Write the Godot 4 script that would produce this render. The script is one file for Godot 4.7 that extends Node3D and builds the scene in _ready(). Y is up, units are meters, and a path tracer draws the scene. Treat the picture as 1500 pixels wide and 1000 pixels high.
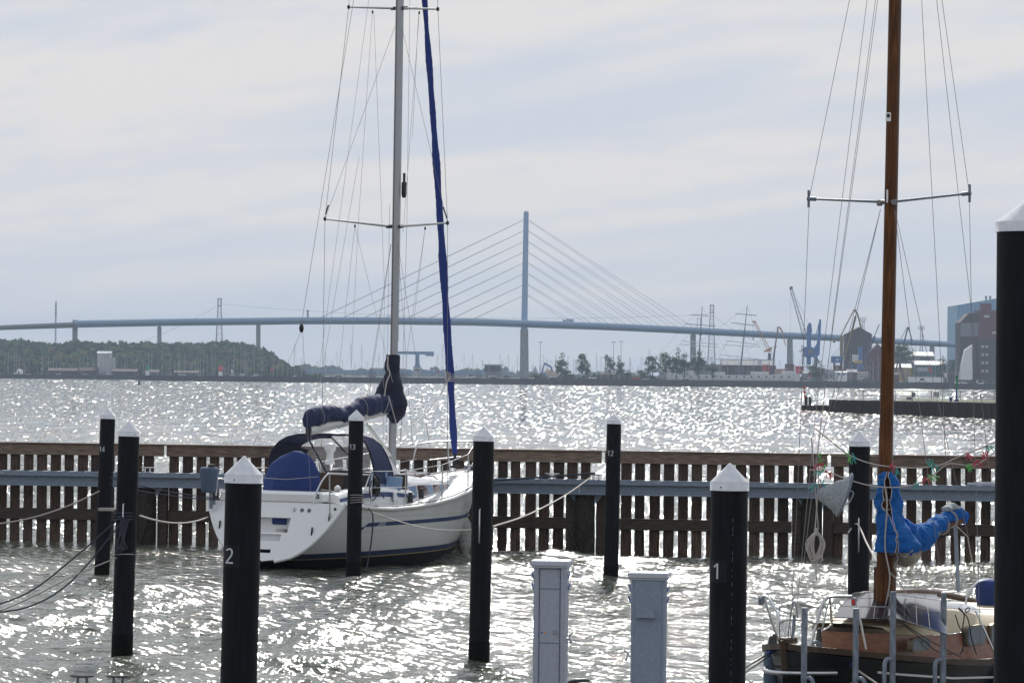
extends Node3D

const F := 5000.0    # focal length of the long lens, in pixels of the 1500 px wide photograph
const H := 3.4       # eye height over the water
const SUN := Vector3(0.0565, 0.5878, -0.8059)    # towards the sun: ahead of the camera, a little to the right, 36 degrees up
var B := Basis(Vector3.RIGHT, 0.0108) * Basis(Vector3.BACK, 0.0107)
var M := {}
var taken := {}
var rng := RandomNumberGenerator.new()

# ---------------------------------------------------------------- places
func at(px: float, py: float, z: float) -> Vector3:      # the point z metres away in that direction
	var d := B * Vector3((px - 750.0) / F, (500.0 - py) / F, -1.0)
	return Vector3(0, H, 0) + d * (z / -d.z)

func afloat(px: float, z: float) -> Vector3:             # a point of the water, z metres away
	var p := at(px, 554.0, z)
	p.y = 0.0
	return p

# ---------------------------------------------------------------- names and metas
func numbered(called: String) -> String:
	var n: int = taken.get(called, 0)
	taken[called] = n + 1
	return called if n == 0 else "%s_%03d" % [called, n]

func tag(o: Node3D, label: String, category: String, group := "") -> Node3D:
	o.set_meta("label", label)
	o.set_meta("category", category)
	if group:
		o.set_meta("group", group)
	return o

func thing(called: String, label: String, category: String, where := Vector3.ZERO, group := "") -> Node3D:
	var o := Node3D.new()
	o.name = numbered(called)
	add_child(o)
	o.position = where
	tag(o, label, category, group)
	return o

func put(called: String, mesh: Mesh, m: Material, parent: Node = null, xf := Transform3D()) -> MeshInstance3D:
	var o := MeshInstance3D.new()
	o.name = called if parent else numbered(called)
	o.mesh = mesh
	o.material_override = m
	o.transform = xf
	(parent if parent else self).add_child(o, true)
	return o

func obj(called: String, st: SurfaceTool, m: Material, parent: Node = null, xf := Transform3D()) -> MeshInstance3D:
	st.generate_normals()
	return put(called, st.commit(), m, parent, xf)

func structure(o: Node3D, label := "") -> Node3D:
	o.set_meta("kind", "structure")
	if label:
		o.set_meta("label", label)
	return o

func copy(o: Node3D, label: String) -> Node3D:
	var c: Node3D = o.duplicate()
	c.name = numbered(String(o.name).rstrip("0123456789_") if String(o.name).right(3).is_valid_int() else String(o.name))
	add_child(c)
	c.set_meta("label", label)
	return c

# ---------------------------------------------------------------- shapes
func new_st() -> SurfaceTool:
	var st := SurfaceTool.new()
	st.begin(Mesh.PRIMITIVE_TRIANGLES)
	return st

func tri(st: SurfaceTool, a: Vector3, b: Vector3, c: Vector3) -> void:
	st.add_vertex(a)
	st.add_vertex(b)
	st.add_vertex(c)

func quad(st: SurfaceTool, a: Vector3, b: Vector3, c: Vector3, d: Vector3) -> void:
	tri(st, a, b, c)
	tri(st, a, c, d)

# a box with chamfered long edges; size is full size, k the chamfer
func box(st: SurfaceTool, c: Vector3, s: Vector3, k := 0.0, b := Basis()) -> void:
	st.set_smooth_group(-1)
	var h := s * 0.5
	if k <= 0.0:
		var v := []
		for i in 8:
			v.append(c + b * Vector3(h.x if i & 1 else -h.x, h.y if i & 2 else -h.y, h.z if i & 4 else -h.z))
		for q in [[0, 1, 3, 2], [5, 4, 6, 7], [4, 0, 2, 6], [1, 5, 7, 3], [2, 3, 7, 6], [4, 5, 1, 0]]:
			quad(st, v[q[3]], v[q[2]], v[q[1]], v[q[0]])
		return
	# three pairs of faces, each inset by k, joined by bevel quads and corner triangles
	var pt := func(sx: int, sy: int, sz: int, ax: int) -> Vector3:
		var p := Vector3(sx * (h.x - k), sy * (h.y - k), sz * (h.z - k))
		p[ax] = [sx, sy, sz][ax] * h[ax]
		return c + b * p
	for ax in 3:
		var u := (ax + 1) % 3
		var w := (ax + 2) % 3
		for s1 in [-1, 1]:
			var r := []
			for e in [[-1, -1], [1, -1], [1, 1], [-1, 1]]:
				var g := [0, 0, 0]
				g[ax] = s1
				g[u] = e[0]
				g[w] = e[1]
				r.append(pt.call(g[0], g[1], g[2], ax))
			if s1 < 0:
				quad(st, r[0], r[1], r[2], r[3])
			else:
				quad(st, r[3], r[2], r[1], r[0])
			for s2 in [-1, 1]:
				var g1 := [0, 0, 0]
				var g2 := [0, 0, 0]
				g1[ax] = s1
				g1[u] = s2
				g1[w] = -1
				g2[ax] = s1
				g2[u] = s2
				g2[w] = 1
				var q := [pt.call(g1[0], g1[1], g1[2], ax), pt.call(g2[0], g2[1], g2[2], ax), pt.call(g2[0], g2[1], g2[2], u), pt.call(g1[0], g1[1], g1[2], u)]
				if s1 * s2 > 0:
					quad(st, q[3], q[2], q[1], q[0])
				else:
					quad(st, q[0], q[1], q[2], q[3])
	for i in 8:
		var g := [1 if i & 1 else -1, 1 if i & 2 else -1, 1 if i & 4 else -1]
		var q := [pt.call(g[0], g[1], g[2], 0), pt.call(g[0], g[1], g[2], 1), pt.call(g[0], g[1], g[2], 2)]
		if g[0] * g[1] * g[2] > 0:
			tri(st, q[2], q[1], q[0])
		else:
			tri(st, q[0], q[1], q[2])

# rings of points joined into a skin; shut closes each ring, caps fills the ends
func loft(st: SurfaceTool, rings: Array, shut := true, caps := true, smooth := true) -> void:
	st.set_smooth_group(0 if smooth else -1)
	for i in rings.size() - 1:
		var p: PackedVector3Array = rings[i]
		var q: PackedVector3Array = rings[i + 1]
		var n := p.size()
		for j in (n if shut else n - 1):
			var k := (j + 1) % n
			quad(st, p[j], q[j], q[k], p[k])
	if caps:
		st.set_smooth_group(-1)
		for e in 2:
			var r: PackedVector3Array = rings[0] if e == 0 else rings[-1]
			var mid := Vector3.ZERO
			for v in r:
				mid += v / r.size()
			for j in r.size():
				var k := (j + 1) % r.size()
				if e == 0:
					tri(st, mid, r[j], r[k])
				else:
					tri(st, mid, r[k], r[j])

func ring(c: Vector3, u: Vector3, v: Vector3, n: int, turn := 0.0) -> PackedVector3Array:
	var r := PackedVector3Array()
	for j in n:
		var a := TAU * j / n + turn
		r.append(c + u * cos(a) + v * sin(a))
	return r

func tube(st: SurfaceTool, pts: Array, radius: float, n := 6, r2 := -1.0, caps := true) -> void:
	var rings := []
	var side := Vector3.ZERO
	for i in pts.size():
		var d: Vector3 = (pts[mini(i + 1, pts.size() - 1)] - pts[maxi(i - 1, 0)]).normalized()
		if side == Vector3.ZERO:
			side = d.cross(Vector3.UP if absf(d.y) < 0.9 else Vector3.RIGHT).normalized()
		else:
			side = (side - d * side.dot(d)).normalized()
		var r := radius if r2 < 0.0 else lerpf(radius, r2, float(i) / maxi(1, pts.size() - 1))
		rings.append(ring(pts[i], side * r, side.cross(d) * r, n))
	loft(st, rings, true, caps)

func lathe(st: SurfaceTool, profile: Array, n: int, c := Vector3.ZERO, b := Basis(), smooth := true) -> void:
	for i in profile.size() - 1:
		var p: Vector2 = profile[i]
		var q: Vector2 = profile[i + 1]
		loft(st, [ring(c + b * Vector3(0, p.y, 0), b * Vector3(p.x, 0, 0), b * Vector3(0, 0, p.x), n), ring(c + b * Vector3(0, q.y, 0), b * Vector3(q.x, 0, 0), b * Vector3(0, 0, q.x), n)], true, false, smooth)

func prism(st: SurfaceTool, poly: Array, depth: float, xf := Transform3D()) -> void:    # outline in x, y; extruded along z about 0
	var pg := PackedVector2Array(poly)
	if Geometry2D.is_polygon_clockwise(pg):
		pg.reverse()
	var idx := Geometry2D.triangulate_polygon(pg)
	st.set_smooth_group(-1)
	var h := depth * 0.5
	for i in range(0, idx.size(), 3):
		var a := pg[idx[i]]
		var b := pg[idx[i + 1]]
		var c := pg[idx[i + 2]]
		if (b - a).cross(c - a) < 0.0:
			var t := b
			b = c
			c = t
		tri(st, xf * Vector3(a.x, a.y, h), xf * Vector3(c.x, c.y, h), xf * Vector3(b.x, b.y, h))
		tri(st, xf * Vector3(a.x, a.y, -h), xf * Vector3(b.x, b.y, -h), xf * Vector3(c.x, c.y, -h))
	for i in pg.size():
		var a := pg[i]
		var b := pg[(i + 1) % pg.size()]
		quad(st, xf * Vector3(a.x, a.y, h), xf * Vector3(b.x, b.y, h), xf * Vector3(b.x, b.y, -h), xf * Vector3(a.x, a.y, -h))

func ball(st: SurfaceTool, c: Vector3, r: Vector3, n := 10) -> void:
	var pr := []
	for i in range(n / 2 + 1):
		var a := PI * i / (n / 2) - PI / 2
		pr.append(Vector2(maxf(0.0001, cos(a)), sin(a)))
	lathe(st, pr, n, c, Basis.from_scale(r))

func sag(a: Vector3, b: Vector3, drop: float, n := 10) -> Array:
	var r := []
	for i in n + 1:
		var t := float(i) / n
		r.append(a.lerp(b, t) + Vector3.DOWN * drop * 4.0 * t * (1.0 - t))
	return r

func curve(pts: Array, n := 6) -> Array:      # a smooth line through the points
	var r := []
	for i in pts.size() - 1:
		for k in n:
			r.append((pts[i] as Vector3).cubic_interpolate(pts[i + 1], pts[maxi(i - 1, 0)], pts[mini(i + 2, pts.size() - 1)], float(k) / n))
	r.append(pts[-1])
	return r

# ---------------------------------------------------------------- materials
func mat(c: Color, rough := 0.6, metal := 0.0, spec := 0.5) -> StandardMaterial3D:
	var m := StandardMaterial3D.new()
	m.albedo_color = c.linear_to_srgb()     # c is the real-world, linear base colour
	m.roughness = rough
	m.metallic = metal
	m.metallic_specular = spec
	return m

func noise_tex(freq: float, lo: Color, hi: Color, size := 256, kind := FastNoiseLite.TYPE_SIMPLEX_SMOOTH, octaves := 4, sd := 1) -> NoiseTexture2D:
	var n := FastNoiseLite.new()
	n.noise_type = kind
	n.frequency = freq
	n.fractal_octaves = octaves
	n.seed = sd
	var g := Gradient.new()
	g.set_color(0, lo)
	g.set_color(1, hi)
	var t := NoiseTexture2D.new()
	t.width = size
	t.height = size
	t.seamless = true
	t.noise = n
	t.color_ramp = g
	return t

# grain and wear for a surface: a texture multiplied over the colour, laid on from three sides
func worn(c: Color, rough: float, scale: Vector3, contrast := 0.3, relief := 0.0, sd := 1, metal := 0.0) -> StandardMaterial3D:
	var m := mat(c, rough, metal)
	m.albedo_texture = noise_tex(0.02, Color(1.0 - contrast, 1.0 - contrast, 1.0 - contrast), Color.WHITE, 256, FastNoiseLite.TYPE_SIMPLEX_SMOOTH, 5, sd)
	m.uv1_triplanar = true
	m.uv1_scale = scale
	if relief > 0.0:
		m.heightmap_enabled = true
		m.heightmap_texture = m.albedo_texture
		m.heightmap_scale = relief
	return m

# ---------------------------------------------------------------- sky, sun, water
func air(az: float, el: float, n1: FastNoiseLite, n2: FastNoiseLite) -> Color:
	var x := cos(az) * 57.3
	var y := sin(az) * 57.3
	var up := clampf(el / 90.0, 0.0, 1.0)
	var c := Color(0.590, 0.622, 0.680).lerp(Color(0.42, 0.52, 0.68), pow(up, 0.7))
	var stretch := 1.0 / (1.0 + maxf(el, 0.0) * 0.06)       # cirrus bands get broader overhead
	var q := el * stretch - y * 0.08
	var wob := n2.get_noise_3d(x * 0.6, y * 0.6, q * 1.5) * 0.9
	var band := n1.get_noise_3d(x * 0.55, y * 0.55, q * 11.0 + wob * 2.0)
	var streak := n2.get_noise_3d(x * 1.5, y * 1.5, q * 24.0 + wob * 7.0)
	var fibre := 1.0 - absf(n2.get_noise_3d(x * 3.2 + 90.0, y * 3.2, q * 46.0 + wob * 12.0)) * 3.2
	var fleck := n1.get_noise_3d(x * 9.0 + 40.0, y * 9.0, q * 70.0)
	var veil := clampf(0.46 + band * 0.75 + streak * 0.70 + (fibre * 0.30 + fleck * 0.25) * smoothstep(-0.25, 0.30, band + streak * 0.5), 0.0, 1.0)
	c = c.lerp(Color(0.738, 0.708, 0.680), veil * 0.85)
	var e := deg_to_rad(el)
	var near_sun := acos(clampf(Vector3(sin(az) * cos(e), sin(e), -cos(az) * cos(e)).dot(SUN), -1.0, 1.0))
	return c * (1.0 + 1.3 * maxf(0.0, exp(-near_sun / 0.27) - 0.155))         # thin cloud scatters the sun forward; glow added out of view to brighten water

func sky_picture() -> Image:
	var n1 := FastNoiseLite.new()
	n1.seed = 11
	n1.frequency = 0.09
	n1.fractal_octaves = 3
	n1.noise_type = FastNoiseLite.TYPE_SIMPLEX_SMOOTH
	var n2 := n1.duplicate() as FastNoiseLite
	n2.seed = 5
	var im := Image.create(512, 256, false, Image.FORMAT_RGBAF)
	for y in 256:
		for x in 512:
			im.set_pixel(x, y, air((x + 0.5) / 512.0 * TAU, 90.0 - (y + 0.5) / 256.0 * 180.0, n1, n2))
	im.resize(4096, 2048, Image.INTERPOLATE_CUBIC)
	for y in range(860, 1040):
		var el := 90.0 - (y + 0.5) / 2048.0 * 180.0
		for x in 4096:
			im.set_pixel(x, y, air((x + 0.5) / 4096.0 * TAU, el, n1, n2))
	return im

func make_world() -> void:
	var cam := Camera3D.new()
	cam.name = "camera"
	cam.fov = rad_to_deg(2.0 * atan(500.0 / F))
	cam.near = 0.5
	cam.far = 12000.0
	cam.transform = Transform3D(B, Vector3(0, H, 0))
	add_child(cam)
	cam.current = true

	var e := Environment.new()
	e.background_mode = Environment.BG_SKY
	var pano := PanoramaSkyMaterial.new()
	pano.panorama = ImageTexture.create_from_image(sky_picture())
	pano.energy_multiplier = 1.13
	e.sky = Sky.new()
	e.sky.sky_material = pano
	e.tonemap_mode = Environment.TONE_MAPPER_LINEAR
	e.tonemap_exposure = 1.0
	e.sdfgi_enabled = true
	e.ssao_enabled = true
	e.ssil_enabled = true
	e.fog_enabled = true
	e.fog_density = 0.00011
	e.fog_light_color = Color(0.82, 0.90, 1.0)
	var we := WorldEnvironment.new()
	we.name = "world_environment"
	we.environment = e
	add_child(we)

	var sun := DirectionalLight3D.new()
	sun.name = "sun"
	sun.light_energy = 1.35
	sun.light_color = Color(1.0, 0.985, 0.955)
	sun.light_angular_distance = 0.5
	sun.shadow_enabled = true
	add_child(sun)
	sun.look_at_from_position(Vector3.ZERO, -SUN)

# The sea: rows about half a pixel apart near us and one apart far out, so that each wavelet of the mesh is one facet that can flash.
func make_water() -> void:
	rng.seed = 77
	var kx := PackedFloat32Array()
	var kz := PackedFloat32Array()
	var amp := PackedFloat32Array()
	var phase := PackedFloat32Array()
	var length := PackedFloat32Array()
	for i in 34:
		var l := 4.6 * pow(0.877, i) * rng.randf_range(0.94, 1.06)      # 4.6 m down to 6 cm
		var k := TAU / l
		var a := deg_to_rad(200.0) + rng.randfn(0.0, 0.66)
		kx.append(k * sin(a))
		kz.append(k * cos(a))
		amp.append(2.0 * (0.048 if l > 1.1 else 0.037) / k)
		phase.append(rng.randf() * TAU)
		length.append(l)
	var rows := [-400.0, -60.0, 0.0, 10.0, 15.0]
	var z := 18.0
	while z < 2600.0:
		rows.append(z)
		var pixel := z * z / 11600.0
		z += maxf(0.03, pixel * 0.5) if z < 85.0 else pixel * 0.8
	rows.append(3300.0)
	rows.append(9000.0)
	var cols := []
	for i in 601:
		cols.append((i - 300) / 300.0)
	cols.push_front(-12.0)
	cols.push_front(-2.5)
	cols.append(2.5)
	cols.append(12.0)
	var n := cols.size()
	var v := PackedVector3Array()
	var nrm := PackedVector3Array()
	var uv := PackedVector2Array()
	var patch := FastNoiseLite.new()
	patch.seed = 3
	patch.frequency = 0.07
	for r in rows.size():
		var d: float = rows[r]
		var half := absf(d) * 0.185 + 1.5
		var grain := maxf(half / 300.0, absf(rows[mini(r + 1, rows.size() - 1)] - d) * 0.5)
		var used := 0
		while used < length.size() and length[used] > grain * 1.7:
			used += 1
		var rough := smoothstep(45.0, 130.0, d)
		for c in n:
			var x: float = cols[c] * half
			var y := 0.0
			var sx := 0.0
			var sz := 0.0
			if absf(cols[c]) <= 1.0 and d > 12.0 and d < 3000.0:
				for w in used:
					var q := x * kx[w] - d * kz[w] + phase[w]
					var s := 0.5 + 0.5 * sin(q)
					y += amp[w] * (s * s * (0.6 + 0.4 * s) - 0.36)
					var g := amp[w] * 0.6 * s * (1.0 + s) * cos(q)
					sx += g * kx[w]
					sz += g * kz[w]
				var p := 0.9 + 0.9 * patch.get_noise_2d(x * 1.6, d * 0.8)
				y *= p
				sx = sx * p + rng.randfn(0.0, 0.205) * rough      # wavelets finer than the mesh
				sz = sz * p + rng.randfn(0.0, 0.205) * rough
			v.append(Vector3(x, y, -d))
			nrm.append(Vector3(-sx, 1.0, -sz).normalized())
			uv.append(Vector2(x, d) / 3.0)
	var ix := PackedInt32Array()
	for r in rows.size() - 1:
		for c in n - 1:
			var p := r * n + c
			ix.append(p)
			ix.append(p + n)
			ix.append(p + n + 1)
			ix.append(p)
			ix.append(p + n + 1)
			ix.append(p + 1)
	var arrays := []
	arrays.resize(Mesh.ARRAY_MAX)
	arrays[Mesh.ARRAY_VERTEX] = v
	arrays[Mesh.ARRAY_NORMAL] = nrm
	arrays[Mesh.ARRAY_TEX_UV] = uv
	arrays[Mesh.ARRAY_INDEX] = ix
	var sheet := ArrayMesh.new()
	sheet.add_surface_from_arrays(Mesh.PRIMITIVE_TRIANGLES, arrays)
	var m := mat(Color(0.088, 0.096, 0.076), 0.08, 0.0, 0.36)
	m.normal_enabled = true
	m.normal_texture = ImageTexture.create_from_image(ripples())
	m.normal_scale = 1.0
	structure(put("water", sheet, m), "choppy grey green harbour water glittering against the sun")

func ripples() -> Image:      # slopes of the small waves, 3 m square, from 30 cm down to 1.5 cm
	rng.seed = 21
	var size := 1024
	var trains := []
	while trains.size() < 32:
		var l := 0.30 * pow(0.909, trains.size())
		var a := deg_to_rad(200.0) + rng.randfn(0.0, 0.85)
		var i := roundf(3.0 / l * sin(a))
		var j := roundf(3.0 / l * cos(a))
		trains.append([TAU * i / size, TAU * j / size, rng.randf() * TAU, Vector2(i, j).normalized() * 0.027])
	var data := PackedByteArray()
	data.resize(size * size * 3)
	var at_ := 0
	var sx := PackedFloat32Array()
	var sy := PackedFloat32Array()
	sx.resize(size * size)
	sy.resize(size * size)
	for t in trains:
		var ca := PackedFloat32Array()
		var sa := PackedFloat32Array()
		for x in size:
			ca.append(cos(t[0] * x + t[2]))
			sa.append(sin(t[0] * x + t[2]))
		var kx: float = t[3].x
		var ky: float = t[3].y
		var n := 0
		for y in size:
			var cb := cos(t[1] * y)
			var sb := sin(t[1] * y)
			for x in size:
				var q := sa[x] * cb + ca[x] * sb
				q += 0.45 * q * absf(q)
				sx[n] += kx * q
				sy[n] += ky * q
				n += 1
	for y in size:
		for x in size:
			var s := Vector2(sx[y * size + x], sy[y * size + x])
			s *= minf(0.80 + 5.5 * s.length_squared(), 2.2)      # rare steeper facets
			var nrm := Vector3(-s.x, -s.y, 1.0).normalized()
			data[at_] = int(nrm.x * 127.5 + 127.5)
			data[at_ + 1] = int(nrm.y * 127.5 + 127.5)
			data[at_ + 2] = int(nrm.z * 127.5 + 127.5)
			at_ += 3
	return Image.create_from_data(size, size, false, Image.FORMAT_RGB8, data)

# ---------------------------------------------------------------- materials shared by many things
func make_materials() -> void:
	M.sleeve = worn(Color(0.0085, 0.0105, 0.018), 0.6, Vector3(5, 0.35, 5), 0.6, 0.0, 4)
	M.sleeve.metallic_specular = 0.3
	M.tide = worn(Color(0.0075, 0.0080, 0.0065), 0.7, Vector3(6, 3, 6), 0.6, 0.0, 5)
	M.tide.metallic_specular = 0.25
	M.cap = worn(Color(0.70, 0.72, 0.765), 0.45, Vector3(3, 3, 3), 0.12, 0.0, 8)
	M.cap.heightmap_enabled = false
	M.print_white = mat(Color(0.55, 0.58, 0.64), 0.6)
	M.plate = mat(Color(0.012, 0.013, 0.019), 0.45, 0.0, 0.3)
	M.steel = mat(Color(0.55, 0.56, 0.57), 0.28, 0.9)
	M.galv = worn(Color(0.25, 0.295, 0.36), 0.5, Vector3(5, 1.2, 5), 0.35, 0.0, 12, 0.25)
	M.beam = worn(Color(0.22, 0.275, 0.35), 0.5, Vector3(2.2, 2.2, 2.2), 0.14, 0.0, 14, 0.1)
	M.rust = worn(Color(0.045, 0.036, 0.030), 0.8, Vector3(3, 1, 3), 0.55, 0.3, 15)
	M.timber = []
	for i in 5:
		var w := [Color(0.135, 0.088, 0.063), Color(0.100, 0.066, 0.048), Color(0.155, 0.106, 0.080), Color(0.088, 0.058, 0.044), Color(0.122, 0.075, 0.051)]
		M.timber.append(worn(w[i], 0.85, Vector3(5, 0.5, 5), 0.55, 0.25, 30 + i))
	M.rail = []
	for i in 3:
		var w := [Color(0.30, 0.215, 0.165), Color(0.255, 0.18, 0.14), Color(0.33, 0.24, 0.185)]
		M.rail.append(worn(w[i], 0.8, Vector3(0.5, 6, 5), 0.45, 0.25, 40 + i))
	M.wet_rail = worn(Color(0.075, 0.048, 0.034), 0.6, Vector3(0.5, 6, 5), 0.5, 0.25, 45)
	M.rope_white = worn(Color(0.56, 0.52, 0.49), 0.9, Vector3(40, 40, 40), 0.3, 0.0, 50)
	M.rope_dark = speckled()
	M.concrete = worn(Color(0.26, 0.25, 0.24), 0.85, Vector3(0.7, 0.7, 0.7), 0.4, 0.3, 60)
	M.plain_box = worn(Color(0.235, 0.285, 0.375), 0.55, Vector3(4, 4, 4), 0.10, 0.0, 62)
	M.grey_box = worn(Color(0.35, 0.385, 0.455), 0.5, Vector3(4, 4, 4), 0.10, 0.0, 61)
	M.grey_lid = mat(Color(0.42, 0.45, 0.51), 0.4)
	M.seam = mat(Color(0.10, 0.11, 0.13), 0.6)
	M.socket = mat(Color(0.05, 0.12, 0.36), 0.4)
	M.black = mat(Color(0.014, 0.014, 0.016), 0.5)
	M.iron = mat(Color(0.085, 0.088, 0.095), 0.7)
	M.wire = mat(Color(0.20, 0.19, 0.20), 0.4, 0.5)
	M.line = mat(Color(0.42, 0.40, 0.39), 0.8)

func speckled() -> StandardMaterial3D:      # dark rope with pale tracer yarns
	var m := mat(Color.WHITE, 0.9)
	var im := Image.create(64, 64, false, Image.FORMAT_RGB8)
	for y in 64:
		for x in 64:
			var pale := (x + y) % 16 < 5 and (x - y + 128) % 16 < 9
			im.set_pixel(x, y, Color(0.50, 0.52, 0.58) if pale else Color(0.10, 0.11, 0.17))
	m.albedo_texture = ImageTexture.create_from_image(im)
	m.uv1_triplanar = true
	m.uv1_scale = Vector3(13, 13, 13)
	return m

func lettering(words: String, high: float, m: Material, parent: Node3D, called: String, xf: Transform3D, thick := 0.002) -> MeshInstance3D:
	var font := SystemFont.new()
	font.font_names = PackedStringArray(["Droid Sans"])
	var t := TextMesh.new()
	t.text = words
	t.font = font
	t.font_size = 64
	t.pixel_size = high / 46.0
	t.depth = thick
	return put(called, t, m, parent, xf)

# ---------------------------------------------------------------- mooring piles
func pile(base: Vector3, apex: Vector3, r: float, label: String, number := "", turn := 0.0, number_down := 0.3, big := 1.0, bracket := 99.0, bracket_down := 0.9) -> Node3D:
	var p := thing("mooring_pile", label, "mooring pile", base, "capped mooring piles standing in the water" if big == 1.0 else "")
	var up := (apex - base).normalized()
	var right := Vector3.RIGHT
	right = (right - up * right.dot(up)).normalized()
	p.basis = Basis(right, up, right.cross(up))
	var tall := base.distance_to(apex)
	var cone := r * (0.98 if big == 1.0 else 0.74)
	var collar := r * (0.5 if big == 1.0 else 0.33)
	var top := tall - cone - collar
	var st := new_st()
	lathe(st, [Vector2(r, -1.6), Vector2(r, 0.2), Vector2(r * 1.002, top * 0.5), Vector2(r, top)], 36)
	obj("shaft", st, M.sleeve, p)
	st = new_st()
	lathe(st, [Vector2(r + 0.003, -0.6), Vector2(r + 0.003, 0.22)], 28)
	obj("tide_band", st, M.tide, p)
	st = new_st()
	var rc := r * 1.055
	lathe(st, [Vector2(rc, top), Vector2(rc, top + collar - 0.006)], 36)
	lathe(st, [Vector2(rc, top + collar - 0.006), Vector2(rc - 0.006, top + collar)], 36)
	lathe(st, [Vector2(rc - 0.006, top + collar), Vector2(r * 0.16, top + collar + cone * 0.87), Vector2(r * 0.09, top + collar + cone * 0.96), Vector2(0.001, top + collar + cone)], 36)
	lathe(st, [Vector2(rc, top), Vector2(r * 0.9, top)], 36)
	var cap := obj("cap", st, M.cap, p)
	for s in 3:
		var a := turn + 0.2 + s * 2.1
		st = new_st()
		ball(st, Vector3(sin(a) * rc, top + collar * 0.38, cos(a) * rc), Vector3(0.006, 0.006, 0.006), 6)
		obj("screw", st, M.black, cap)
	if number:
		var face := Basis(Vector3.UP, turn)
		var pl := new_st()
		var w := 0.075 if number.length() > 1 else 0.085
		var rows := []
		for y in [-0.075, 0.075]:
			var row := PackedVector3Array()
			for i in 7:
				var a := turn + (i / 6.0 - 0.5) * w * 1.7 / r
				row.append(Vector3(sin(a) * (r + 0.002), top - number_down + y, cos(a) * (r + 0.002)))
			rows.append(row)
		loft(pl, rows, false, false)
		var plate := obj("number_plate", pl, M.plate, p)
		lettering(number, 0.085 if number.length() > 1 else 0.105, M.print_white, plate, "number", Transform3D(face, face * Vector3(0, 0, r + 0.0045) + Vector3(0, top - number_down, 0)))
	if bracket < 90.0:
		st = new_st()
		var d := Vector3(sin(bracket), 0, cos(bracket))
		var y1 := top - bracket_down
		tube(st, [d * r + Vector3(0, y1, 0), d * (r + 0.035) + Vector3(0, y1 - 0.01, 0), d * (r + 0.035) + Vector3(0, y1 - 0.40, 0), d * r + Vector3(0, y1 - 0.41, 0)], 0.009, 6)
		obj("rope_bracket", st, M.steel, p)
	return p

func make_piles() -> void:
	#     base px, z, apex px, apex py, radius
	var rows := [
		[152.0, 58.1, 158.0, 597.0, 0.127, "thin black pile numbered 14 near the timber breakwater, white cone cap", "14", -0.55, 0.52, 99.0],
		[183.0, 41.8, 189.0, 616.0, 0.129, "black pile left of pile 2 with ropes knotted round it, white cap", "", 0.5, 0.0, -0.15],
		[350.5, 23.5, 357.5, 667.5, 0.126, "thick near black pile numbered 2 before the white yacht's stern", "2", -0.62, 0.50, 99.0],
		[520.5, 58.6, 522.0, 600.0, 0.127, "thin black pile numbered 13 right beside the white yacht's side", "13", -0.42, 0.45, 99.0],
		[706.0, 41.4, 709.0, 623.5, 0.126, "black pile just right of the white yacht's bow, no number", "", 0.4, 0.0, -0.18],
		[898.0, 58.2, 900.0, 605.0, 0.124, "thin black pile numbered 12 in front of the breakwater", "12", -0.45, 0.50, 99.0],
		[1261.0, 41.2, 1260.0, 630.5, 0.128, "black pile directly left of the wooden mast, white cap", "", -0.6, 0.0, -0.12],
		[1068.5, 23.4, 1069.5, 678.0, 0.127, "thick near black pile numbered 1 right of the grey power pedestals", "1", -0.72, 0.55, 99.0],
		[1298.0, 58.0, 1299.0, 611.0, 0.122, "black pile mostly hidden behind the brown wooden mast", "", 0.0, 0.0, 99.0],
	]
	for q in rows:
		var apex := at(q[2], q[3], q[1])
		var pl := pile(afloat(q[0], q[1]), apex, q[4], q[5], q[6], q[7], q[8], 1.0, q[9], 0.82 if q[0] < 1000.0 else 0.86)
		if q[6] == "1":      # the dashed weld line down pile 1
			var sm := new_st()
			for k in 44:
				var yy := 2.45 - k * 0.055 - 0.01 * sin(k * 2.3)
				box(sm, Vector3(sin(0.14) * 0.1275, yy, cos(0.14) * 0.1275), Vector3(0.003, 0.02 + 0.014 * sin(k * 1.7), 0.003))
			obj("weld_line", sm, M.seam, pl).set_meta("kind", "stuff")
	# the thick guide pile of the pontoon, cut by the right edge of the picture
	var z := 22.6
	var gp := pile(afloat(1508.0, z), at(1508.5, 290.0, z), 0.212, "huge black guide pile at the right edge of the picture, white conical cap", "", 0.0, 0.3, 1.2)
	var tall := at(1508.5, 290.0, z).y - 0.4
	var helix := []
	for i in 150:
		var a := i * 0.21
		helix.append(Vector3(sin(a) * 0.212, 0.05 + a * 0.118, cos(a) * 0.212))
	var st := new_st()
	tube(st, helix.filter(func(v): return v.y < tall), 0.0022, 4)
	obj("spiral_seam", st, M.sleeve, gp)

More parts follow.
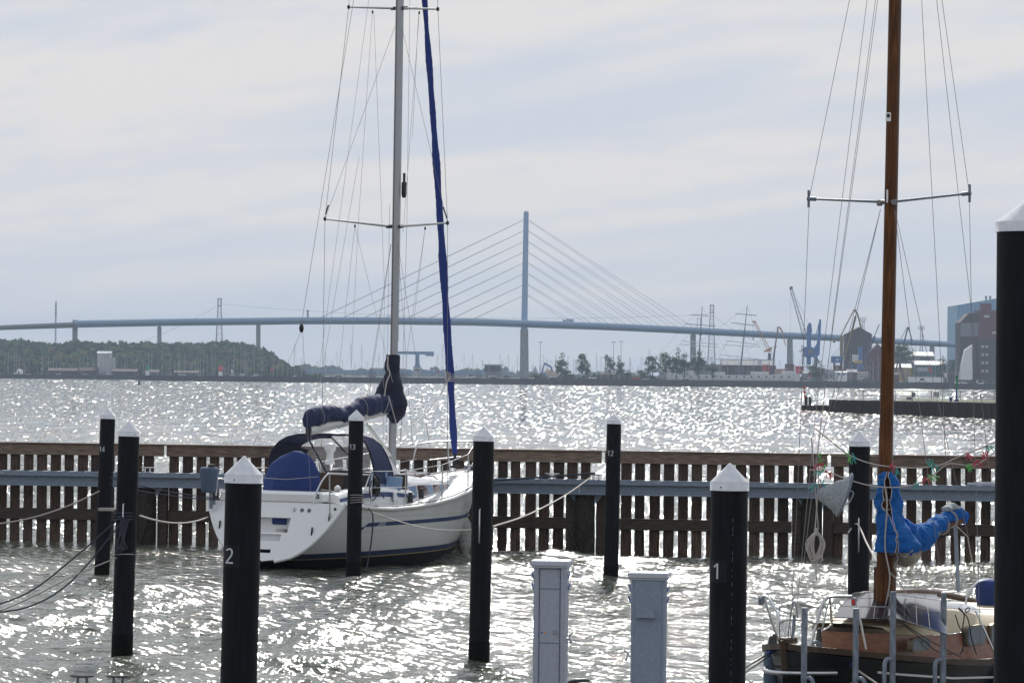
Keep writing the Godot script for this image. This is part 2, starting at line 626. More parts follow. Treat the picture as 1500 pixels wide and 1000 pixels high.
# ---------------------------------------------------------------- timber breakwater
func make_breakwater() -> void:
	var f := thing("timber_breakwater", "long timber palisade breakwater with a blue grey steel beam along its front", "breakwater", Vector3(-10.4, 0, -69.4))
	f.rotation.y = -0.1753
	rng.seed = 5
	var bay := 4.46
	var meshes := []
	for v in 8:
		var st := new_st()
		box(st, Vector3(rng.randf_range(-0.004, 0.004), 0.4 + rng.randf_range(-0.02, 0.0), 0), Vector3(0.195 + rng.randf_range(-0.012, 0.014), 3.0, 0.06), 0.006, Basis(Vector3.BACK, rng.randf_range(-0.004, 0.004)))
		st.generate_normals()
		meshes.append(st.commit())
	for b in range(-1, 6):
		var x0 := 3.50 + (b - 1) * bay          # the joint at the left of this bay
		# the rails of the bay
		var st := new_st()
		box(st, Vector3(x0 + bay * 0.5, 1.86, 0.075), Vector3(bay - 0.055 - 0.03 * (b & 1), 0.215, 0.085), 0.008, Basis(Vector3.BACK, rng.randf_range(-0.002, 0.002)))
		obj("top_rail", st, M.rail[(b + 3) % 3], f)
		st = new_st()
		box(st, Vector3(x0 + bay * 0.5, 1.985, 0.03), Vector3(bay - 0.02, 0.032, 0.24), 0.006)
		obj("capping_board", st, M.rail[(b + 4) % 3], f)
		st = new_st()
		box(st, Vector3(x0 + bay * 0.5 - 0.36, 0.56, 0.075), Vector3(bay - 0.74, 0.23, 0.085), 0.008)
		obj("lower_rail", st, M.wet_rail, f)
		# planks, left out where the pile stands at the right end of the bay
		var n := 15
		for i in n:
			var x := x0 + 0.17 + i * 0.283 + rng.randf_range(-0.012, 0.012)
			if x > x0 + bay - 0.12:
				continue
			if i == n - 1:
				x = x0 + bay - 0.36
			var o := put("plank", meshes[rng.randi() % 8], M.timber[rng.randi() % 5], f, Transform3D(Basis(Vector3.UP, PI if rng.randf() < 0.5 else 0.0), Vector3(x, rng.randf_range(-0.01, 0.01), 0)))
			o.name = numbered_in(f, "plank")
		# the steel pile with its bracket
		var xs := x0 + bay - 0.40
		st = new_st()
		lathe(st, [Vector2(0.20, -1.5), Vector2(0.20, 1.12)], 20, Vector3(xs + 0.08, 0, 0.26))
		box(st, Vector3(xs + 0.08, 1.128, 0.26), Vector3(0.50, 0.02, 0.50))
		var pp := obj("steel_pile", st, M.rust, f)
		st = new_st()
		prism(st, [Vector2(-0.24, 1.13), Vector2(-0.52, 1.13), Vector2(-0.46, 1.05), Vector2(-0.24, 0.80)], 0.02, Transform3D(Basis(), Vector3(xs + 0.30, 0, 0.30)))
		prism(st, [Vector2(0.20, 1.13), Vector2(0.45, 1.13), Vector2(0.40, 1.06), Vector2(0.20, 0.84)], 0.02, Transform3D(Basis(), Vector3(xs - 0.02, 0, 0.30)))
		obj("bracket", st, M.beam, pp)
		for s in [-1.0, 1.0]:
			st = new_st()
			box(st, Vector3(xs + 0.08 + s * 0.30, 0.15, 0.10), Vector3(0.19, 2.0, 0.16), 0.01)
			obj("fender_post", st, M.wet_rail, f)
		st = new_st()
		tube(st, [Vector3(xs - 0.02, -0.1, 0.48), Vector3(xs + 0.22, 0.62, 0.47)], 0.03, 6)
		tube(st, [Vector3(xs + 0.02, -0.1, 0.49), Vector3(xs - 0.20, 0.45, 0.47)], 0.03, 6)
		obj("brace", st, M.rust, pp)
		# one length of the H beam in front, with its splice
		st = new_st()
		var xc := x0 + bay * 0.5 - 0.42
		box(st, Vector3(xc, 1.424, 0.36), Vector3(bay - 0.006, 0.022, 0.24), 0.004)
		box(st, Vector3(xc, 1.148, 0.36), Vector3(bay - 0.006, 0.022, 0.24), 0.004)
		box(st, Vector3(xc, 1.286, 0.37), Vector3(bay - 0.006, 0.254, 0.018))
		box(st, Vector3(xc, 1.375, 0.484), Vector3(bay - 0.004, 0.075, 0.01), 0.003)
		var beam := obj("steel_beam", st, M.beam, f)
		for k in [0.35, 0.85]:
			st = new_st()
			box(st, Vector3(xc - bay * 0.5 + bay * k, 1.398, 0.4905), Vector3(0.14, 0.02, 0.004))
			obj("maker_plate", st, M.grey_lid, beam)
	var bp := at(1440, 706, 65.5)
	var bs := new_st()
	box(bs, Vector3(0, 0.03, 0), Vector3(0.56, 0.05, 0.16), 0.01)
	box(bs, Vector3(0.05, 0.065, 0), Vector3(0.40, 0.02, 0.12), 0.005)
	tag(obj("board", bs, M.grey_lid, null, Transform3D(Basis(Vector3.UP, 0.0 - 0.1753), Vector3(bp.x, 1.436, f.to_global(Vector3((bp.x + 10.4) / cos(0.1753), 0, 0.36)).z))), "pale flat board lying on the breakwater beam beside the guide pile", "board")
	# mooring cleats standing on the beam
	var n := 0
	for q in [[215.0, "galvanised cleat on the breakwater beam by the two left piles"], [805.0, "galvanised cleat on the breakwater beam, the left of the pair by pile 12"], [869.0, "galvanised cleat on the breakwater beam where the white rope ends"]]:
		var k: float = (q[0] - 750.0) / F + 0.0022
		var x := 67.56 * k / (1.0 + 0.177 * k)
		var c := cleat(q[1], 0.30)
		c.position = f.transform * Vector3((x + 10.4) / cos(0.1753), 1.436, 0.40)
		c.rotation.y = f.rotation.y
		n += 1

func numbered_in(parent: Node, called: String) -> String:
	var key := "%s/%s" % [parent.name, called]
	var n: int = taken.get(key, 0)
	taken[key] = n + 1
	return called if n == 0 else "%s_%03d" % [called, n]

func cleat(label: String, w: float, m: Material = null) -> Node3D:
	m = m if m else M.steel
	var c := thing("mooring_cleat", label, "cleat", Vector3.ZERO, "mooring cleats")
	var st := new_st()
	for s in [-1.0, 1.0]:
		lathe(st, [Vector2(w * 0.10, 0), Vector2(w * 0.055, w * 0.06), Vector2(w * 0.05, w * 0.30)], 10, Vector3(s * w * 0.17, 0, 0))
		box(st, Vector3(s * w * 0.17, w * 0.02, 0), Vector3(w * 0.26, w * 0.045, w * 0.22), w * 0.01)
	obj("pedestal", st, m, c)
	st = new_st()
	var rings := []
	for i in 9:
		var t := i / 4.0 - 1.0
		var r := w * 0.055 * sqrt(maxf(0.05, 1.0 - pow(absf(t), 4.0)))
		rings.append(ring(Vector3(t * w * 0.5, w * 0.32 + w * 0.03 * t * t, 0), Vector3(0, r, 0), Vector3(0, 0, r * 1.3), 10))
	loft(st, rings)
	obj("horn", st, m, c)
	return c

# ---------------------------------------------------------------- the pontoon at our feet and what stands on it
func make_pontoon() -> void:
	var st := new_st()
	for i in 20:
		box(st, Vector3(-14.0 + i * 1.5, 0.33, -27.6), Vector3(1.494, 0.54, 6.5), 0.015)
	structure(obj("pontoon", st, M.concrete), "grey floating pontoon, its edge just showing at the bottom left")
	for q in [[120.0, "dark iron cleat on the pontoon edge, the left one of the two"], [172.5, "dark iron cleat on the pontoon edge, the right one of the two"]]:
		var c := cleat(q[1], 0.235, M.iron)
		c.position = Vector3(at(q[0], 990, 30.75).x, 0.602, -30.75)
	# two power and water pedestals
	pedestal(Vector3(at(808, 826, 27.8).x, 0.604, -27.8), 1.287, true, "grey power pedestal with a framed front panel and small stickers")
	pedestal(Vector3(at(951.5, 844, 26.5).x, 0.604, -26.5), 1.272, false, "grey power pedestal with a plain front and a half round hood")
	# two swimming ladders
	ladder(1179.0, 890.0, 1254.5, 891.0, 993.0, "galvanised pontoon ladder in front of the wooden boat's bow, two square posts")
	ladder(1309.0, 866.0, 1383.0, 868.0, 964.0, "galvanised pontoon ladder in front of the wooden boat's cabin, taller posts")
	st = new_st()
	rng.seed = 9
	for i in 5:
		var c := Vector3(rng.randf_range(-0.06, 0.06), 0.05 + 0.03 * i, rng.randf_range(-0.03, 0.03))
		tube(st, ring(c, Vector3(0.13 - 0.012 * i, 0.01, 0), Vector3(0, 0.02, 0.09), 16), 0.022, 7)
	var hose := tag(obj("water_hose", st, M.black), "black hose coiled on the pontoon between the two pedestals", "hose")
	var hp := at(847, 998, 29.6)
	hose.position = Vector3(hp.x, 0.60, hp.z)

func pedestal(where: Vector3, tall: float, framed: bool, label: String) -> void:
	var p := thing("power_pedestal", label, "power pedestal", where, "grey power pedestals on the pontoon")
	p.rotation.y = -0.12
	var w := 0.262
	var d := 0.24
	var st := new_st()
	if framed:
		for s in [-1.0, 1.0]:
			box(st, Vector3(s * (w * 0.5 - 0.021), tall * 0.5, 0.0), Vector3(0.042, tall - 0.02, d), 0.006)
		box(st, Vector3(0, tall * 0.5, -0.012), Vector3(w - 0.08, tall - 0.02, d - 0.03))
	else:
		box(st, Vector3(0, tall * 0.5, 0), Vector3(w, tall - 0.02, d), 0.012)
		box(st, Vector3(0, tall * 0.5, d * 0.5 + 0.002), Vector3(w - 0.056, tall - 0.05, 0.016), 0.005)
	var body := obj("cabinet", st, M.grey_box if framed else M.plain_box, p)
	st = new_st()
	box(st, Vector3(0, tall + 0.012, 0), Vector3(w + 0.052, 0.044, d + 0.06), 0.008)
	box(st, Vector3(0, tall - 0.016, 0), Vector3(w + 0.03, 0.016, d + 0.035), 0.004)
	obj("lid", st, M.grey_lid, p)
	if framed:
		var y := tall - 0.03
		for h in [0.165, 0.44, 0.62]:
			st = new_st()
			box(st, Vector3(0, y - h * 0.5, d * 0.5 - 0.024), Vector3(w - 0.098, h - 0.006, 0.02), 0.003)
			obj("panel", st, M.grey_box, p)
			y -= h
		# sticker: a blue round, an orange triangle and fine lines of print
		var s1 := new_st()
		lathe(s1, [Vector2(0.009, 0), Vector2(0.0001, 0.001)], 12, Vector3(-0.062, tall - 0.55, d * 0.5 - 0.0135), Basis(Vector3.RIGHT, PI / 2))
		obj("sticker", s1, M.socket, p)
		s1 = new_st()
		prism(s1, [Vector2(-0.011, -0.008), Vector2(0.011, -0.008), Vector2(0, 0.012)], 0.002, Transform3D(Basis(), Vector3(-0.034, tall - 0.55, d * 0.5 - 0.0128)))
		obj("sticker", s1, mat(Color(0.75, 0.28, 0.03), 0.5), p)
		for i in 3:
			lettering(["Clean", "water", "mooring"][i], 0.010, M.seam, p, "print", Transform3D(Basis(), Vector3(0.045, tall - 0.535 - i * 0.014, d * 0.5 - 0.0130)), 0.001)
	else:
		st = new_st()
		var arc := [Vector2(-0.075, 0), Vector2(0.075, 0)]
		for i in range(1, 12):
			arc.append(Vector2(0.075 * cos(PI * i / 12.0 * 0.5), 0.082 * sin(PI * i / 12.0 * 0.5)))
		arc.append(Vector2(-0.075, 0.082))
		prism(st, arc, 0.05, Transform3D(Basis(), Vector3(-0.015, tall - 0.31, d * 0.5 + 0.03)))
		obj("hood", st, M.plain_box, p)
	for s in [-1.0, 1.0]:
		for k in 2:
			st = new_st()
			var c := Vector3(s * (w * 0.5 + 0.006), tall - 0.088 - k * 0.088, 0.02)
			box(st, c + Vector3(-s * 0.004, 0, 0), Vector3(0.012, 0.07, 0.075), 0.003)
			var so := obj("socket", st, M.grey_lid, p)
			st = new_st()
			box(st, c + Vector3(s * 0.012, -0.002, 0), Vector3(0.009, 0.058, 0.06), 0.003, Basis(Vector3.BACK, -s * 0.28))
			obj("flap", st, M.socket, so)
	var ts := 1.0 if framed else -1.0
	st = new_st()
	var ty := tall - 0.60 if framed else tall - 0.62
	tube(st, [Vector3(ts * w * 0.5, ty, 0.03), Vector3(ts * (w * 0.5 + 0.035), ty, 0.03), Vector3(ts * (w * 0.5 + 0.045), ty - 0.035, 0.03)], 0.011, 8)
	tube(st, [Vector3(ts * (w * 0.5 + 0.02), ty, 0.03), Vector3(ts * (w * 0.5 + 0.035), ty + 0.035, 0.03)], 0.008, 6)
	box(st, Vector3(ts * (w * 0.5 + 0.04), ty + 0.036, 0.03), Vector3(0.042, 0.011, 0.02), 0.002, Basis(Vector3.BACK, 0.5 * ts))
	obj("tap", st, M.steel, p)

func ladder(x1: float, y1: float, x2: float, y2: float, loop_y: float, label: String) -> void:
	var z := 30.99
	var a := at(x1, y1, z)
	var b := at(x2, y2, z)
	var l := thing("pontoon_ladder", label, "ladder", Vector3((a.x + b.x) * 0.5, 0, -z), "galvanised ladders on the pontoon edge")
	var half := (b.x - a.x) * 0.5
	for s in [-1.0, 1.0]:
		var st := new_st()
		var top := a.y if s < 0 else b.y
		box(st, Vector3(s * half, top * 0.5 - 0.4, 0), Vector3(0.052, top + 0.8, 0.05), 0.006)
		var post := obj("post", st, M.galv, l)
		st = new_st()
		box(st, Vector3(s * half, top - 0.001, 0), Vector3(0.044, 0.006, 0.042))
		obj("end_cap", st, M.grey_lid, post)
		st = new_st()
		var yl := H - (loop_y - 559.0) / F * z
		var side := -1.0 if loop_y < 980.0 else 1.0
		tube(st, curve([Vector3(s * half + side * 0.02, yl, 0.03), Vector3(s * half + side * 0.05, yl + 0.004, 0.04), Vector3(s * half + side * 0.075, yl - 0.03, 0.05), Vector3(s * half + side * 0.08, yl - 0.12, 0.06), Vector3(s * half + side * 0.08, yl - 0.42, 0.06)], 5), 0.021, 10)
		obj("grab_loop", st, M.galv, l)
	for k in 5:
		var st := new_st()
		tube(st, [Vector3(-half, 0.62 - k * 0.28, 0), Vector3(half, 0.62 - k * 0.28, 0)], 0.018, 8)
		obj("rung", st, M.galv, l)

# ---------------------------------------------------------------- ropes between the piles
func rope(label: String, pts: Array, m: Material, r := 0.011, drop := 0.0) -> void:
	var st := new_st()
	tube(st, sag(pts[0], pts[1], drop, 16) if pts.size() == 2 else curve(pts, 5), r, 6)
	tag(obj("mooring_rope", st, m), label, "rope", "mooring ropes")

func make_ropes() -> void:
	rope("pale mooring rope rising from the left edge to pile 14", [at(-60, 768, 58), at(145, 719, 57.9)], M.rope_white, 0.014, 0.18)
	rope("dark speckled rope from the left edge up to the left pile, the upper one", [at(-40, 897, 41.6), at(40, 868, 41.6), at(110, 815, 41.7), at(176, 757, 41.6)], M.rope_dark, 0.011)
	rope("dark speckled rope sagging from the left edge to the left pile, the lower one", [at(-40, 899, 41.5), at(40, 889, 41.5), at(105, 850, 41.6), at(177, 766, 41.55)], M.rope_dark, 0.011)
	rope("thin pale rope from the left edge to the left pile", [at(-40, 908, 41.5), at(30, 882, 41.5), at(110, 842, 41.5), at(170, 817, 41.6)], M.rope_white, 0.008)
	# turns and tails round the left pile
	var base := afloat(183.0, 41.8)
	for q in [[753.0, 3, M.rope_dark, "dark rope wound round the left pile below its bracket", 0.010], [813.0, 1, M.rope_white, "thin pale rope tied low round the left pile", 0.007]]:
		var st := new_st()
		for k in q[1]:
			var c := at(180.5 + (850.0 - q[0]) * 0.015, q[0] + k * 4.5, 41.8)
			tube(st, ring(c, Vector3(0.138, 0.006, 0), Vector3(0, 0.02, 0.138), 20) + PackedVector3Array([c + Vector3(0.138, 0.006, 0)]), q[4], 6)
		tag(obj("rope_turn", st, q[2]), q[3], "rope", "ropes made fast round piles")
	var st := new_st()
	for k in 5:
		var p := at(176 + k * 3.0, 756 + k, 41.63)
		tube(st, curve([p, p + Vector3(0.03 - 0.02 * k, -0.25, 0.03), p + Vector3(-0.05 + 0.01 * k, -0.48 + 0.03 * k, 0.02), p + Vector3(-0.02 - 0.03 * k, -0.30, 0.05), p + Vector3(0.01, -0.02, 0.02)], 5), 0.009, 5)
	tag(obj("rope_tail", st, M.rope_dark), "loose dark rope loops hanging down the left pile", "rope")
	# left pile and pile 14 to the yacht's stern
	rope("pale rope from the left pile to the yacht's left quarter", [at(204, 755, 41.8), at(304, 757, 60.4)], M.rope_white, 0.013, 0.10)
	rope("dark speckled rope from pile 14 to the yacht's stern, upper one", [at(160, 699, 58.0), at(322, 730, 60.5)], M.rope_dark, 0.010, 0.05)
	rope("dark speckled rope from pile 14 to the yacht's stern, lower one", [at(160, 709, 58.0), at(322, 732, 60.5)], M.rope_dark, 0.010, 0.05)
	st = new_st()
	for k in 2:
		var c := at(154.5, 745.0 + 2.5 * k, 58.1)
		tube(st, ring(c, Vector3(0.136, 0, 0), Vector3(0, 0.01, 0.136), 20) + PackedVector3Array([c + Vector3(0.136, 0, 0)]), 0.016, 6)
	tag(obj("rope_turn", st, M.rope_white), "pale rope band wound round pile 14", "rope", "ropes made fast round piles")
	# from the yacht to the middle pile, and on to the breakwater
	rope("pale rope sagging along the yacht's side to the unnumbered middle pile", [at(545, 750, 59.3), at(600, 768, 53.0), at(645, 776, 46.0), at(692, 776, 41.4)], M.rope_white, 0.009)
	rope("pale rope from the middle pile up to the breakwater cleat", [at(722, 771, 41.4), at(775, 753, 49.0), at(830, 724, 58.0), at(868, 697, 66.6)], M.rope_white, 0.012)
	rope("black and white rope lying along the breakwater beam to its cleats", [at(722, 704, 66.9), at(790, 699, 66.8), at(872, 693, 66.5)], M.rope_dark, 0.022)
	st = new_st()
	for k in 4:
		var c := at(521.0, 726.0 + 3.6 * k, 58.6)
		tube(st, ring(c, Vector3(0.134, 0.004 * k, 0), Vector3(0, 0.02, 0.134), 20, 0.1), 0.007, 5)
	tag(obj("rope_turn", st, M.rope_white), "thin pale line wound round pile 13", "rope", "ropes made fast round piles")
	rope("black and white rope hanging from the yacht's side to the water by pile 13", [at(540, 744, 59.2), at(546, 756, 59.0), at(544, 790, 59.0), at(538, 826, 58.9), at(534, 836, 58.8)], M.rope_dark, 0.014)
	rope("pale line tied round the pile left of the wooden mast, down to the boat", [at(1243, 780, 41.0), at(1256, 767, 40.9), at(1270, 795, 37.5), at(1285, 823, 33.6)], M.rope_white, 0.010)

# ---------------------------------------------------------------- the far shore, about 1.9 to 2.7 km away
func far_materials() -> void:
	M.mole = worn(Color(0.060, 0.058, 0.062), 0.9, Vector3(0.06, 0.3, 0.06), 0.4, 0.0, 70)
	M.jetty = worn(Color(0.032, 0.031, 0.030), 0.9, Vector3(0.6, 1.2, 0.6), 0.5, 0.0, 79)
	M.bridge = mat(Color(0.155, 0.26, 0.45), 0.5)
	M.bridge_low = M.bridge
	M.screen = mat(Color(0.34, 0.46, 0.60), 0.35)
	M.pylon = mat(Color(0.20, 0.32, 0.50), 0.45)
	M.pier = worn(Color(0.27, 0.28, 0.31), 0.85, Vector3(0.12, 0.03, 0.12), 0.2, 0.0, 71)
	M.cable = mat(Color(0.10, 0.115, 0.15), 0.6)
	M.leaf = []
	for i in 5:
		var g := [Color(0.044, 0.075, 0.030), Color(0.070, 0.096, 0.036), Color(0.033, 0.058, 0.028), Color(0.092, 0.100, 0.038), Color(0.050, 0.070, 0.036)]
		var m := mat(g[i], 0.75, 0.0, 0.3)
		m.vertex_color_use_as_albedo = true
		m.backlight_enabled = true
		m.backlight = Color(0.14, 0.22, 0.06)
		M.leaf.append(m)
	M.bark = mat(Color(0.07, 0.06, 0.05), 0.9)
	M.hull_far = mat(Color(0.55, 0.56, 0.58), 0.4)
	M.hull_blue = mat(Color(0.05, 0.09, 0.22), 0.4)
	M.mast_far = mat(Color(0.33, 0.35, 0.38), 0.5, 0.2)
	M.wood_far = mat(Color(0.17, 0.12, 0.09), 0.8)
	M.glass_far = mat(Color(0.03, 0.04, 0.05), 0.1)
	M.white_wall = worn(Color(0.50, 0.51, 0.52), 0.7, Vector3(0.3, 0.3, 0.3), 0.12, 0.0, 72)
	M.roof_brown = worn(Color(0.13, 0.10, 0.085), 0.85, Vector3(0.4, 0.4, 0.4), 0.3, 0.0, 73)
	M.roof_grey = mat(Color(0.17, 0.18, 0.20), 0.7)
	M.roof_pale = mat(Color(0.42, 0.43, 0.44), 0.6)
	M.brick_red = worn(Color(0.165, 0.050, 0.040), 0.85, Vector3(0.25, 0.25, 0.25), 0.3, 0.0, 74)
	M.brick_brown = worn(Color(0.085, 0.058, 0.055), 0.85, Vector3(0.25, 0.25, 0.25), 0.3, 0.0, 75)
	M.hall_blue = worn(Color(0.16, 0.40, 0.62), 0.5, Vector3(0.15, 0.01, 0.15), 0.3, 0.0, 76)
	M.crane_blue = mat(Color(0.035, 0.13, 0.36), 0.5)
	M.crane_dark = mat(Color(0.055, 0.075, 0.13), 0.6)
	M.crane_olive = mat(Color(0.19, 0.165, 0.085), 0.6)
	M.crane_orange = mat(Color(0.40, 0.20, 0.075), 0.6)
	M.yellow = mat(Color(0.52, 0.38, 0.06), 0.6)
	M.red = mat(Color(0.52, 0.04, 0.045), 0.6)
	M.green = mat(Color(0.02, 0.22, 0.10), 0.6)
	M.green_dark = mat(Color(0.02, 0.10, 0.09), 0.6)
	M.car_white = mat(Color(0.72, 0.73, 0.74), 0.3)
	M.car_dark = mat(Color(0.06, 0.07, 0.09), 0.3)
	M.soil = worn(Color(0.055, 0.07, 0.03), 0.95, Vector3(0.1, 0.1, 0.1), 0.3, 0.0, 77)
	M.sand = mat(Color(0.36, 0.28, 0.19), 0.9)
	M.grass = worn(Color(0.075, 0.115, 0.03), 0.9, Vector3(1.2, 1.2, 1.2), 0.5, 0.0, 78)

func wall_along(a: Vector3, b: Vector3, deep: float, bottom: float) -> SurfaceTool:     # a quay from a to b (top edges), going back
	var st := new_st()
	var n := 24
	for i in n:
		var p := a.lerp(b, float(i) / n)
		var q := a.lerp(b, float(i + 1) / n)
		quad(st, Vector3(p.x, bottom, p.z), p, q, Vector3(q.x, bottom, q.z))
		quad(st, p, p + Vector3(0, 0, -deep), q + Vector3(0, 0, -deep), q)
		quad(st, p + Vector3(0, 0, -deep), Vector3(p.x, bottom, p.z - deep), Vector3(q.x, bottom, q.z - deep), q + Vector3(0, 0, -deep))
	for e in [a, b]:
		quad(st, Vector3(e.x, bottom, e.z), e, e + Vector3(0, 0, -deep), Vector3(e.x, bottom, e.z - deep))
	return st

func make_far_ground() -> void:
	structure(obj("harbour_mole", wall_along(at(204, 549.2, 1890), at(1392, 560.0, 1890), 6.0, -3.0), M.mole), "long dark stone mole on the far side of the water")
	structure(obj("far_quay", wall_along(at(-260, 546.2, 2120), at(212, 548.9, 2120), 9.0, -3.0), M.mole), "dark quay wall left of the long mole")
	structure(obj("city_quay", wall_along(at(1386, 562.2, 1900), at(1800, 565.5, 1900), 9.0, -3.0), M.mole), "low quay at the right end of the long mole")
	# land behind
	var st := new_st()
	var v := []
	for r in [[2160.0, 1.6], [2400.0, 3.0], [3200.0, 3.0], [6500.0, 6.0]]:
		var row := PackedVector3Array()
		for i in 30:
			row.append(Vector3(r[0] * (-0.55 + 1.1 * i / 29.0), r[1], -r[0]))
		v.append(row)
	loft(st, v, false, false)
	structure(obj("far_land", st, M.soil), "low land behind the far harbour")
	# the wooded hill at the left
	var ridge := [[-420, 500], [-120, 499], [0, 503], [40, 507], [110, 506], [200, 507], [260, 509], [320, 506], [368, 512], [398, 524], [420, 536], [445, 546], [470, 551]]
	v = []
	for k in 7:
		var row := PackedVector3Array()
		for q in ridge:
			var p := at(q[0], q[1], 2560.0)
			var t: float = [0.0, 0.30, 0.62, 0.86, 1.0, 0.9, 0.4][k]
			row.append(Vector3(p.x, lerpf(1.5, maxf(1.6, p.y - 6.0), t), -2330.0 - k * 60.0))
		v.append(row)
	st = new_st()
	loft(st, v, false, false)
	structure(obj("hill", st, M.soil), "wooded hill at the left")

# ---------------------------------------------------------------- trees
func leaf_clumps(st: SurfaceTool, c: Vector3, r: Vector3, clumps: int, leaves: int, size: float) -> void:
	st.set_smooth_group(-1)
	for k in clumps:
		var d := Vector3(rng.randfn(), rng.randfn(), rng.randfn()).normalized() * pow(rng.randf(), 0.4)
		var m := c + d * r * 0.78
		var cr := (r.x + r.y) * 0.5 * rng.randf_range(0.22, 0.40)
		for i in leaves:
			var e := Vector3(rng.randfn(), rng.randfn(), rng.randfn()).normalized() * cr * pow(rng.randf(), 0.35)
			var p := m + e * Vector3(1, 0.8, 1)
			var n := (e.normalized() + Vector3(rng.randfn(), rng.randfn(), rng.randfn()) * 0.5).normalized()
			var u := n.cross(Vector3(rng.randfn(), rng.randfn(), rng.randfn())).normalized() * size * rng.randf_range(0.6, 1.3)
			var w := n.cross(u) * 0.7
			tri(st, p - u - w * 0.5, p + w, p + u - w * 0.5)

func tree_mesh(tall: float, wide: float, low: float, clumps: int, leaves: int, size: float) -> Mesh:
	var st := new_st()
	leaf_clumps(st, Vector3(0, (tall + low) * 0.5, 0), Vector3(wide, (tall - low) * 0.5, wide), clumps, leaves, size)
	st.generate_normals()
	return st.commit()

func trunk_mesh(tall: float, low: float, r: float) -> Mesh:
	var st := new_st()
	tube(st, [Vector3(0, -1, 0), Vector3(0.1, tall * 0.3, 0), Vector3(-0.1, tall * 0.75, 0.1)], r, 6, r * 0.3)
	for k in 4:
		var a := k * 1.7
		tube(st, [Vector3(0, low * 0.8 + k * (tall - low) * 0.10, 0), Vector3(cos(a) * tall * 0.16, low + (tall - low) * (0.25 + 0.12 * k), sin(a) * tall * 0.16)], r * 0.45, 5, r * 0.1)
	st.generate_normals()
	return st.commit()

func tree(px: float, top: float, base: float, z: float, wide_px: float, crown: Mesh, trunk: Mesh, mesh_tall: float, mesh_wide: float, leaf: Material, label: String, group: String) -> void:
	var foot := at(px, base, z)
	var up := at(px, top, z)
	var t := thing("tree", label, "tree", foot, group)
	var s := (up.y - foot.y) / mesh_tall
	var sx := wide_px * z / F * 0.5 / mesh_wide
	t.basis = Basis(Vector3.UP, rng.randf() * TAU).scaled(Vector3(sx, s, sx))
	put("trunk", trunk, M.bark, t)
	put("crown", crown, leaf, t)

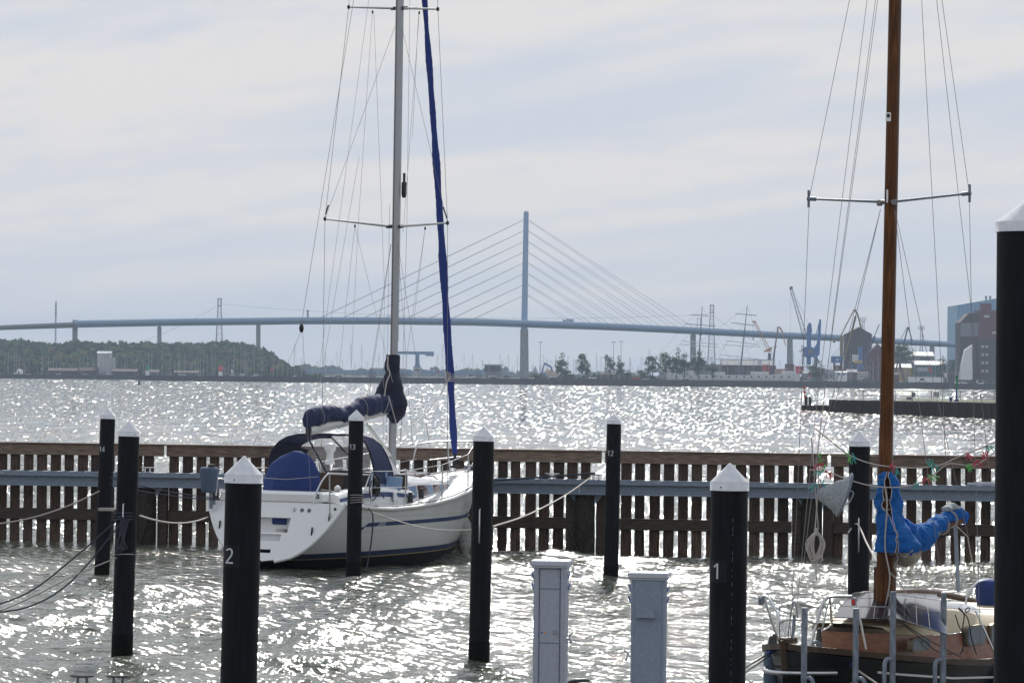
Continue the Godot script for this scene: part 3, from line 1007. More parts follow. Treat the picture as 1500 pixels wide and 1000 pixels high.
func make_woods() -> void:
	rng.seed = 31
	var crowns := []
	for i in 3:
		crowns.append(tree_mesh(11.0, 5.6, 2.0, 16, 26, 0.95))
	# the wood on the hill reads as one mass
	var ridge := [[-420, 493], [-120, 494], [0, 497], [40, 500], [75, 503], [110, 500], [160, 502], [200, 501], [235, 503], [260, 504], [290, 502], [320, 499], [345, 502], [368, 506], [385, 512], [398, 519], [412, 530], [425, 541], [440, 548]]
	for kind in 3:
		var xf := []
		var tint := []
		for i in 620:
			var px := rng.randf_range(-220, 438)
			var row := rng.randf()
			var k := 0
			while k < ridge.size() - 2 and ridge[k + 1][0] < px:
				k += 1
			var crest: float = lerpf(ridge[k][1], ridge[k + 1][1], (px - ridge[k][0]) / (ridge[k + 1][0] - ridge[k][0]))
			var z := 2330.0 + 230.0 * row
			var top := at(px, crest, 2560.0)
			var high := lerpf(9.0, maxf(4.0, top.y - 1.0), sin(row * PI * 0.5)) + rng.randf_range(-2.0, 2.0)
			if high < 4.0:
				continue
			var s := minf(rng.randf_range(0.7, 1.6), high / 11.0 + 0.2)
			var p := at(px, 550, z)
			xf.append(Transform3D(Basis(Vector3.UP, rng.randf() * TAU).scaled(Vector3(s, s, s)), Vector3(p.x, high - 10.0 * s, -z)))
		var mm := MultiMesh.new()
		mm.transform_format = MultiMesh.TRANSFORM_3D
		mm.use_colors = true
		mm.mesh = crowns[kind]
		mm.instance_count = xf.size()
		for i in xf.size():
			mm.set_instance_transform(i, xf[i])
			var g := rng.randf_range(0.7, 2.3)
			mm.set_instance_color(i, Color(g * rng.randf_range(0.85, 1.25), g, g * rng.randf_range(0.8, 1.1)))
		var o := MultiMeshInstance3D.new()
		o.name = ["dark_green_wood", "mid_green_wood", "light_green_wood"][kind]
		o.multimesh = mm
		o.material_override = M.leaf[[2, 0, 3][kind]]
		add_child(o)
		tag(o, ["darkest crowns of the wood on the left hill", "mid green crowns of the wood on the left hill", "lighter crowns of the wood on the left hill"][kind], "wood")
		o.set_meta("kind", "stuff")
	# hazy tree line far behind the old bridge
	for kind in 2:
		var mm := MultiMesh.new()
		mm.transform_format = MultiMesh.TRANSFORM_3D
		mm.mesh = crowns[kind]
		mm.instance_count = 260
		for i in 260:
			var px := rng.randf_range(395, 1500)
			var z := rng.randf_range(4300.0, 4900.0)
			var low := 540.0 + (px - 430) * 0.0107
			var bump := 4.0 * sin(px * 0.045) + 3.0 * sin(px * 0.13 + 1.0) + (6.0 if px > 440 and px < 575 else 0.0) + (5.0 if px > 630 and px < 735 else 0.0)
			if px > 760:
				bump -= 5.0
			var p := at(px, low - bump * 0.55 + rng.randf_range(-1.5, 4.0), z)
			var s := rng.randf_range(1.1, 2.1)
			mm.set_instance_transform(i, Transform3D(Basis(Vector3.UP, rng.randf() * TAU).scaled(Vector3(s * 1.3, s, s)), Vector3(p.x, p.y - 10.5 * s, -z)))
		var o := MultiMeshInstance3D.new()
		o.name = ["distant_tree_line", "distant_tree_line_behind"][kind]
		o.multimesh = mm
		o.material_override = M.leaf[[0, 4][kind]]
		add_child(o)
		tag(o, ["hazy blue tree line on the horizon behind the old bridge", "hazy trees filling the gaps of the horizon tree line"][kind], "trees")
		o.set_meta("kind", "stuff")
	# undergrowth along the mole and below the cranes
	var bushes := MultiMesh.new()
	bushes.transform_format = MultiMesh.TRANSFORM_3D
	bushes.mesh = crowns[1]
	bushes.instance_count = 150
	for i in 150:
		var px := rng.randf_range(782, 965) if i < 95 else rng.randf_range(1172, 1300) if i < 125 else rng.randf_range(365, 470)
		var z := rng.randf_range(2010.0, 2060.0)
		var p := at(px, 552, z)
		var s := rng.randf_range(0.22, 0.52)
		bushes.set_instance_transform(i, Transform3D(Basis(Vector3.UP, rng.randf() * TAU).scaled(Vector3(s * 1.4, s, s)), Vector3(p.x, 1.2, -z)))
	var under := MultiMeshInstance3D.new()
	under.name = "undergrowth"
	under.multimesh = bushes
	under.material_override = M.leaf[0]
	add_child(under)
	tag(under, "low green undergrowth along the far quay", "bushes")
	under.set_meta("kind", "stuff")
	# single trees one can tell apart
	var loose := []
	for i in 4:
		loose.append(tree_mesh(13.0, 4.0, 0.8, 24, 44, 0.40))
	var trunks := trunk_mesh(12.0, 3.0, 0.28)
	for q in [[822, 514, 556, 20, "loose leafy tree on the mole, first right of the bridge pylon"], [854, 511, 556, 18, "slender tall tree on the mole, second right of the bridge pylon"], [860, 530, 556, 14, "low bushy tree beside the slender tree on the mole"], [893, 516, 556, 16, "loose tree behind the dark signal mast, left of the red flag"], [908, 519, 556, 14, "loose tree by the two lamp masts above the red flag"],
			[956, 515, 557, 24, "loose tree above the tall ship's bowsprit"], [975, 509, 557, 22, "tall tree behind the tall ship's bow"], [991, 507, 557, 20, "tallest tree left of the concrete pier behind the ship"], [1003, 512, 557, 20, "tree just left of the pier behind the ship's foremast"], [1024, 507, 557, 22, "dark tree just right of the pier behind the ship"], [1044, 527, 557, 16, "small round tree right of the ship's foremast"],
			[1196, 523, 560, 26, "round dark tree below the blue harbour crane"], [1318, 499, 540, 44, "broad tree under the bridge right of the wooden mast"], [1382, 518, 560, 22, "tree between the green shed and the brown granary"], [1396, 520, 560, 18, "tree at the foot of the blue shipyard hall"],
			[830, 536, 556, 14, "dark bush left of the moored boats right of the pylon"], [940, 539, 557, 18, "low bush on the mole left of the tall ship"], [785, 545, 556, 22, "low green hedge tree right beside the bridge pylon"], [920, 540, 556, 20, "bush on the mole right of the red flag"]]:
		var z := 1925.0 if q[0] < 1300 else 2080.0
		tree(q[0], q[1], q[2], z, q[3] * 1.15, loose[rng.randi() % 4], trunks, 13.0, 4.0, M.leaf[[0, 2, 4][rng.randi() % 3]], q[4], "trees on the far shore")
	for q in [[20, 522, 552, 30, "round tree at the left edge of the far marina"], [54, 527, 552, 22, "lighter round tree by the white shed at the left"], [5, 530, 552, 20, "dark bush at the far left shore"], [97, 531, 552, 14, "small tree left of the long brown sheds"], [240, 527, 552, 22, "tree right of the second bridge pier"], [350, 530, 552, 24, "tree right of the red and white beacon"], [415, 538, 552, 22, "last tree at the right foot of the hill"], [440, 541, 553, 18, "low tree right of the hill's foot"]]:
		tree(q[0], q[1], q[2], 2180.0, q[3], crowns[rng.randi() % 3], trunks, 11.0, 5.6, M.leaf[rng.randi() % 5], q[4], "trees on the far shore")

# ---------------------------------------------------------------- the big bridge
func make_bridge() -> void:
	var z := 2600.0
	var top := [[-400, 478.5], [0, 474.0], [112, 469.3], [250, 466.6], [377, 465.2], [440, 464.2], [560, 464.3], [700, 466.3], [780, 469.2], [900, 473.5], [1000, 478.3], [1060, 481.6], [1130, 485.4], [1230, 490.0], [1305, 495.4], [1400, 500.4], [1700, 518.0]]
	var deep := [[-400, 6.0], [0, 6.7], [112, 7.8], [377, 7.9], [440, 8.0], [700, 8.1], [1000, 7.6], [1230, 7.0], [1400, 5.6], [1700, 5.0]]
	var line := func(rows: Array, px: float) -> float:
		var k := 0
		while k < rows.size() - 2 and rows[k + 1][0] < px:
			k += 1
		return lerpf(rows[k][1], rows[k + 1][1], (px - rows[k][0]) / (rows[k + 1][0] - rows[k][0]))
	var up := func(px: float, dy := 0.0) -> Vector3:
		return at(px, line.call(top, px) + dy, z)
	var b := thing("cable_stayed_bridge", "long blue cable stayed road bridge with one slender pylon", "bridge", Vector3(0, 0, -z))
	var local := func(v: Vector3, dz := 0.0) -> Vector3:
		return Vector3(v.x, v.y, v.z + z + dz)
	# girder in three lengths: concrete approach, main steel girder, right approach
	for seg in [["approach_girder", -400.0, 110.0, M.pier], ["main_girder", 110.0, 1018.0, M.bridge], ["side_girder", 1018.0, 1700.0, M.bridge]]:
		var rings := []
		var low := []
		var n := 28
		for i in n + 1:
			var px: float = lerpf(seg[1], seg[2], float(i) / n)
			var t: Vector3 = local.call(up.call(px, 2.6))
			var d: float = line.call(deep, px) * z / F
			rings.append(PackedVector3Array([t + Vector3(0, 0, 7.5), t + Vector3(0, 0, -7.5), t + Vector3(0, -d * 0.40, -7.5), t + Vector3(0, -d * 0.40, 7.5)]))
			low.append(PackedVector3Array([t + Vector3(0, -d * 0.40, 6.8), t + Vector3(0, -d * 0.40, -6.8), t + Vector3(0, -d, -3.5), t + Vector3(0, -d, 3.5)]))
		var st := new_st()
		loft(st, rings, true, true, false)
		var g := obj(seg[0], st, seg[3], b)
		st = new_st()
		loft(st, low, true, true, false)
		obj("box_web", st, M.pier if seg[0] == "approach_girder" else M.bridge_low, g)
		if seg[0] == "approach_girder":
			continue
		# wind screens along both sides, with their posts
		for s in [-1.0, 1.0]:
			st = new_st()
			for i in n:
				var p: Vector3 = local.call(up.call(lerpf(seg[1], seg[2], float(i) / n), 2.6), s * 7.2)
				var q: Vector3 = local.call(up.call(lerpf(seg[1], seg[2], float(i + 1) / n), 2.6), s * 7.2)
				for e in [0.06, -0.06]:
					quad(st, p + Vector3(0, 0, e), p + Vector3(0, 1.15, e), q + Vector3(0, 1.15, e), q + Vector3(0, 0, e))
				quad(st, p + Vector3(0, 1.15, 0.06), p + Vector3(0, 1.15, -0.06), q + Vector3(0, 1.15, -0.06), q + Vector3(0, 1.15, 0.06))
			obj("wind_screen", st, M.screen, g)
		st = new_st()
		var m := int((seg[2] - seg[1]) / 5.3)
		for i in m:
			var p: Vector3 = local.call(up.call(seg[1] + i * 5.3, 2.6), 7.5)
			box(st, p + Vector3(0, 0.85, 0), Vector3(0.22, 1.7, 0.22))
		obj("railing_posts", st, M.bridge_low, g).set_meta("kind", "stuff")
	# piers: px, top, bottom, half width in px
	for q in [[109.5, 468.5, 552.0, 3.6], [233.0, 478.5, 554.0, 2.8], [378.0, 475.5, 556.0, 3.0], [768.0, 482.0, 560.0, 6.0], [1015.5, 490.0, 565.0, 4.0], [1157.5, 497.0, 566.0, 3.9], [1366.0, 506.0, 568.0, 3.2], [1600.0, 516.0, 575.0, 3.2]]:
		var st := new_st()
		var p: Vector3 = local.call(at(q[0], q[1], z))
		var f: Vector3 = local.call(at(q[0], q[2], z))
		var w: float = q[3] * z / F
		if q[0] < 115.0:
			for s in [-1.0, 1.0]:
				box(st, Vector3(p.x + s * w * 0.55, (p.y + f.y) * 0.5, 0), Vector3(w * 0.84, p.y - f.y, 4.0))
			box(st, Vector3(p.x, (p.y + f.y) * 0.5, -0.4), Vector3(w * 1.2, p.y - f.y - 1.0, 3.0))
		else:
			var rings := []
			for k in 5:
				var t := k / 4.0
				var c := f.lerp(p, t)
				var ww := w * lerpf(1.12, 0.96, t)
				rings.append(PackedVector3Array([c + Vector3(-ww, 0, 2.2), c + Vector3(-ww * 0.72, 0, 3.0), c + Vector3(ww * 0.72, 0, 3.0), c + Vector3(ww, 0, 2.2), c + Vector3(ww, 0, -2.2), c + Vector3(-ww, 0, -2.2)]))
			loft(st, rings, true, true, false)
			box(st, p + Vector3(0, 0.5, 0), Vector3(w * 0.9, 1.2, 3.0))
		obj("pier", st, M.pier, b)
	# the pylon
	var st := new_st()
	var rings := []
	var p0: Vector3 = local.call(at(768.0, 483.0, z))
	var p1: Vector3 = local.call(at(770.8, 310.5, z))
	for k in 9:
		var t := k / 8.0
		rings.append(ring(p0.lerp(p1, t), Vector3(lerpf(2.45, 1.95, t), 0, 0), Vector3(0, 0, lerpf(3.2, 2.4, t)), 12))
	loft(st, rings)
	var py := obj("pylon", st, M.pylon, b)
	st = new_st()
	box(st, p1 + Vector3(0, 0.25, 0), Vector3(3.0, 0.5, 3.0))
	box(st, p1 + Vector3(0.4, 0.9, 0), Vector3(0.5, 0.9, 0.5))
	obj("beacon_light", st, M.hull_far, py)
	# stay cables
	var ya := [320.4, 336.3, 352.2, 367.8, 383.5, 399.3, 415.2, 431.0]
	var xl := [461.0, 494.0, 525.0, 556.0, 588.0, 621.0, 653.0, 685.0]
	var xr := [1018.0, 994.0, 969.0, 944.0, 919.0, 894.0, 869.0, 843.0]
	for k in 8:
		for s in [-1.0, 1.0]:
			for e in 2:
				var px: float = xl[k] if e == 0 else xr[k]
				var a: Vector3 = local.call(at(770.4 if e == 0 else 771.0, ya[k], z))
				var t: Vector3 = local.call(up.call(px, 5.0), s * 6.9)
				if e == 1:
					t.x += s * 2.2
				a += Vector3(0, 0.35 * s if e == 1 else 0.0, s * 1.2)
				st = new_st()
				tube(st, [a, t], 0.12, 5)
				obj("stay_cable", st, M.cable, b)
	# gantry and lamp on the deck
	st = new_st()
	var l: Vector3 = local.call(up.call(450.5, 1.5))
	box(st, l + Vector3(0, 2.6, 0), Vector3(1.3, 5.0, 1.0))
	box(st, l + Vector3(0, 5.6, 0), Vector3(2.0, 1.0, 1.4))
	obj("lamp_mast", st, M.pier, b)
	st = new_st()
	l = local.call(up.call(1024.0, 1.5))
	box(st, l + Vector3(-1.3, 4.0, 0), Vector3(0.35, 8.0, 0.4))
	box(st, l + Vector3(1.3, 4.0, 0), Vector3(0.35, 8.0, 0.4))
	box(st, l + Vector3(0, 7.8, 0), Vector3(2.9, 0.4, 0.4))
	obj("gantry", st, M.pier, b)
	# a lorry crossing
	var lp: Vector3 = up.call(833.0, 2.6)
	var t := thing("lorry", "pale lorry crossing the bridge right of the pylon", "lorry", lp)
	st = new_st()
	box(st, Vector3(0.7, 2.2, 3.0), Vector3(6.2, 2.4, 2.4), 0.1)
	obj("cargo_box", st, M.screen, t)
	st = new_st()
	box(st, Vector3(-3.6, 1.7, 3.0), Vector3(1.9, 2.2, 2.3), 0.2)
	obj("cab", st, M.bridge, t)
	for k in [-3.3, 0.0, 2.8]:
		st = new_st()
		lathe(st, [Vector2(0.5, -1.2), Vector2(0.5, 1.2)], 10, Vector3(k, 0.5, 3.0), Basis(Vector3.RIGHT, PI / 2))
		obj("wheel", st, M.black, t)

# ---------------------------------------------------------------- helpers for the harbour
func lattice(st: SurfaceTool, a: Vector3, b: Vector3, w0: float, w1: float, n: int, r: float) -> void:     # a four legged lattice boom from a to b
	var d := (b - a).normalized()
	var u := d.cross(Vector3.BACK if absf(d.z) < 0.8 else Vector3.UP).normalized()
	var w := u.cross(d)
	var prev := []
	for i in n + 1:
		var t := float(i) / n
		var c := a.lerp(b, t)
		var h := lerpf(w0, w1, t) * 0.5
		var q := [c + (u + w) * h, c + (u - w) * h, c - (u + w) * h, c - (u - w) * h]
		if prev:
			for k in 4:
				tube(st, [prev[k], q[k]], r, 4, -1.0, false)
				tube(st, [prev[k], q[(k + 1) % 4]] if i & 1 else [prev[(k + 1) % 4], q[k]], r * 0.6, 3, -1.0, false)
		prev = q

func house(called: String, label: String, x1: float, x2: float, y_eave: float, y_base: float, y_ridge: float, z: float, deep: float, wall: Material, roof: Material, windows := [], gable_front := false) -> Node3D:
	var a := at(x1, y_base, z)
	var b := at(x2, y_base, z)
	var e := at((x1 + x2) * 0.5, y_eave, z).y
	var r := at((x1 + x2) * 0.5, y_ridge, z).y
	var base := minf(a.y, b.y)
	var t := thing(called, label, "building", Vector3((a.x + b.x) * 0.5, base, -z - deep * 0.5))
	var w := b.x - a.x
	e -= base
	r -= base
	var st := new_st()
	if gable_front:
		prism(st, [Vector2(-w * 0.5, 0), Vector2(w * 0.5, 0), Vector2(w * 0.5, e), Vector2(0, r), Vector2(-w * 0.5, e)], deep)
	else:
		prism(st, [Vector2(-deep * 0.5, 0), Vector2(deep * 0.5, 0), Vector2(deep * 0.5, e), Vector2(0, maxf(r, e + 0.05)), Vector2(-deep * 0.5, e)], w, Transform3D(Basis(Vector3.UP, PI / 2), Vector3.ZERO))
	obj("wall", st, wall, t)
	st = new_st()
	var half := w * 0.5 if gable_front else deep * 0.5
	var long := deep if gable_front else w
	for s in [-1.0, 1.0]:
		var slope := Vector2(half, r - e)
		var mid := Vector3(s * half * 0.5, (r + e) * 0.5 + 0.12, 0)
		var bs := Basis(Vector3.BACK, -s * atan2(r - e, half))
		if not gable_front:
			bs = Basis(Vector3.UP, PI / 2) * bs
			mid = Basis(Vector3.UP, PI / 2) * mid
		box(st, mid, Vector3(slope.length() + 0.5, 0.22, long + 0.6), 0.0, bs)
	obj("roof", st, roof, t)
	for q in windows:      # centre and size in px
		var c := at(q[0], q[1], z)
		st = new_st()
		box(st, Vector3(c.x - t.position.x, c.y - base, deep * 0.5 + 0.02), Vector3(q[2] * z / F, q[3] * z / F, 0.3))
		obj("window", st, q[4] if q.size() > 4 else M.glass_far, t)
	return t

func sailboat(hull: Material) -> Node3D:        # 9 m long, beam on, mast 12 m over the water
	var s := Node3D.new()
	s.name = "moored_sailboat"
	var rings := []
	for i in 9:
		var t := i / 8.0
		var hb := 1.35 * pow(sin(PI * (0.16 + 0.84 * t * 0.98)), 0.6) if t < 1.0 else 0.03
		var sh := 1.0 + 0.35 * t * t
		rings.append(PackedVector3Array([Vector3(-4.5 + 9 * t, sh, hb), Vector3(-4.5 + 9 * t, 0.2, hb * 0.85), Vector3(-4.5 + 9 * t * 0.97, -0.4, 0), Vector3(-4.5 + 9 * t, 0.2, -hb * 0.85), Vector3(-4.5 + 9 * t, sh, -hb)]))
	var st := new_st()
	loft(st, rings)
	obj("hull", st, hull, s)
	st = new_st()
	box(st, Vector3(0.3, 1.5, 0), Vector3(3.4, 0.7, 1.7), 0.2)
	var cabin := obj("cabin", st, M.hull_far, s)
	st = new_st()
	box(st, Vector3(0.3, 1.58, 0), Vector3(2.6, 0.22, 1.76))
	obj("window", st, M.glass_far, cabin)
	st = new_st()
	tube(st, [Vector3(0.9, 1.0, 0), Vector3(0.9, 12.0, 0)], 0.15, 6, 0.09)
	obj("mast", st, M.mast_far, s)
	for y in [5.0, 8.4]:
		st = new_st()
		tube(st, [Vector3(0.9, y, -1.0), Vector3(0.9, y, 1.0)], 0.05, 4)
		obj("spreader", st, M.mast_far, s)
	st = new_st()
	tube(st, [Vector3(0.8, 2.2, 0), Vector3(-3.2, 2.1, 0)], 0.16, 6)
	obj("boom", st, hull, s)
	for e in [Vector3(4.4, 1.4, 0), Vector3(-4.4, 1.1, 0)]:
		st = new_st()
		tube(st, [Vector3(0.9, 11.9, 0), e], 0.033, 3)
		obj("stay", st, M.cable, s)
	return s

func car(where: Vector3, label: String, body: Material, long := 4.4, tall := 1.5) -> void:
	var c := thing("parked_car", label, "car", where)
	var st := new_st()
	box(st, Vector3(0, 0.6, 0), Vector3(long, 0.65, 1.8), 0.15)
	prism(st, [Vector2(-long * 0.36, 0.9), Vector2(long * 0.30, 0.9), Vector2(long * 0.16, tall), Vector2(-long * 0.28, tall)], 1.6)
	var b := obj("body", st, body, c)
	st = new_st()
	prism(st, [Vector2(-long * 0.31, 0.95), Vector2(long * 0.24, 0.95), Vector2(long * 0.14, tall - 0.1), Vector2(-long * 0.25, tall - 0.1)], 1.64)
	obj("window", st, M.glass_far, b)
	for k in [-0.3, 0.3]:
		st = new_st()
		lathe(st, [Vector2(0.01, -0.9), Vector2(0.32, -0.9), Vector2(0.32, 0.9), Vector2(0.01, 0.9)], 12, Vector3(k * long, 0.32, 0), Basis(Vector3.RIGHT, PI / 2))
		obj("wheel", st, M.black, c)

func flag(px: float, y_top: float, y_base: float, w_px: float, h_px: float, z: float, m: Material, label: String) -> void:
	var a := at(px, y_base, z)
	var b := at(px, y_top, z)
	var f := thing("flag", label, "flag", a)
	var st := new_st()
	tube(st, [Vector3.ZERO, Vector3(0, b.y - a.y, 0)], 0.09, 5)
	obj("flagpole", st, M.mast_far, f)
	st = new_st()
	var rows := []
	for k in 2:
		var row := PackedVector3Array()
		for i in 9:
			row.append(Vector3(0.1 + i / 8.0 * w_px * z / F, b.y - a.y - 0.1 - k * h_px * z / F - i * 0.06, sin(i * 1.1) * 0.25))
		rows.append(row)
	loft(st, rows, false, false)
	obj("cloth", st, m, f)

# ---------------------------------------------------------------- the far harbour, thing by thing
func make_marina() -> void:
	rng.seed = 8
	var protos := [sailboat(M.hull_far), sailboat(M.hull_blue)]
	var spans := [
		[2, 106, 21, "bare masted sailboat in the far marina left of the first bridge pier"],
		[112, 230, 27, "bare masted sailboat in the far marina between the first and second bridge pier"],
		[236, 375, 32, "bare masted sailboat in the far marina between the second and third bridge pier"],
		[381, 560, 20, "bare masted sailboat right of the third bridge pier, before the old bridge"],
		[640, 763, 16, "bare masted sailboat behind the mole, just left of the bridge pylon"],
		[776, 850, 15, "bare masted sailboat behind the mole, just right of the bridge pylon"],
		[850, 950, 15, "bare masted sailboat behind the mole, left of the tall ship"],
		[985, 1170, 24, "bare masted sailboat moored in front of the tall ship"],
		[1172, 1290, 32, "bare masted sailboat behind the mole, below the harbour cranes"],
		[1318, 1392, 16, "bare masted sailboat behind the mole, before the yellow shed"],
	]
	for s in spans:
		for i in s[2]:
			var px: float = lerpf(s[0], s[1], (i + rng.randf_range(0.1, 0.9)) / s[2])
			var z := rng.randf_range(1912.0, 1990.0) if px > 215.0 else rng.randf_range(2140.0, 2200.0)
			var white := rng.randf() < 0.72
			var b: Node3D = protos[0 if white else 1].duplicate()
			b.name = numbered("moored_sailboat")
			add_child(b)
			var p := at(px, 552, z)
			b.position = Vector3(p.x, 0, -z)
			var k := rng.randf_range(0.8, 1.5)
			if rng.randf() < 0.2:
				k = rng.randf_range(1.4, 1.9)
			var kind: String = ("tall" if k > 1.35 else "short" if k < 1.02 else "middling") + (" white " if white else " dark blue ")
			tag(b, (s[3] as String).replace("bare masted ", kind), "sailboat", "sailboats moored across the water")
			b.basis = Basis(Vector3.UP, rng.randf_range(-1.2, 1.2) + (PI if rng.randf() < 0.5 else 0.0)) * Basis(Vector3.BACK, rng.randf_range(-0.015, 0.015)) * Basis.from_scale(Vector3(0.9, k, 0.9))
	for p in protos:
		p.free()
	# low motor boats seen over the mole
	for q in [[498, 549.5, "white motor boat moored left of the navy sail cover"], [724, 552.0, "white motor cruiser left of the control house"], [812, 553.0, "white motor cruiser right of the bridge pylon"], [1006, 556.0, "white launch in front of the tall ship's hull"]]:
		var p := at(q[0], 556, 1925)
		var t := thing("motor_boat", q[2], "motor boat", Vector3(p.x, 0, -1925))
		var st := new_st()
		var rings := []
		for i in 7:
			var u := i / 6.0
			var hb := 1.6 * sqrt(maxf(0.0, 1.0 - pow(u, 4.0))) + 0.03
			rings.append(PackedVector3Array([Vector3(-5 + 10 * u, 2.3 + u * 0.9, hb), Vector3(-5 + 9.4 * u, -0.2, hb * 0.7), Vector3(-5 + 9.4 * u, -0.2, -hb * 0.7), Vector3(-5 + 10 * u, 2.3 + u * 0.9, -hb)]))
		loft(st, rings)
		obj("hull", st, M.car_white, t)
		st = new_st()
		prism(st, [Vector2(-3.5, 2.3), Vector2(2.6, 2.6), Vector2(1.0, 4.6), Vector2(-3.0, 4.6)], 2.2)
		var c := obj("cabin", st, M.car_white, t)
		st = new_st()
		prism(st, [Vector2(-2.9, 3.3), Vector2(1.75, 3.4), Vector2(0.95, 4.2), Vector2(-2.7, 4.2)], 2.3)
		obj("window", st, M.glass_far, c)

func make_left_shore() -> void:
	# grey storehouse tower, long sheds, beacons
	var g := house("storehouse_tower", "tall grey windowless storehouse tower in the left marina", 141.5, 161.5, 517.5, 552, 514.5, 2170, 7.0, M.white_wall, M.roof_pale, [[153.0, 523.0, 1.5, 1.6], [157.0, 523.0, 1.5, 1.6]])
	var st := new_st()
	box(st, Vector3(5.4, 6.2, -1.0), Vector3(2.0, 12.4, 4.0))
	obj("lift_shaft", st, M.white_wall, g)
	for q in [[70, 112, 543.0, 539.0, "long low shed left of the first bridge pier"], [115, 141, 543.0, 537.5, "dark shed with a brown roof left of the storehouse tower"], [164, 200, 544.0, 540.5, "low brownish shed right of the storehouse tower"], [212, 232, 545.0, 541.5, "small shed left of the second bridge pier"], [255, 290, 546.0, 543.0, "low shed behind the masts right of the second bridge pier"]]:
		var w := []
		for i in 5:
			w.append([lerpf(q[0], q[1], (i + 0.5) / 5.0), 546.3, 2.2, 2.4])
		house("harbour_shed", q[4], q[0], q[1], q[2], 552, q[3], 2160, 9.0, M.brick_brown, M.roof_brown, w)
	var v := thing("white_shed", "small bright white shed at the far left", "building", at(28.5, 550, 2150))
	st = new_st()
	prism(st, [Vector2(-1.8, 0), Vector2(1.8, 0), Vector2(1.6, 3.2), Vector2(-1.0, 4.2), Vector2(-1.8, 3.2)], 4.0)
	obj("wall", st, M.car_white, v)
	st = new_st()
	box(st, Vector3(-0.5, 1.2, 2.01), Vector3(1.0, 2.2, 0.1))
	obj("door", st, M.car_dark, v)
	for q in [[215.5, 535.0, M.green, "green topped white beacon at the left end of the mole"], [322.5, 535.5, M.red, "red topped white beacon on the mole below the lattice tower"]]:
		var a := at(q[0], 552, 1893)
		var b := at(q[0], q[1], 1893)
		var t := thing("harbour_beacon", q[3], "beacon", Vector3(a.x, 2.9, -1893), "harbour entrance beacons")
		var h := b.y - 2.9
		st = new_st()
		lathe(st, [Vector2(1.15, 0), Vector2(0.95, h * 0.42), Vector2(0.95, h * 0.45)], 14)
		obj("tower", st, M.car_white, t)
		st = new_st()
		lathe(st, [Vector2(1.05, h * 0.45), Vector2(1.05, h * 0.9), Vector2(0.4, h * 0.93), Vector2(0.4, h), Vector2(0.01, h + 0.2)], 14)
		obj("lantern", st, q[2], t)
	# tall antenna mast
	var a := at(80, 552, 2700)
	var top := at(80, 441, 2700)
	var t := thing("antenna_mast", "tall thin dark antenna mast behind the left approach of the bridge", "mast", a)
	st = new_st()
	lattice(st, Vector3.ZERO, Vector3(0, top.y - a.y, 0), 1.1, 0.6, 26, 0.16)
	for k in 4:
		box(st, Vector3(0, (top.y - a.y) * (0.80 + 0.045 * k), 0), Vector3(1.9, 0.7, 0.7))
	obj("lattice", st, M.cable, t)
	# two lattice towers of the power line and its wires
	for q in [[320.0, 436.0, 553.0, 8.0, "lattice power tower standing on the wooded hill"], [1042.0, 445.5, 566.0, 7.0, "lattice power tower behind the tall ship"]]:
		var f := at(q[0], q[2], 2760)
		var h := at(q[0], q[1], 2760).y - f.y
		t = thing("power_tower", q[4], "power tower", f, "lattice power towers")
		st = new_st()
		lattice(st, Vector3.ZERO, Vector3(0, h * 0.92, 0), 7.5, 2.4, 22, 0.20)
		obj("lattice", st, M.crane_dark, t)
		st = new_st()
		box(st, Vector3(0, h * 0.90, 0), Vector3(3.9, 0.5, 3.9))
		lattice(st, Vector3(0, h * 0.92, 0), Vector3(0, h * 0.99, 0), 2.9, 2.9, 2, 0.22)
		box(st, Vector3(0, h * 0.99, 0), Vector3(3.4, 0.5, 3.4))
		obj("platform", st, M.crane_dark, t)
	for q in [[321.0, 445.0, 1041.0, 460.0, 7.0, "upper wire of the power line across the strait"], [321.0, 446.0, 190.0, 505.0, 3.0, "wire running down left from the hill's power tower"], [1043.0, 461.0, 1120.0, 505.0, 2.0, "wire running down right from the ship side power tower"]]:
		st = new_st()
		tube(st, sag(at(q[0], q[1], 2760), at(q[2], q[3], 2760), q[4], 16), 0.09, 4)
		tag(obj("power_line", st, M.crane_dark), q[5], "power line")
	# navigation buoy
	var bp := at(203.5, 563, 1150)
	t = thing("buoy", "small dark conical buoy on the open water at the left", "buoy", Vector3(bp.x, 0, -1150))
	st = new_st()
	lathe(st, [Vector2(0.01, -0.3), Vector2(0.55, -0.3), Vector2(0.5, 0.4), Vector2(0.14, 1.7), Vector2(0.01, 1.9)], 12)
	obj("float", st, M.green_dark, t)
	st = new_st()
	ball(st, Vector3(0, 2.1, 0), Vector3(0.2, 0.2, 0.2), 8)
	obj("lamp", st, M.crane_dark, t)

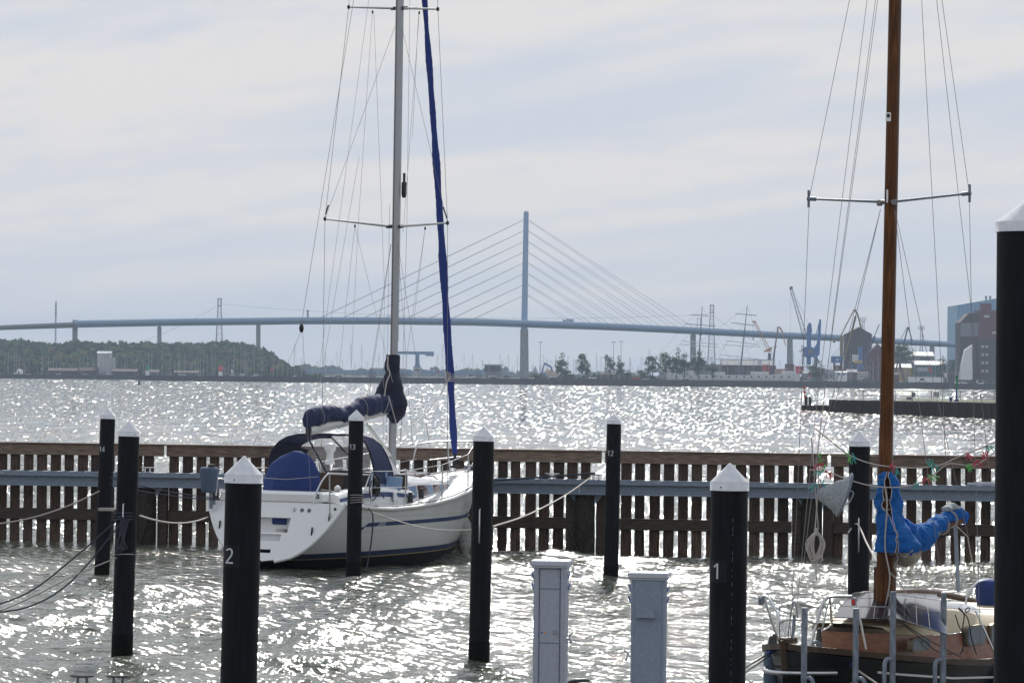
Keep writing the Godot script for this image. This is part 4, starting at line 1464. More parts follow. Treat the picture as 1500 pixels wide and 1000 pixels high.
func make_old_bridge() -> void:
	var z := 2680.0
	var t := thing("bascule_bridge", "low old bridge with a blue T shaped counterweight arm", "bridge", Vector3(0, 0, -z))
	var L := func(px: float, py: float) -> Vector3:
		var p := at(px, py, z)
		return Vector3(p.x, p.y, 0)
	var bar := func(x1: float, x2: float, y1: float, y2: float, deep: float) -> SurfaceTool:
		var a: Vector3 = L.call(x1, y1)
		var b: Vector3 = L.call(x2, y2)
		var st := new_st()
		box(st, (a + b) * 0.5, Vector3(absf(b.x - a.x), absf(a.y - b.y), deep))
		return st
	obj("deck", bar.call(432.0, 604.0, 541.0, 546.0, 9.0), M.bridge_low, t)
	obj("deck", bar.call(617.0, 732.0, 543.0, 548.5, 9.0), M.bridge_low, t)
	for px in [545.0, 590.0, 660.0, 700.0]:
		obj("pier", bar.call(px - 5.0, px + 5.0, 545.0, 556.0, 6.0), M.pier, t)
	var st := new_st()
	var arm := []
	for q in [[582.5, 514.4], [635.5, 514.8], [635.5, 521.6], [625.0, 521.4], [621.5, 519.0], [582.5, 518.6]]:
		var p: Vector3 = L.call(q[0], q[1])
		arm.append(Vector2(p.x, p.y))
	prism(st, arm, 5.0)
	obj("counterweight_arm", st, M.bridge_low, t)
	st = new_st()
	var leg := []
	for q in [[608.5, 518.8], [614.0, 518.8], [614.6, 534.0], [617.5, 540.0], [604.5, 540.0], [608.0, 534.0]]:
		var p: Vector3 = L.call(q[0], q[1])
		leg.append(Vector2(p.x, p.y))
	prism(st, leg, 4.0)
	obj("tower", st, M.bridge_low, t)
	var h := obj("machine_house", bar.call(605.5, 617.0, 537.5, 552.0, 7.0), M.white_wall, t)
	obj("window", bar.call(607.5, 615.0, 541.0, 543.0, 7.4), M.glass_far, h)
	# control house right of it
	var z2 := 2300.0
	var a := at(722, 556, z2)
	var c := thing("control_house", "dark flat roofed control house on legs left of the pylon", "building", Vector3(a.x, a.y, -z2))
	var s := z2 / F
	st = new_st()
	box(st, Vector3(0, 7.6, 0), Vector3(25 * s, 9 * s, 9), 0.2)
	obj("upper_storey", st, M.brick_brown, c)
	st = new_st()
	box(st, Vector3(0, 7.9, 4.52), Vector3(23 * s, 3.2 * s, 0.2))
	for k in 6:
		box(st, Vector3((k - 2.5) * 4.2 * s, 7.9, 4.6), Vector3(0.3, 3.4 * s, 0.3))
	obj("window", st, M.glass_far, c)
	st = new_st()
	box(st, Vector3(0, 10.1, 0), Vector3(30 * s, 0.5, 11), 0.1)
	obj("roof", st, M.roof_grey, c)
	st = new_st()
	box(st, Vector3(0.5, 2.6, 0), Vector3(22 * s, 5.6, 7))
	obj("lower_storey", st, M.pier, c)
	for q in [-1.0, 1.0]:
		st = new_st()
		tube(st, [Vector3(q * 4.4, 6, 4.0), Vector3(q * 5.4, -2, 4.6)], 0.25, 5)
		obj("leg", st, M.mast_far, c)

func make_mid_shore() -> void:
	# lamp masts with cross heads and a dark signal mast, right of the pylon
	for q in [[791.0, 501.0, "tall thin lamp mast with a cross head, first right of the pylon"], [898.5, 501.0, "tall thin lamp mast with a cross head, left of a pair"], [909.5, 500.0, "tall thin lamp mast with a cross head, right of a pair"]]:
		var a := at(q[0], 558, 1990)
		var h := at(q[0], q[1], 1990).y - a.y
		var t := thing("lamp_mast", q[2], "lamp mast", a, "lamp masts on the far quay")
		var st := new_st()
		tube(st, [Vector3.ZERO, Vector3(0, h, 0)], 0.20, 6, 0.12)
		obj("pole", st, M.crane_dark, t)
		st = new_st()
		box(st, Vector3(0, h, 0), Vector3(2.6, 0.3, 1.2))
		obj("lamp_head", st, M.crane_dark, t)
	var a := at(886.5, 558, 1940)
	var h := at(886.5, 518.0, 1940).y - a.y
	var t := thing("signal_mast", "dark signal mast with a cross arm before the loose trees", "mast", a)
	var st := new_st()
	tube(st, [Vector3.ZERO, Vector3(0, h, 0)], 0.25, 6, 0.2)
	obj("pole", st, M.crane_dark, t)
	st = new_st()
	box(st, Vector3(0, h - 2.0, 0), Vector3(2.6, 0.5, 0.5))
	box(st, Vector3(0.9, h - 1.2, 0), Vector3(1.0, 1.4, 0.5))
	obj("cross_arm", st, M.crane_dark, t)
	flag(907.0, 544.5, 557, 2.4, 6.0, 1935, M.red, "red flag right of the dark signal mast")
	flag(815.0, 544.0, 556, 2.4, 6.0, 1935, M.car_white, "white flag right of the pylon near the white cruiser")
	flag(1361.0, 536.5, 560, 4.5, 8.0, 1960, M.red, "bright red banner before the green shed")
	flag(1184.0, 545.0, 560, 3.2, 6.5, 1935, M.red, "pale red flag left of the wooden mast, over the mole")
	flag(1384.0, 545.5, 560, 3.0, 6.0, 1935, M.car_white, "white banner right of the green shed")
	flag(396.0, 539.0, 553, 3.0, 3.6, 1935, M.red, "small red flag right of the third bridge pier")
	flag(338.0, 540.0, 553, 2.4, 5.5, 1935, M.car_white, "white flag right of the red and white beacon")
	flag(640.0, 541.5, 554, 2.0, 4.5, 1935, M.red, "small red flag right of the machine house of the old bridge")
	# gravel heap with an excavator
	var p := at(805, 556, 2250)
	var g := thing("gravel_heap", "sandy heap of gravel behind the moored boats right of the pylon", "gravel heap", Vector3(p.x, p.y, -2250))
	st = new_st()
	var rows := []
	rng.seed = 4
	for k in 6:
		var r := ring(Vector3(0, k * 1.35, 0), Vector3(13.0 - 2.3 * k, 0, 0), Vector3(0, 0, 8.0 - 1.4 * k), 20)
		for i in r.size():
			r[i] += Vector3(rng.randf_range(-0.6, 0.6), rng.randf_range(-0.3, 0.3), 0)
		rows.append(r)
	loft(st, rows)
	obj("heap", st, M.sand, g)
	p = at(798, 553, 2240)
	t = thing("excavator", "blue excavator arm raised over the gravel heap", "excavator", Vector3(p.x, p.y, -2240))
	st = new_st()
	box(st, Vector3(-1.5, 2.0, 0), Vector3(4.0, 2.4, 2.6), 0.2)
	obj("body", st, M.crane_blue, t)
	st = new_st()
	prism(st, [Vector2(-2.6, 3.0), Vector2(-1.6, 3.0), Vector2(0.0, 8.6), Vector2(4.0, 6.4), Vector2(4.6, 4.2), Vector2(5.4, 4.4), Vector2(4.8, 7.2), Vector2(0.2, 10.0), Vector2(-0.8, 9.4)], 0.7)
	obj("arm", st, M.crane_blue, t)
	st = new_st()
	box(st, Vector3(-1.5, 0.5, 0), Vector3(4.6, 1.0, 3.0), 0.3)
	obj("track", st, M.black, t)
	# church spire in the haze
	p = at(784, 552, 4600)
	t = thing("church_tower", "tiny hazy church spire on the horizon right of the pylon", "church", Vector3(p.x, 2.0, -4600))
	st = new_st()
	box(st, Vector3(0, 5, 0), Vector3(7, 10, 7))
	obj("tower", st, M.pier, t)
	st = new_st()
	lathe(st, [Vector2(5.0, 10), Vector2(0.05, 19)], 4, Vector3.ZERO, Basis(Vector3.UP, PI / 4), false)
	obj("spire", st, M.roof_grey, t)

func make_tall_ship() -> void:
	var z := 2010.0
	var t := thing("tall_ship", "grey white three masted tall ship with bare crossed yards", "sailing ship", Vector3(0, 0, -z))
	var L := func(px: float, py: float, dz := 0.0) -> Vector3:
		var p := at(px, py, z)
		return Vector3(p.x, p.y, dz)
	var rings := []
	var st := new_st()
	for q in [[972.0, 543.5, 0.1], [982.0, 545.0, 2.4], [996.0, 546.8, 4.6], [1030.0, 548.3, 5.8], [1080.0, 549.0, 6.0], [1130.0, 548.5, 5.6], [1160.0, 547.8, 4.4], [1172.0, 547.2, 2.6]]:
		var s: Vector3 = L.call(q[0], q[1])
		var f: Vector3 = Vector3(s.x + (3.0 if q[0] < 990.0 else 0.0), -0.6, 0)
		rings.append(PackedVector3Array([s + Vector3(0, 0, q[2]), f + Vector3(0, 1.5, q[2] * 0.9), f + Vector3(0, 0, q[2] * 0.4), f + Vector3(0, 0, -q[2] * 0.4), f + Vector3(0, 1.5, -q[2] * 0.9), s + Vector3(0, 0, -q[2])]))
	loft(st, rings)
	var hull := obj("hull", st, M.white_wall, t)
	st = new_st()
	for i in 16:
		box(st, L.call(990.0 + i * 11.0, 551.5, 6.0), Vector3(1.0, 0.9, 0.4))
	obj("porthole_row", st, M.glass_far, hull)
	for q in [[1004.0, 1018.0, 543.0], [1040.0, 1062.0, 544.5], [1100.0, 1126.0, 544.0], [1146.0, 1166.0, 543.0]]:
		st = new_st()
		var a: Vector3 = L.call(q[0], q[2])
		var b: Vector3 = L.call(q[1], 549.5)
		box(st, (a + b) * 0.5, Vector3(b.x - a.x, a.y - b.y, 5.0), 0.2)
		obj("deck_house", st, M.hull_far, t)
	st = new_st()
	tube(st, [L.call(986.0, 548.0), L.call(948.0, 534.2)], 0.62, 8, 0.3)
	obj("bowsprit", st, M.car_white, t)
	var masts := [[1022.5, 549.0, 1029.0, 448.0, 0.55], [1084.0, 550.0, 1095.0, 447.5, 0.55], [1131.5, 549.0, 1139.5, 478.0, 0.45]]
	for m in masts:
		st = new_st()
		tube(st, [L.call(m[0], m[1]), L.call(lerpf(m[0], m[2], 0.5), lerpf(m[1], m[3], 0.5)), L.call(m[2], m[3])], m[4], 8, 0.16)
		var mast := obj("mast", st, M.crane_dark, t)
		st = new_st()
		var f1: Vector3 = L.call(lerpf(m[0], m[2], 0.58), lerpf(m[1], m[3], 0.58))
		box(st, f1, Vector3(1.8, 0.4, 2.2))
		obj("fighting_top", st, M.crane_dark, mast)
	for y in [[1011, 461.2, 1038, 462.3], [1003, 474.2, 1049, 477.5], [998, 499.3, 1052, 504.0], [994, 504.2, 1054, 508.6], [993, 518.8, 1058, 527.0], [1077, 459.2, 1109, 461.8], [1071, 472.6, 1106, 476.6], [1063, 498.7, 1113, 504.8], [1060, 505.0, 1115, 508.0], [1054, 519.2, 1114, 526.2]]:
		st = new_st()
		tube(st, [L.call(y[0], y[1], 3.0), L.call((y[0] + y[2]) * 0.5, (y[1] + y[3]) * 0.5, 0.6), L.call(y[2], y[3], -2.0)], 0.24, 6)
		obj("yard", st, M.hull_far if y[1] > 495.0 else M.pier, t)
	st = new_st()
	for s in [[1029, 449, 950, 535], [1027, 472, 962, 539], [1095, 449, 1027, 500], [1092, 474, 1024, 545], [1139, 480, 1092, 515], [1029, 449, 1080, 545], [1095, 449, 1130, 540], [1139, 480, 1170, 547], [1026, 490, 1010, 548], [1026, 490, 1040, 548], [1090, 490, 1072, 548], [1090, 490, 1104, 548], [1066, 500, 1040, 548], [1000, 505, 1012, 548]]:
		tube(st, [L.call(s[0], s[1]), L.call(s[2], s[3])], 0.055, 3, -1.0, false)
	obj("rigging", st, M.cable, t).set_meta("kind", "stuff")
	# behind the ship: warehouses and stacked containers
	house("long_warehouse", "dark long warehouse with a blue grey roof behind the tall ship", 1058, 1136, 535.0, 560, 526.8, 2120, 14.0, M.brick_brown, M.roof_grey, [[1070, 541, 4, 3], [1082, 541, 4, 3], [1094, 541, 4, 3], [1106, 541, 4, 3]])
	house("flat_building", "low flat building left of the long warehouse, behind the ship's foremast", 1004, 1058, 534.0, 560, 533.8, 2140, 10.0, M.pier, M.roof_grey, [[1012, 541, 5, 3], [1024, 541, 5, 3], [1036, 541, 5, 3], [1048, 541, 5, 3]])
	for q in [[1118, 1128, 534, 546, M.red, "dark red container stack left of the ship's mizzen mast"], [1129, 1137, 536, 546, M.brick_red, "brownish red container beside the ship's mizzen mast"], [1150, 1164, 533, 546, M.brick_red, "red container stack below the tall lattice crane"], [1165, 1178, 536, 548, M.red, "red container stack right of the concrete pier"], [1222, 1234, 535, 545, M.brick_red, "red containers under the olive crane's cab"]]:
		var a := at(q[0], q[3], 2090)
		var b := at(q[1], q[2], 2090)
		var c := thing("shipping_container", q[5], "container", Vector3((a.x + b.x) * 0.5, a.y, -2090), "stacked shipping containers")
		st = new_st()
		for k in 2:
			box(st, Vector3(0, (b.y - a.y) * (0.25 + 0.5 * k), 0), Vector3(b.x - a.x - 0.2 * k, (b.y - a.y) * 0.48, 2.6), 0.05)
		obj("steel_box", st, q[4], c)
		st = new_st()
		for k in 2:
			box(st, Vector3(b.x * 0.5 - a.x * 0.5 - 1.3, (b.y - a.y) * (0.25 + 0.5 * k), 1.33), Vector3(1.6, (b.y - a.y) * 0.38, 0.08))
		obj("door", st, M.brick_brown, c)

func jib(st: SurfaceTool, pts: Array, z: float, z0: float, r: float) -> void:       # a polyline of pixels at one distance, as a tube
	var v := []
	for q in pts:
		var p := at(q[0], q[1], z)
		v.append(Vector3(p.x, p.y, z0 - z))
	tube(st, v, r, 6)

func make_cranes() -> void:
	var z := 2150.0
	var at0 := Vector3(0, 0, -z)
	var V := func(px: float, py: float) -> Vector3:
		var p := at(px, py, z)
		return Vector3(p.x, p.y, 0)
	var block := func(x1: float, x2: float, y1: float, y2: float, deep: float, k := 0.1) -> SurfaceTool:
		var a: Vector3 = V.call(x1, y1)
		var b: Vector3 = V.call(x2, y2)
		var s := new_st()
		box(s, (a + b) * 0.5, Vector3(absf(b.x - a.x), absf(a.y - b.y), deep), k)
		return s
	# tall blue grey lattice jib crane
	var c := thing("harbour_crane", "tallest harbour crane, blue grey lattice jib leaning left, blue body", "crane", at0, "cranes of the far harbour")
	var st := new_st()
	lattice(st, V.call(1179.5, 492.0), V.call(1159.0, 423.0), 2.6, 1.2, 16, 0.14)
	var j := obj("jib", st, M.crane_dark, c)
	st = new_st()
	box(st, V.call(1159.3, 421.5), Vector3(1.9, 1.6, 1.4), 0.1)
	obj("jib_head", st, M.crane_dark, j)
	st = new_st()
	tube(st, [V.call(1160.0, 421.5), V.call(1186.0, 478.0)], 0.07, 4)
	tube(st, [V.call(1158.6, 423.0), V.call(1158.6, 487.0)], 0.06, 4)
	obj("hoist_rope", st, M.cable, c)
	obj("tower", block.call(1182.5, 1188.0, 478.0, 534.0, 3.4), M.crane_blue, c)
	st = new_st()
	prism(st, [Vector2(-1.4, -1.0), Vector2(2.0, -1.0), Vector2(1.2, 4.6), Vector2(0.2, 5.0), Vector2(-1.0, 3.2)], 2.0, Transform3D(Basis(), V.call(1185.5, 484.0)))
	obj("tower_head", st, M.crane_blue, c)
	st = block.call(1178.0, 1191.0, 508.0, 523.0, 5.0, 0.3)
	st.set_smooth_group(-1)
	var cab := obj("machine_house", st, M.crane_blue, c)
	obj("cab", block.call(1183.5, 1189.5, 511.5, 518.0, 5.6), M.crane_olive, cab)
	st = new_st()
	lattice(st, V.call(1177.0, 534.0), V.call(1176.0, 505.0), 1.2, 1.0, 5, 0.12)
	lattice(st, V.call(1171.0, 515.0), V.call(1184.0, 508.0), 1.0, 1.0, 4, 0.12)
	obj("stair_tower", st, M.crane_dark, c)
	# second blue tower beside it
	c = thing("harbour_crane", "blue crane with a folded upright jib right of the tallest crane", "crane", at0, "cranes of the far harbour")
	st = new_st()
	var b0: Vector3 = V.call(1198.0, 520.0)
	var b1: Vector3 = V.call(1202.0, 467.5)
	tube(st, [b0, b0.lerp(b1, 0.6), b1], 1.4, 6, 0.7)
	tube(st, [V.call(1193.5, 500.0), V.call(1200.5, 472.0)], 0.25, 5)
	obj("jib", st, M.crane_blue, c)
	st = new_st()
	var poly := []
	for q in [[1191, 512], [1199, 500], [1200.5, 510], [1199, 520], [1196, 524], [1192, 524]]:
		var p: Vector3 = V.call(q[0], q[1])
		poly.append(Vector2(p.x, p.y))
	prism(st, poly, 4.0)
	obj("machine_house", st, M.crane_blue, c)
	obj("tower", block.call(1193.5, 1197.5, 523.0, 545.0, 3.0), M.crane_blue, c)
	# orange crane left
	c = thing("harbour_crane", "orange crane with a long thin jib right of the ship's second mast", "crane", at0, "cranes of the far harbour")
	st = new_st()
	lattice(st, V.call(1129.0, 517.0), V.call(1106.0, 471.5), 1.9, 0.9, 12, 0.13)
	var jb := obj("jib", st, M.crane_orange, c)
	st = new_st()
	box(st, V.call(1104.8, 471.0), Vector3(2.2, 0.9, 1.0), 0.1)
	obj("jib_head", st, M.crane_orange, jb)
	st = new_st()
	tube(st, [V.call(1103.5, 472.0), V.call(1103.5, 494.0)], 0.06, 4)
	box(st, V.call(1103.5, 496.0), Vector3(0.7, 1.4, 0.6))
	obj("hoist_rope", st, M.crane_dark, c)
	obj("tower", block.call(1125.5, 1129.5, 517.0, 548.0, 2.2), M.crane_dark, c)
	st = new_st()
	prism(st, [Vector2(-3.4, -1.6), Vector2(0.6, -1.0), Vector2(2.2, 1.2), Vector2(0.8, 1.6), Vector2(-1.0, 0.4), Vector2(-3.2, -0.8)], 1.8, Transform3D(Basis(), V.call(1127.0, 512.0)))
	obj("machine_house", st, M.crane_orange, c)
	# brown bent crane
	c = thing("harbour_crane", "slim brown crane with a drooping tip, left of the tallest crane", "crane", at0, "cranes of the far harbour")
	st = new_st()
	jib(st, [[1132.0, 530.0], [1140.5, 478.5]], z, z, 0.5)
	var jc := obj("jib", st, M.crane_orange, c)
	st = new_st()
	jib(st, [[1140.5, 478.5], [1143.5, 480.5], [1146.5, 486.0]], z, z, 0.55)
	jib(st, [[1146.5, 486.0], [1149.0, 497.0], [1151.5, 506.0]], z, z, 0.3)
	obj("jib_tip", st, M.crane_orange, jc)
	obj("base", block.call(1129.5, 1134.0, 528.0, 548.0, 2.4), M.crane_dark, c)
	# olive level luffing crane
	c = thing("harbour_crane", "olive crane with a peaked double link jib before the gabled storehouse", "crane", at0, "cranes of the far harbour")
	st = new_st()
	jib(st, [[1237.5, 528.0], [1254.0, 462.5]], z, z, 0.75)
	obj("jib", st, M.crane_olive, c)
	st = new_st()
	jib(st, [[1252.0, 452.8], [1256.5, 459.5], [1259.5, 470.0], [1261.8, 481.0]], z, z, 0.6)
	obj("fly_jib", st, M.crane_olive, c)
	st = new_st()
	jib(st, [[1252.0, 452.8], [1241.0, 474.0], [1231.0, 494.0], [1222.5, 499.5]], z, z, 0.4)
	ball(st, V.call(1222.3, 500.2), Vector3(0.9, 0.9, 0.9), 8)
	obj("link", st, M.crane_olive, c)
	obj("tower", block.call(1231.0, 1235.5, 492.0, 532.0, 2.6), M.crane_olive, c)
	st = new_st()
	jib(st, [[1220.0, 521.0], [1232.0, 507.0]], z, z, 0.12)
	obj("ladder", st, M.crane_dark, c)
	var hb := obj("machine_house", block.call(1218.0, 1234.0, 521.5, 531.5, 4.6), M.crane_blue, c)
	obj("plate", block.call(1224.5, 1228.5, 525.5, 528.0, 4.8), M.hull_far, hb)
	obj("leg", block.call(1221.0, 1224.0, 531.5, 556.0, 3.0), M.crane_olive, c)
	obj("leg", block.call(1231.0, 1234.5, 531.5, 556.0, 3.0), M.crane_olive, c)
	# blue crane by the wooden mast
	c = thing("harbour_crane", "bright blue crane with a dark raised boom left of the wooden mast", "crane", at0, "cranes of the far harbour")
	st = new_st()
	jib(st, [[1265.5, 531.5], [1281.5, 492.5]], z, z, 0.85)
	jib(st, [[1281.5, 492.5], [1288.5, 475.0]], z, z, 0.3)
	obj("boom", st, M.crane_dark, c)
	obj("tower", block.call(1258.0, 1263.5, 508.0, 542.0, 3.4), M.crane_blue, c)
	st = new_st()
	for q in [[1244.0, 556.0, 1249.0, 535.0], [1270.0, 556.0, 1264.0, 535.0], [1244.5, 545.0, 1268.0, 545.0], [1249.0, 535.0, 1264.0, 535.0], [1252.0, 556.0, 1257.0, 535.0]]:
		jib(st, [[q[0], q[1]], [q[2], q[3]]], z, z, 0.55)
	obj("portal_leg", st, M.crane_blue, c)
	obj("cab", block.call(1251.5, 1263.0, 527.5, 532.0, 3.8), M.yellow, c)
	obj("counterweight", block.call(1249.0, 1257.5, 519.0, 530.0, 3.4), M.hull_far, c)
	# small blue portal crane right of the mast
	c = thing("harbour_crane", "small blue portal crane with a yellow cab right of the wooden mast", "crane", at0, "cranes of the far harbour")
	st = new_st()
	jib(st, [[1318.5, 527.0], [1330.5, 479.5]], z, z, 0.5)
	jib(st, [[1330.5, 478.5], [1333.5, 487.0], [1336.5, 499.0]], z, z, 0.4)
	jib(st, [[1329.5, 479.0], [1320.0, 496.0]], z, z, 0.2)
	obj("jib", st, M.crane_dark, c)
	obj("tower", block.call(1315.0, 1319.5, 502.0, 524.0, 2.6), M.crane_dark, c)
	obj("cab", block.call(1309.0, 1322.5, 524.0, 530.5, 4.0), M.yellow, c)
	for q in [[1309.5, 558.0, 1315.5, 530.5], [1326.0, 558.0, 1318.0, 530.5]]:
		st = new_st()
		jib(st, [[q[0], q[1]], [q[2], q[3]]], z, z, 0.55)
		obj("leg", st, M.crane_dark, c)
	# lamp towers
	for q in [[1264.0, 464.5, "lattice lamp tower with a platform behind the olive crane"], [1349.5, 477.5, "lattice lamp tower with a forked head right of the wooden mast"]]:
		var f := at(q[0], 566, 2300)
		var h := at(q[0], q[1], 2300).y - f.y
		var t := thing("lamp_tower", q[2], "lamp tower", f, "lattice lamp towers in the far harbour")
		st = new_st()
		lattice(st, Vector3.ZERO, Vector3(0, h * 0.95, 0), 2.2, 1.3, 20, 0.12)
		obj("lattice", st, M.crane_dark, t)
		st = new_st()
		box(st, Vector3(0, h * 0.95, 0), Vector3(4.2, 0.25, 2.0))
		for k in 4:
			box(st, Vector3((k - 1.5) * 1.2, h * 0.975, 0), Vector3(0.5, 1.1, 0.4))
		box(st, Vector3(0, h, 0), Vector3(4.2, 0.2, 0.3))
		obj("lamp_rack", st, M.crane_dark, t)

func make_city() -> void:
	# gabled brick storehouse behind the cranes and its neighbour
	house("gabled_storehouse", "dark brick storehouse with a flat gable behind the olive crane", 1239.5, 1277.0, 489.5, 562, 479.5, 2190, 16.0, M.brick_brown, M.roof_brown, [[1246, 500, 3, 3], [1253, 500, 3, 3], [1261, 500, 3, 3], [1269, 500, 3, 3], [1246, 512, 3, 3], [1269, 512, 3, 3], [1272, 522, 3, 3]], true)
	house("red_storehouse", "reddish brick building with a steep roof left of the wooden mast", 1268.0, 1304.0, 522.0, 562, 504.0, 2170, 12.0, M.brick_red, M.roof_brown, [[1276, 533, 3, 4], [1284, 533, 3, 4], [1292, 533, 3, 4], [1276, 544, 3, 4], [1284, 544, 3, 4]], true)
	house("small_brick_house", "small brick house just right of the wooden mast", 1302.0, 1314.0, 520.0, 562, 508.5, 2200, 10.0, M.brick_red, M.roof_brown, [[1308, 528, 3, 3], [1308, 538, 3, 3]], true)
	house("white_roofed_shed", "long pale roofed shed with grey wall right of the wooden mast", 1302.0, 1368.0, 521.0, 562, 515.0, 2250, 16.0, M.pier, M.roof_pale, [[1330, 525, 22, 2.0], [1355, 525, 14, 2.0]])
	house("yellow_shed", "yellow walled shed with a pale sloping roof behind the portal crane", 1302.0, 1340.0, 538.5, 562, 533.0, 2180, 16.0, M.yellow, M.roof_pale, [[1308, 543, 3, 5, M.white_wall], [1328, 546, 4, 6, M.white_wall]])
	house("green_shed", "dark green shed with a pale roof left of the trees", 1340.0, 1382.0, 534.5, 562, 528.5, 2170, 16.0, M.green_dark, M.roof_pale, [[1352, 541, 16, 6, M.white_wall], [1372, 541, 4, 8]])
	house("low_pale_roof", "low wide pale roof on the quay before the yellow shed", 1332.0, 1382.0, 560.0, 566, 552.8, 1915, 8.0, M.pier, M.roof_pale, [[1345, 562, 6, 2], [1368, 562, 6, 2]])
	house("kiosk", "small white kiosk with a blue band under the olive crane", 1225.0, 1241.0, 545.5, 562, 544.0, 1990, 6.0, M.car_white, M.roof_pale, [[1229, 548, 4, 2.4, M.crane_blue], [1236.5, 548, 5, 2.4, M.crane_blue]])
	house("dark_kiosk", "small dark house left of the white kiosk", 1207.0, 1223.0, 547.5, 562, 542.0, 2000, 6.0, M.pier, M.roof_grey, [[1211, 551, 3, 3], [1218, 551, 3, 3]])
	# a jumble of low harbour buildings behind the masts
	for q in [[1136, 1152, 546.0, 541.0, "low red roofed house left of the fourth bridge pier", M.white_wall, M.brick_red], [1176, 1190, 547.0, 543.0, "low grey hut below the blue crane tower", M.pier, M.roof_grey], [1190, 1208, 546.0, 540.0, "brown roofed house right of the round dark tree", M.brick_brown, M.roof_brown], [1241, 1256, 545.0, 541.0, "low brick house behind the white kiosk", M.brick_red, M.roof_grey], [1256, 1272, 548.0, 544.0, "low pale house under the bright blue crane", M.white_wall, M.roof_brown], [966, 1000, 544.0, 539.5, "long grey shed behind the tall ship's bow", M.pier, M.roof_grey], [880, 905, 548.0, 545.0, "low pale shed behind the trees left of the red flag", M.white_wall, M.roof_brown], [1300, 1318, 549.0, 545.5, "small red house right at the foot of the wooden mast", M.brick_red, M.roof_brown], [1378, 1402, 548.0, 543.0, "low brown house before the trees by the blue hall", M.brick_brown, M.roof_brown]]:
		var wn := []
		for i in 4:
			wn.append([lerpf(q[0], q[1], (i + 0.5) / 4.0), q[2] + 3.5, 1.6, 2.2])
		house("harbour_house", q[4], q[0], q[1], q[2], 566, q[3], 2075, 8.0, q[5], q[6], wn)
	for q in [[690.0, "white van parked on the mole left of the white cruiser", M.car_white], [742.0, "dark car on the mole between the control house and the pylon", M.car_dark], [868.0, "white car on the mole under the loose trees", M.car_white], [932.0, "red car on the mole left of the tall ship", M.red], [1215.0, "white car on the mole by the dark kiosk", M.car_white], [1252.0, "dark car on the mole right of the white kiosk", M.car_dark], [1352.0, "white van on the mole before the low pale roof", M.car_white]]:
		var p := at(q[0], 560, 1892)
		car(Vector3(p.x, at(q[0], 549.2 + (q[0] - 204.0) * 0.0091, 1892).y, -1893), q[1], q[2], 5.4 if "van" in q[1] else 4.3, 2.2 if "van" in q[1] else 1.5)
	# blue shipyard hall far behind
	var z := 2750.0
	var V := func(px: float, py: float) -> Vector2:
		var p := at(px, py, z)
		return Vector2(p.x, p.y)
	var t := thing("shipyard_hall", "huge light blue shipyard hall behind the brick granary", "building", Vector3(0, 0, -z))
	var st := new_st()
	prism(st, [V.call(1394.5, 572), V.call(1395.5, 447.8), V.call(1560, 420.0), V.call(1560, 572)], 60.0)
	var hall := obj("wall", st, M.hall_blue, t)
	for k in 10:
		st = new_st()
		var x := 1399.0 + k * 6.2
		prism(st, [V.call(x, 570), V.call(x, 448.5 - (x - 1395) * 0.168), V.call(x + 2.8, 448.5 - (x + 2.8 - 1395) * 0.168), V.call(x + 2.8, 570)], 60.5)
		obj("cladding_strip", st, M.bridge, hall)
	for x in [1440.0, 1446.0]:
		st = new_st()
		var v: Vector2 = V.call(x, 437.0)
		lathe(st, [Vector2(0.7, -3), Vector2(0.7, 0.3), Vector2(0.95, 0.3), Vector2(0.95, 1.4), Vector2(0.01, 1.6)], 10, Vector3(v.x, v.y, 20))
		obj("roof_vent", st, M.roof_grey, t)
	# granary: brown part and red part
	z = 2120.0
	t = thing("brick_granary", "tall brown and red brick granary left of the guide pile", "building", Vector3(0, 0, -z))
	st = new_st()
	prism(st, [V.call(1402.5, 572), V.call(1403.5, 472.5), V.call(1416.5, 459.2), V.call(1434, 459.2), V.call(1434, 572)].map(func(p): return p * z / 2750.0 + Vector2(0, 3.4 * (1.0 - z / 2750.0))), 22.0)
	obj("brown_wing", st, M.brick_brown, t)
	var W := func(px: float, py: float) -> Vector3:
		var p := at(px, py, z)
		return Vector3(p.x, p.y, 11.0)
	for q in [["red_wing", 1430.5, 1500.0, 455.0, 575.0, M.brick_red, 24.0], ["penthouse", 1437.5, 1451.0, 444.5, 457.0, M.brick_red, 12.0], ["dark_band", 1430.0, 1500.5, 496.0, 575.0, M.brick_brown, 24.4], ["loft_wall", 1404.2, 1433.6, 473.0, 493.0, M.roof_grey, 22.4]]:
		var a: Vector3 = W.call(q[1], q[3])
		var b: Vector3 = W.call(q[2], q[4])
		st = new_st()
		box(st, Vector3((a.x + b.x) * 0.5, (a.y + b.y) * 0.5, 0), Vector3(b.x - a.x, a.y - b.y, q[6]))
		obj(q[0], st, q[5], t)
	for y in [463.8, 487.5, 507.8, 519.5, 531.5, 543.5]:
		for x in ([1440.0, 1444.0] if y < 470.0 else [1452.0, 1455.0] if y < 490.0 else [1436.0, 1442.0]):
			st = new_st()
			var c: Vector3 = W.call(x, y)
			box(st, Vector3(c.x, c.y, 12.25), Vector3(1.5, 1.5, 0.3))
			obj("window", st, M.roof_pale, t)
	for y in [505.0, 517.0, 529.0, 541.0]:
		st = new_st()
		var c: Vector3 = W.call(1412.0, y)
		box(st, Vector3(c.x, c.y, 11.1), Vector3(1.2, 1.6, 0.3))
		obj("window", st, M.glass_far, t)
	# white curved museum wall
	z = 2080.0
	t = thing("white_sail_wall", "white sail shaped wall of a modern building before the granary", "building", Vector3(0, 0, -z))
	st = new_st()
	var pts := []
	for q in [[1404.8, 556], [1409.0, 532], [1413.6, 512.5], [1424.5, 504.5], [1424.0, 556]]:
		var p := at(q[0], q[1], z)
		pts.append(Vector2(p.x, p.y))
	prism(st, pts, 7.0)
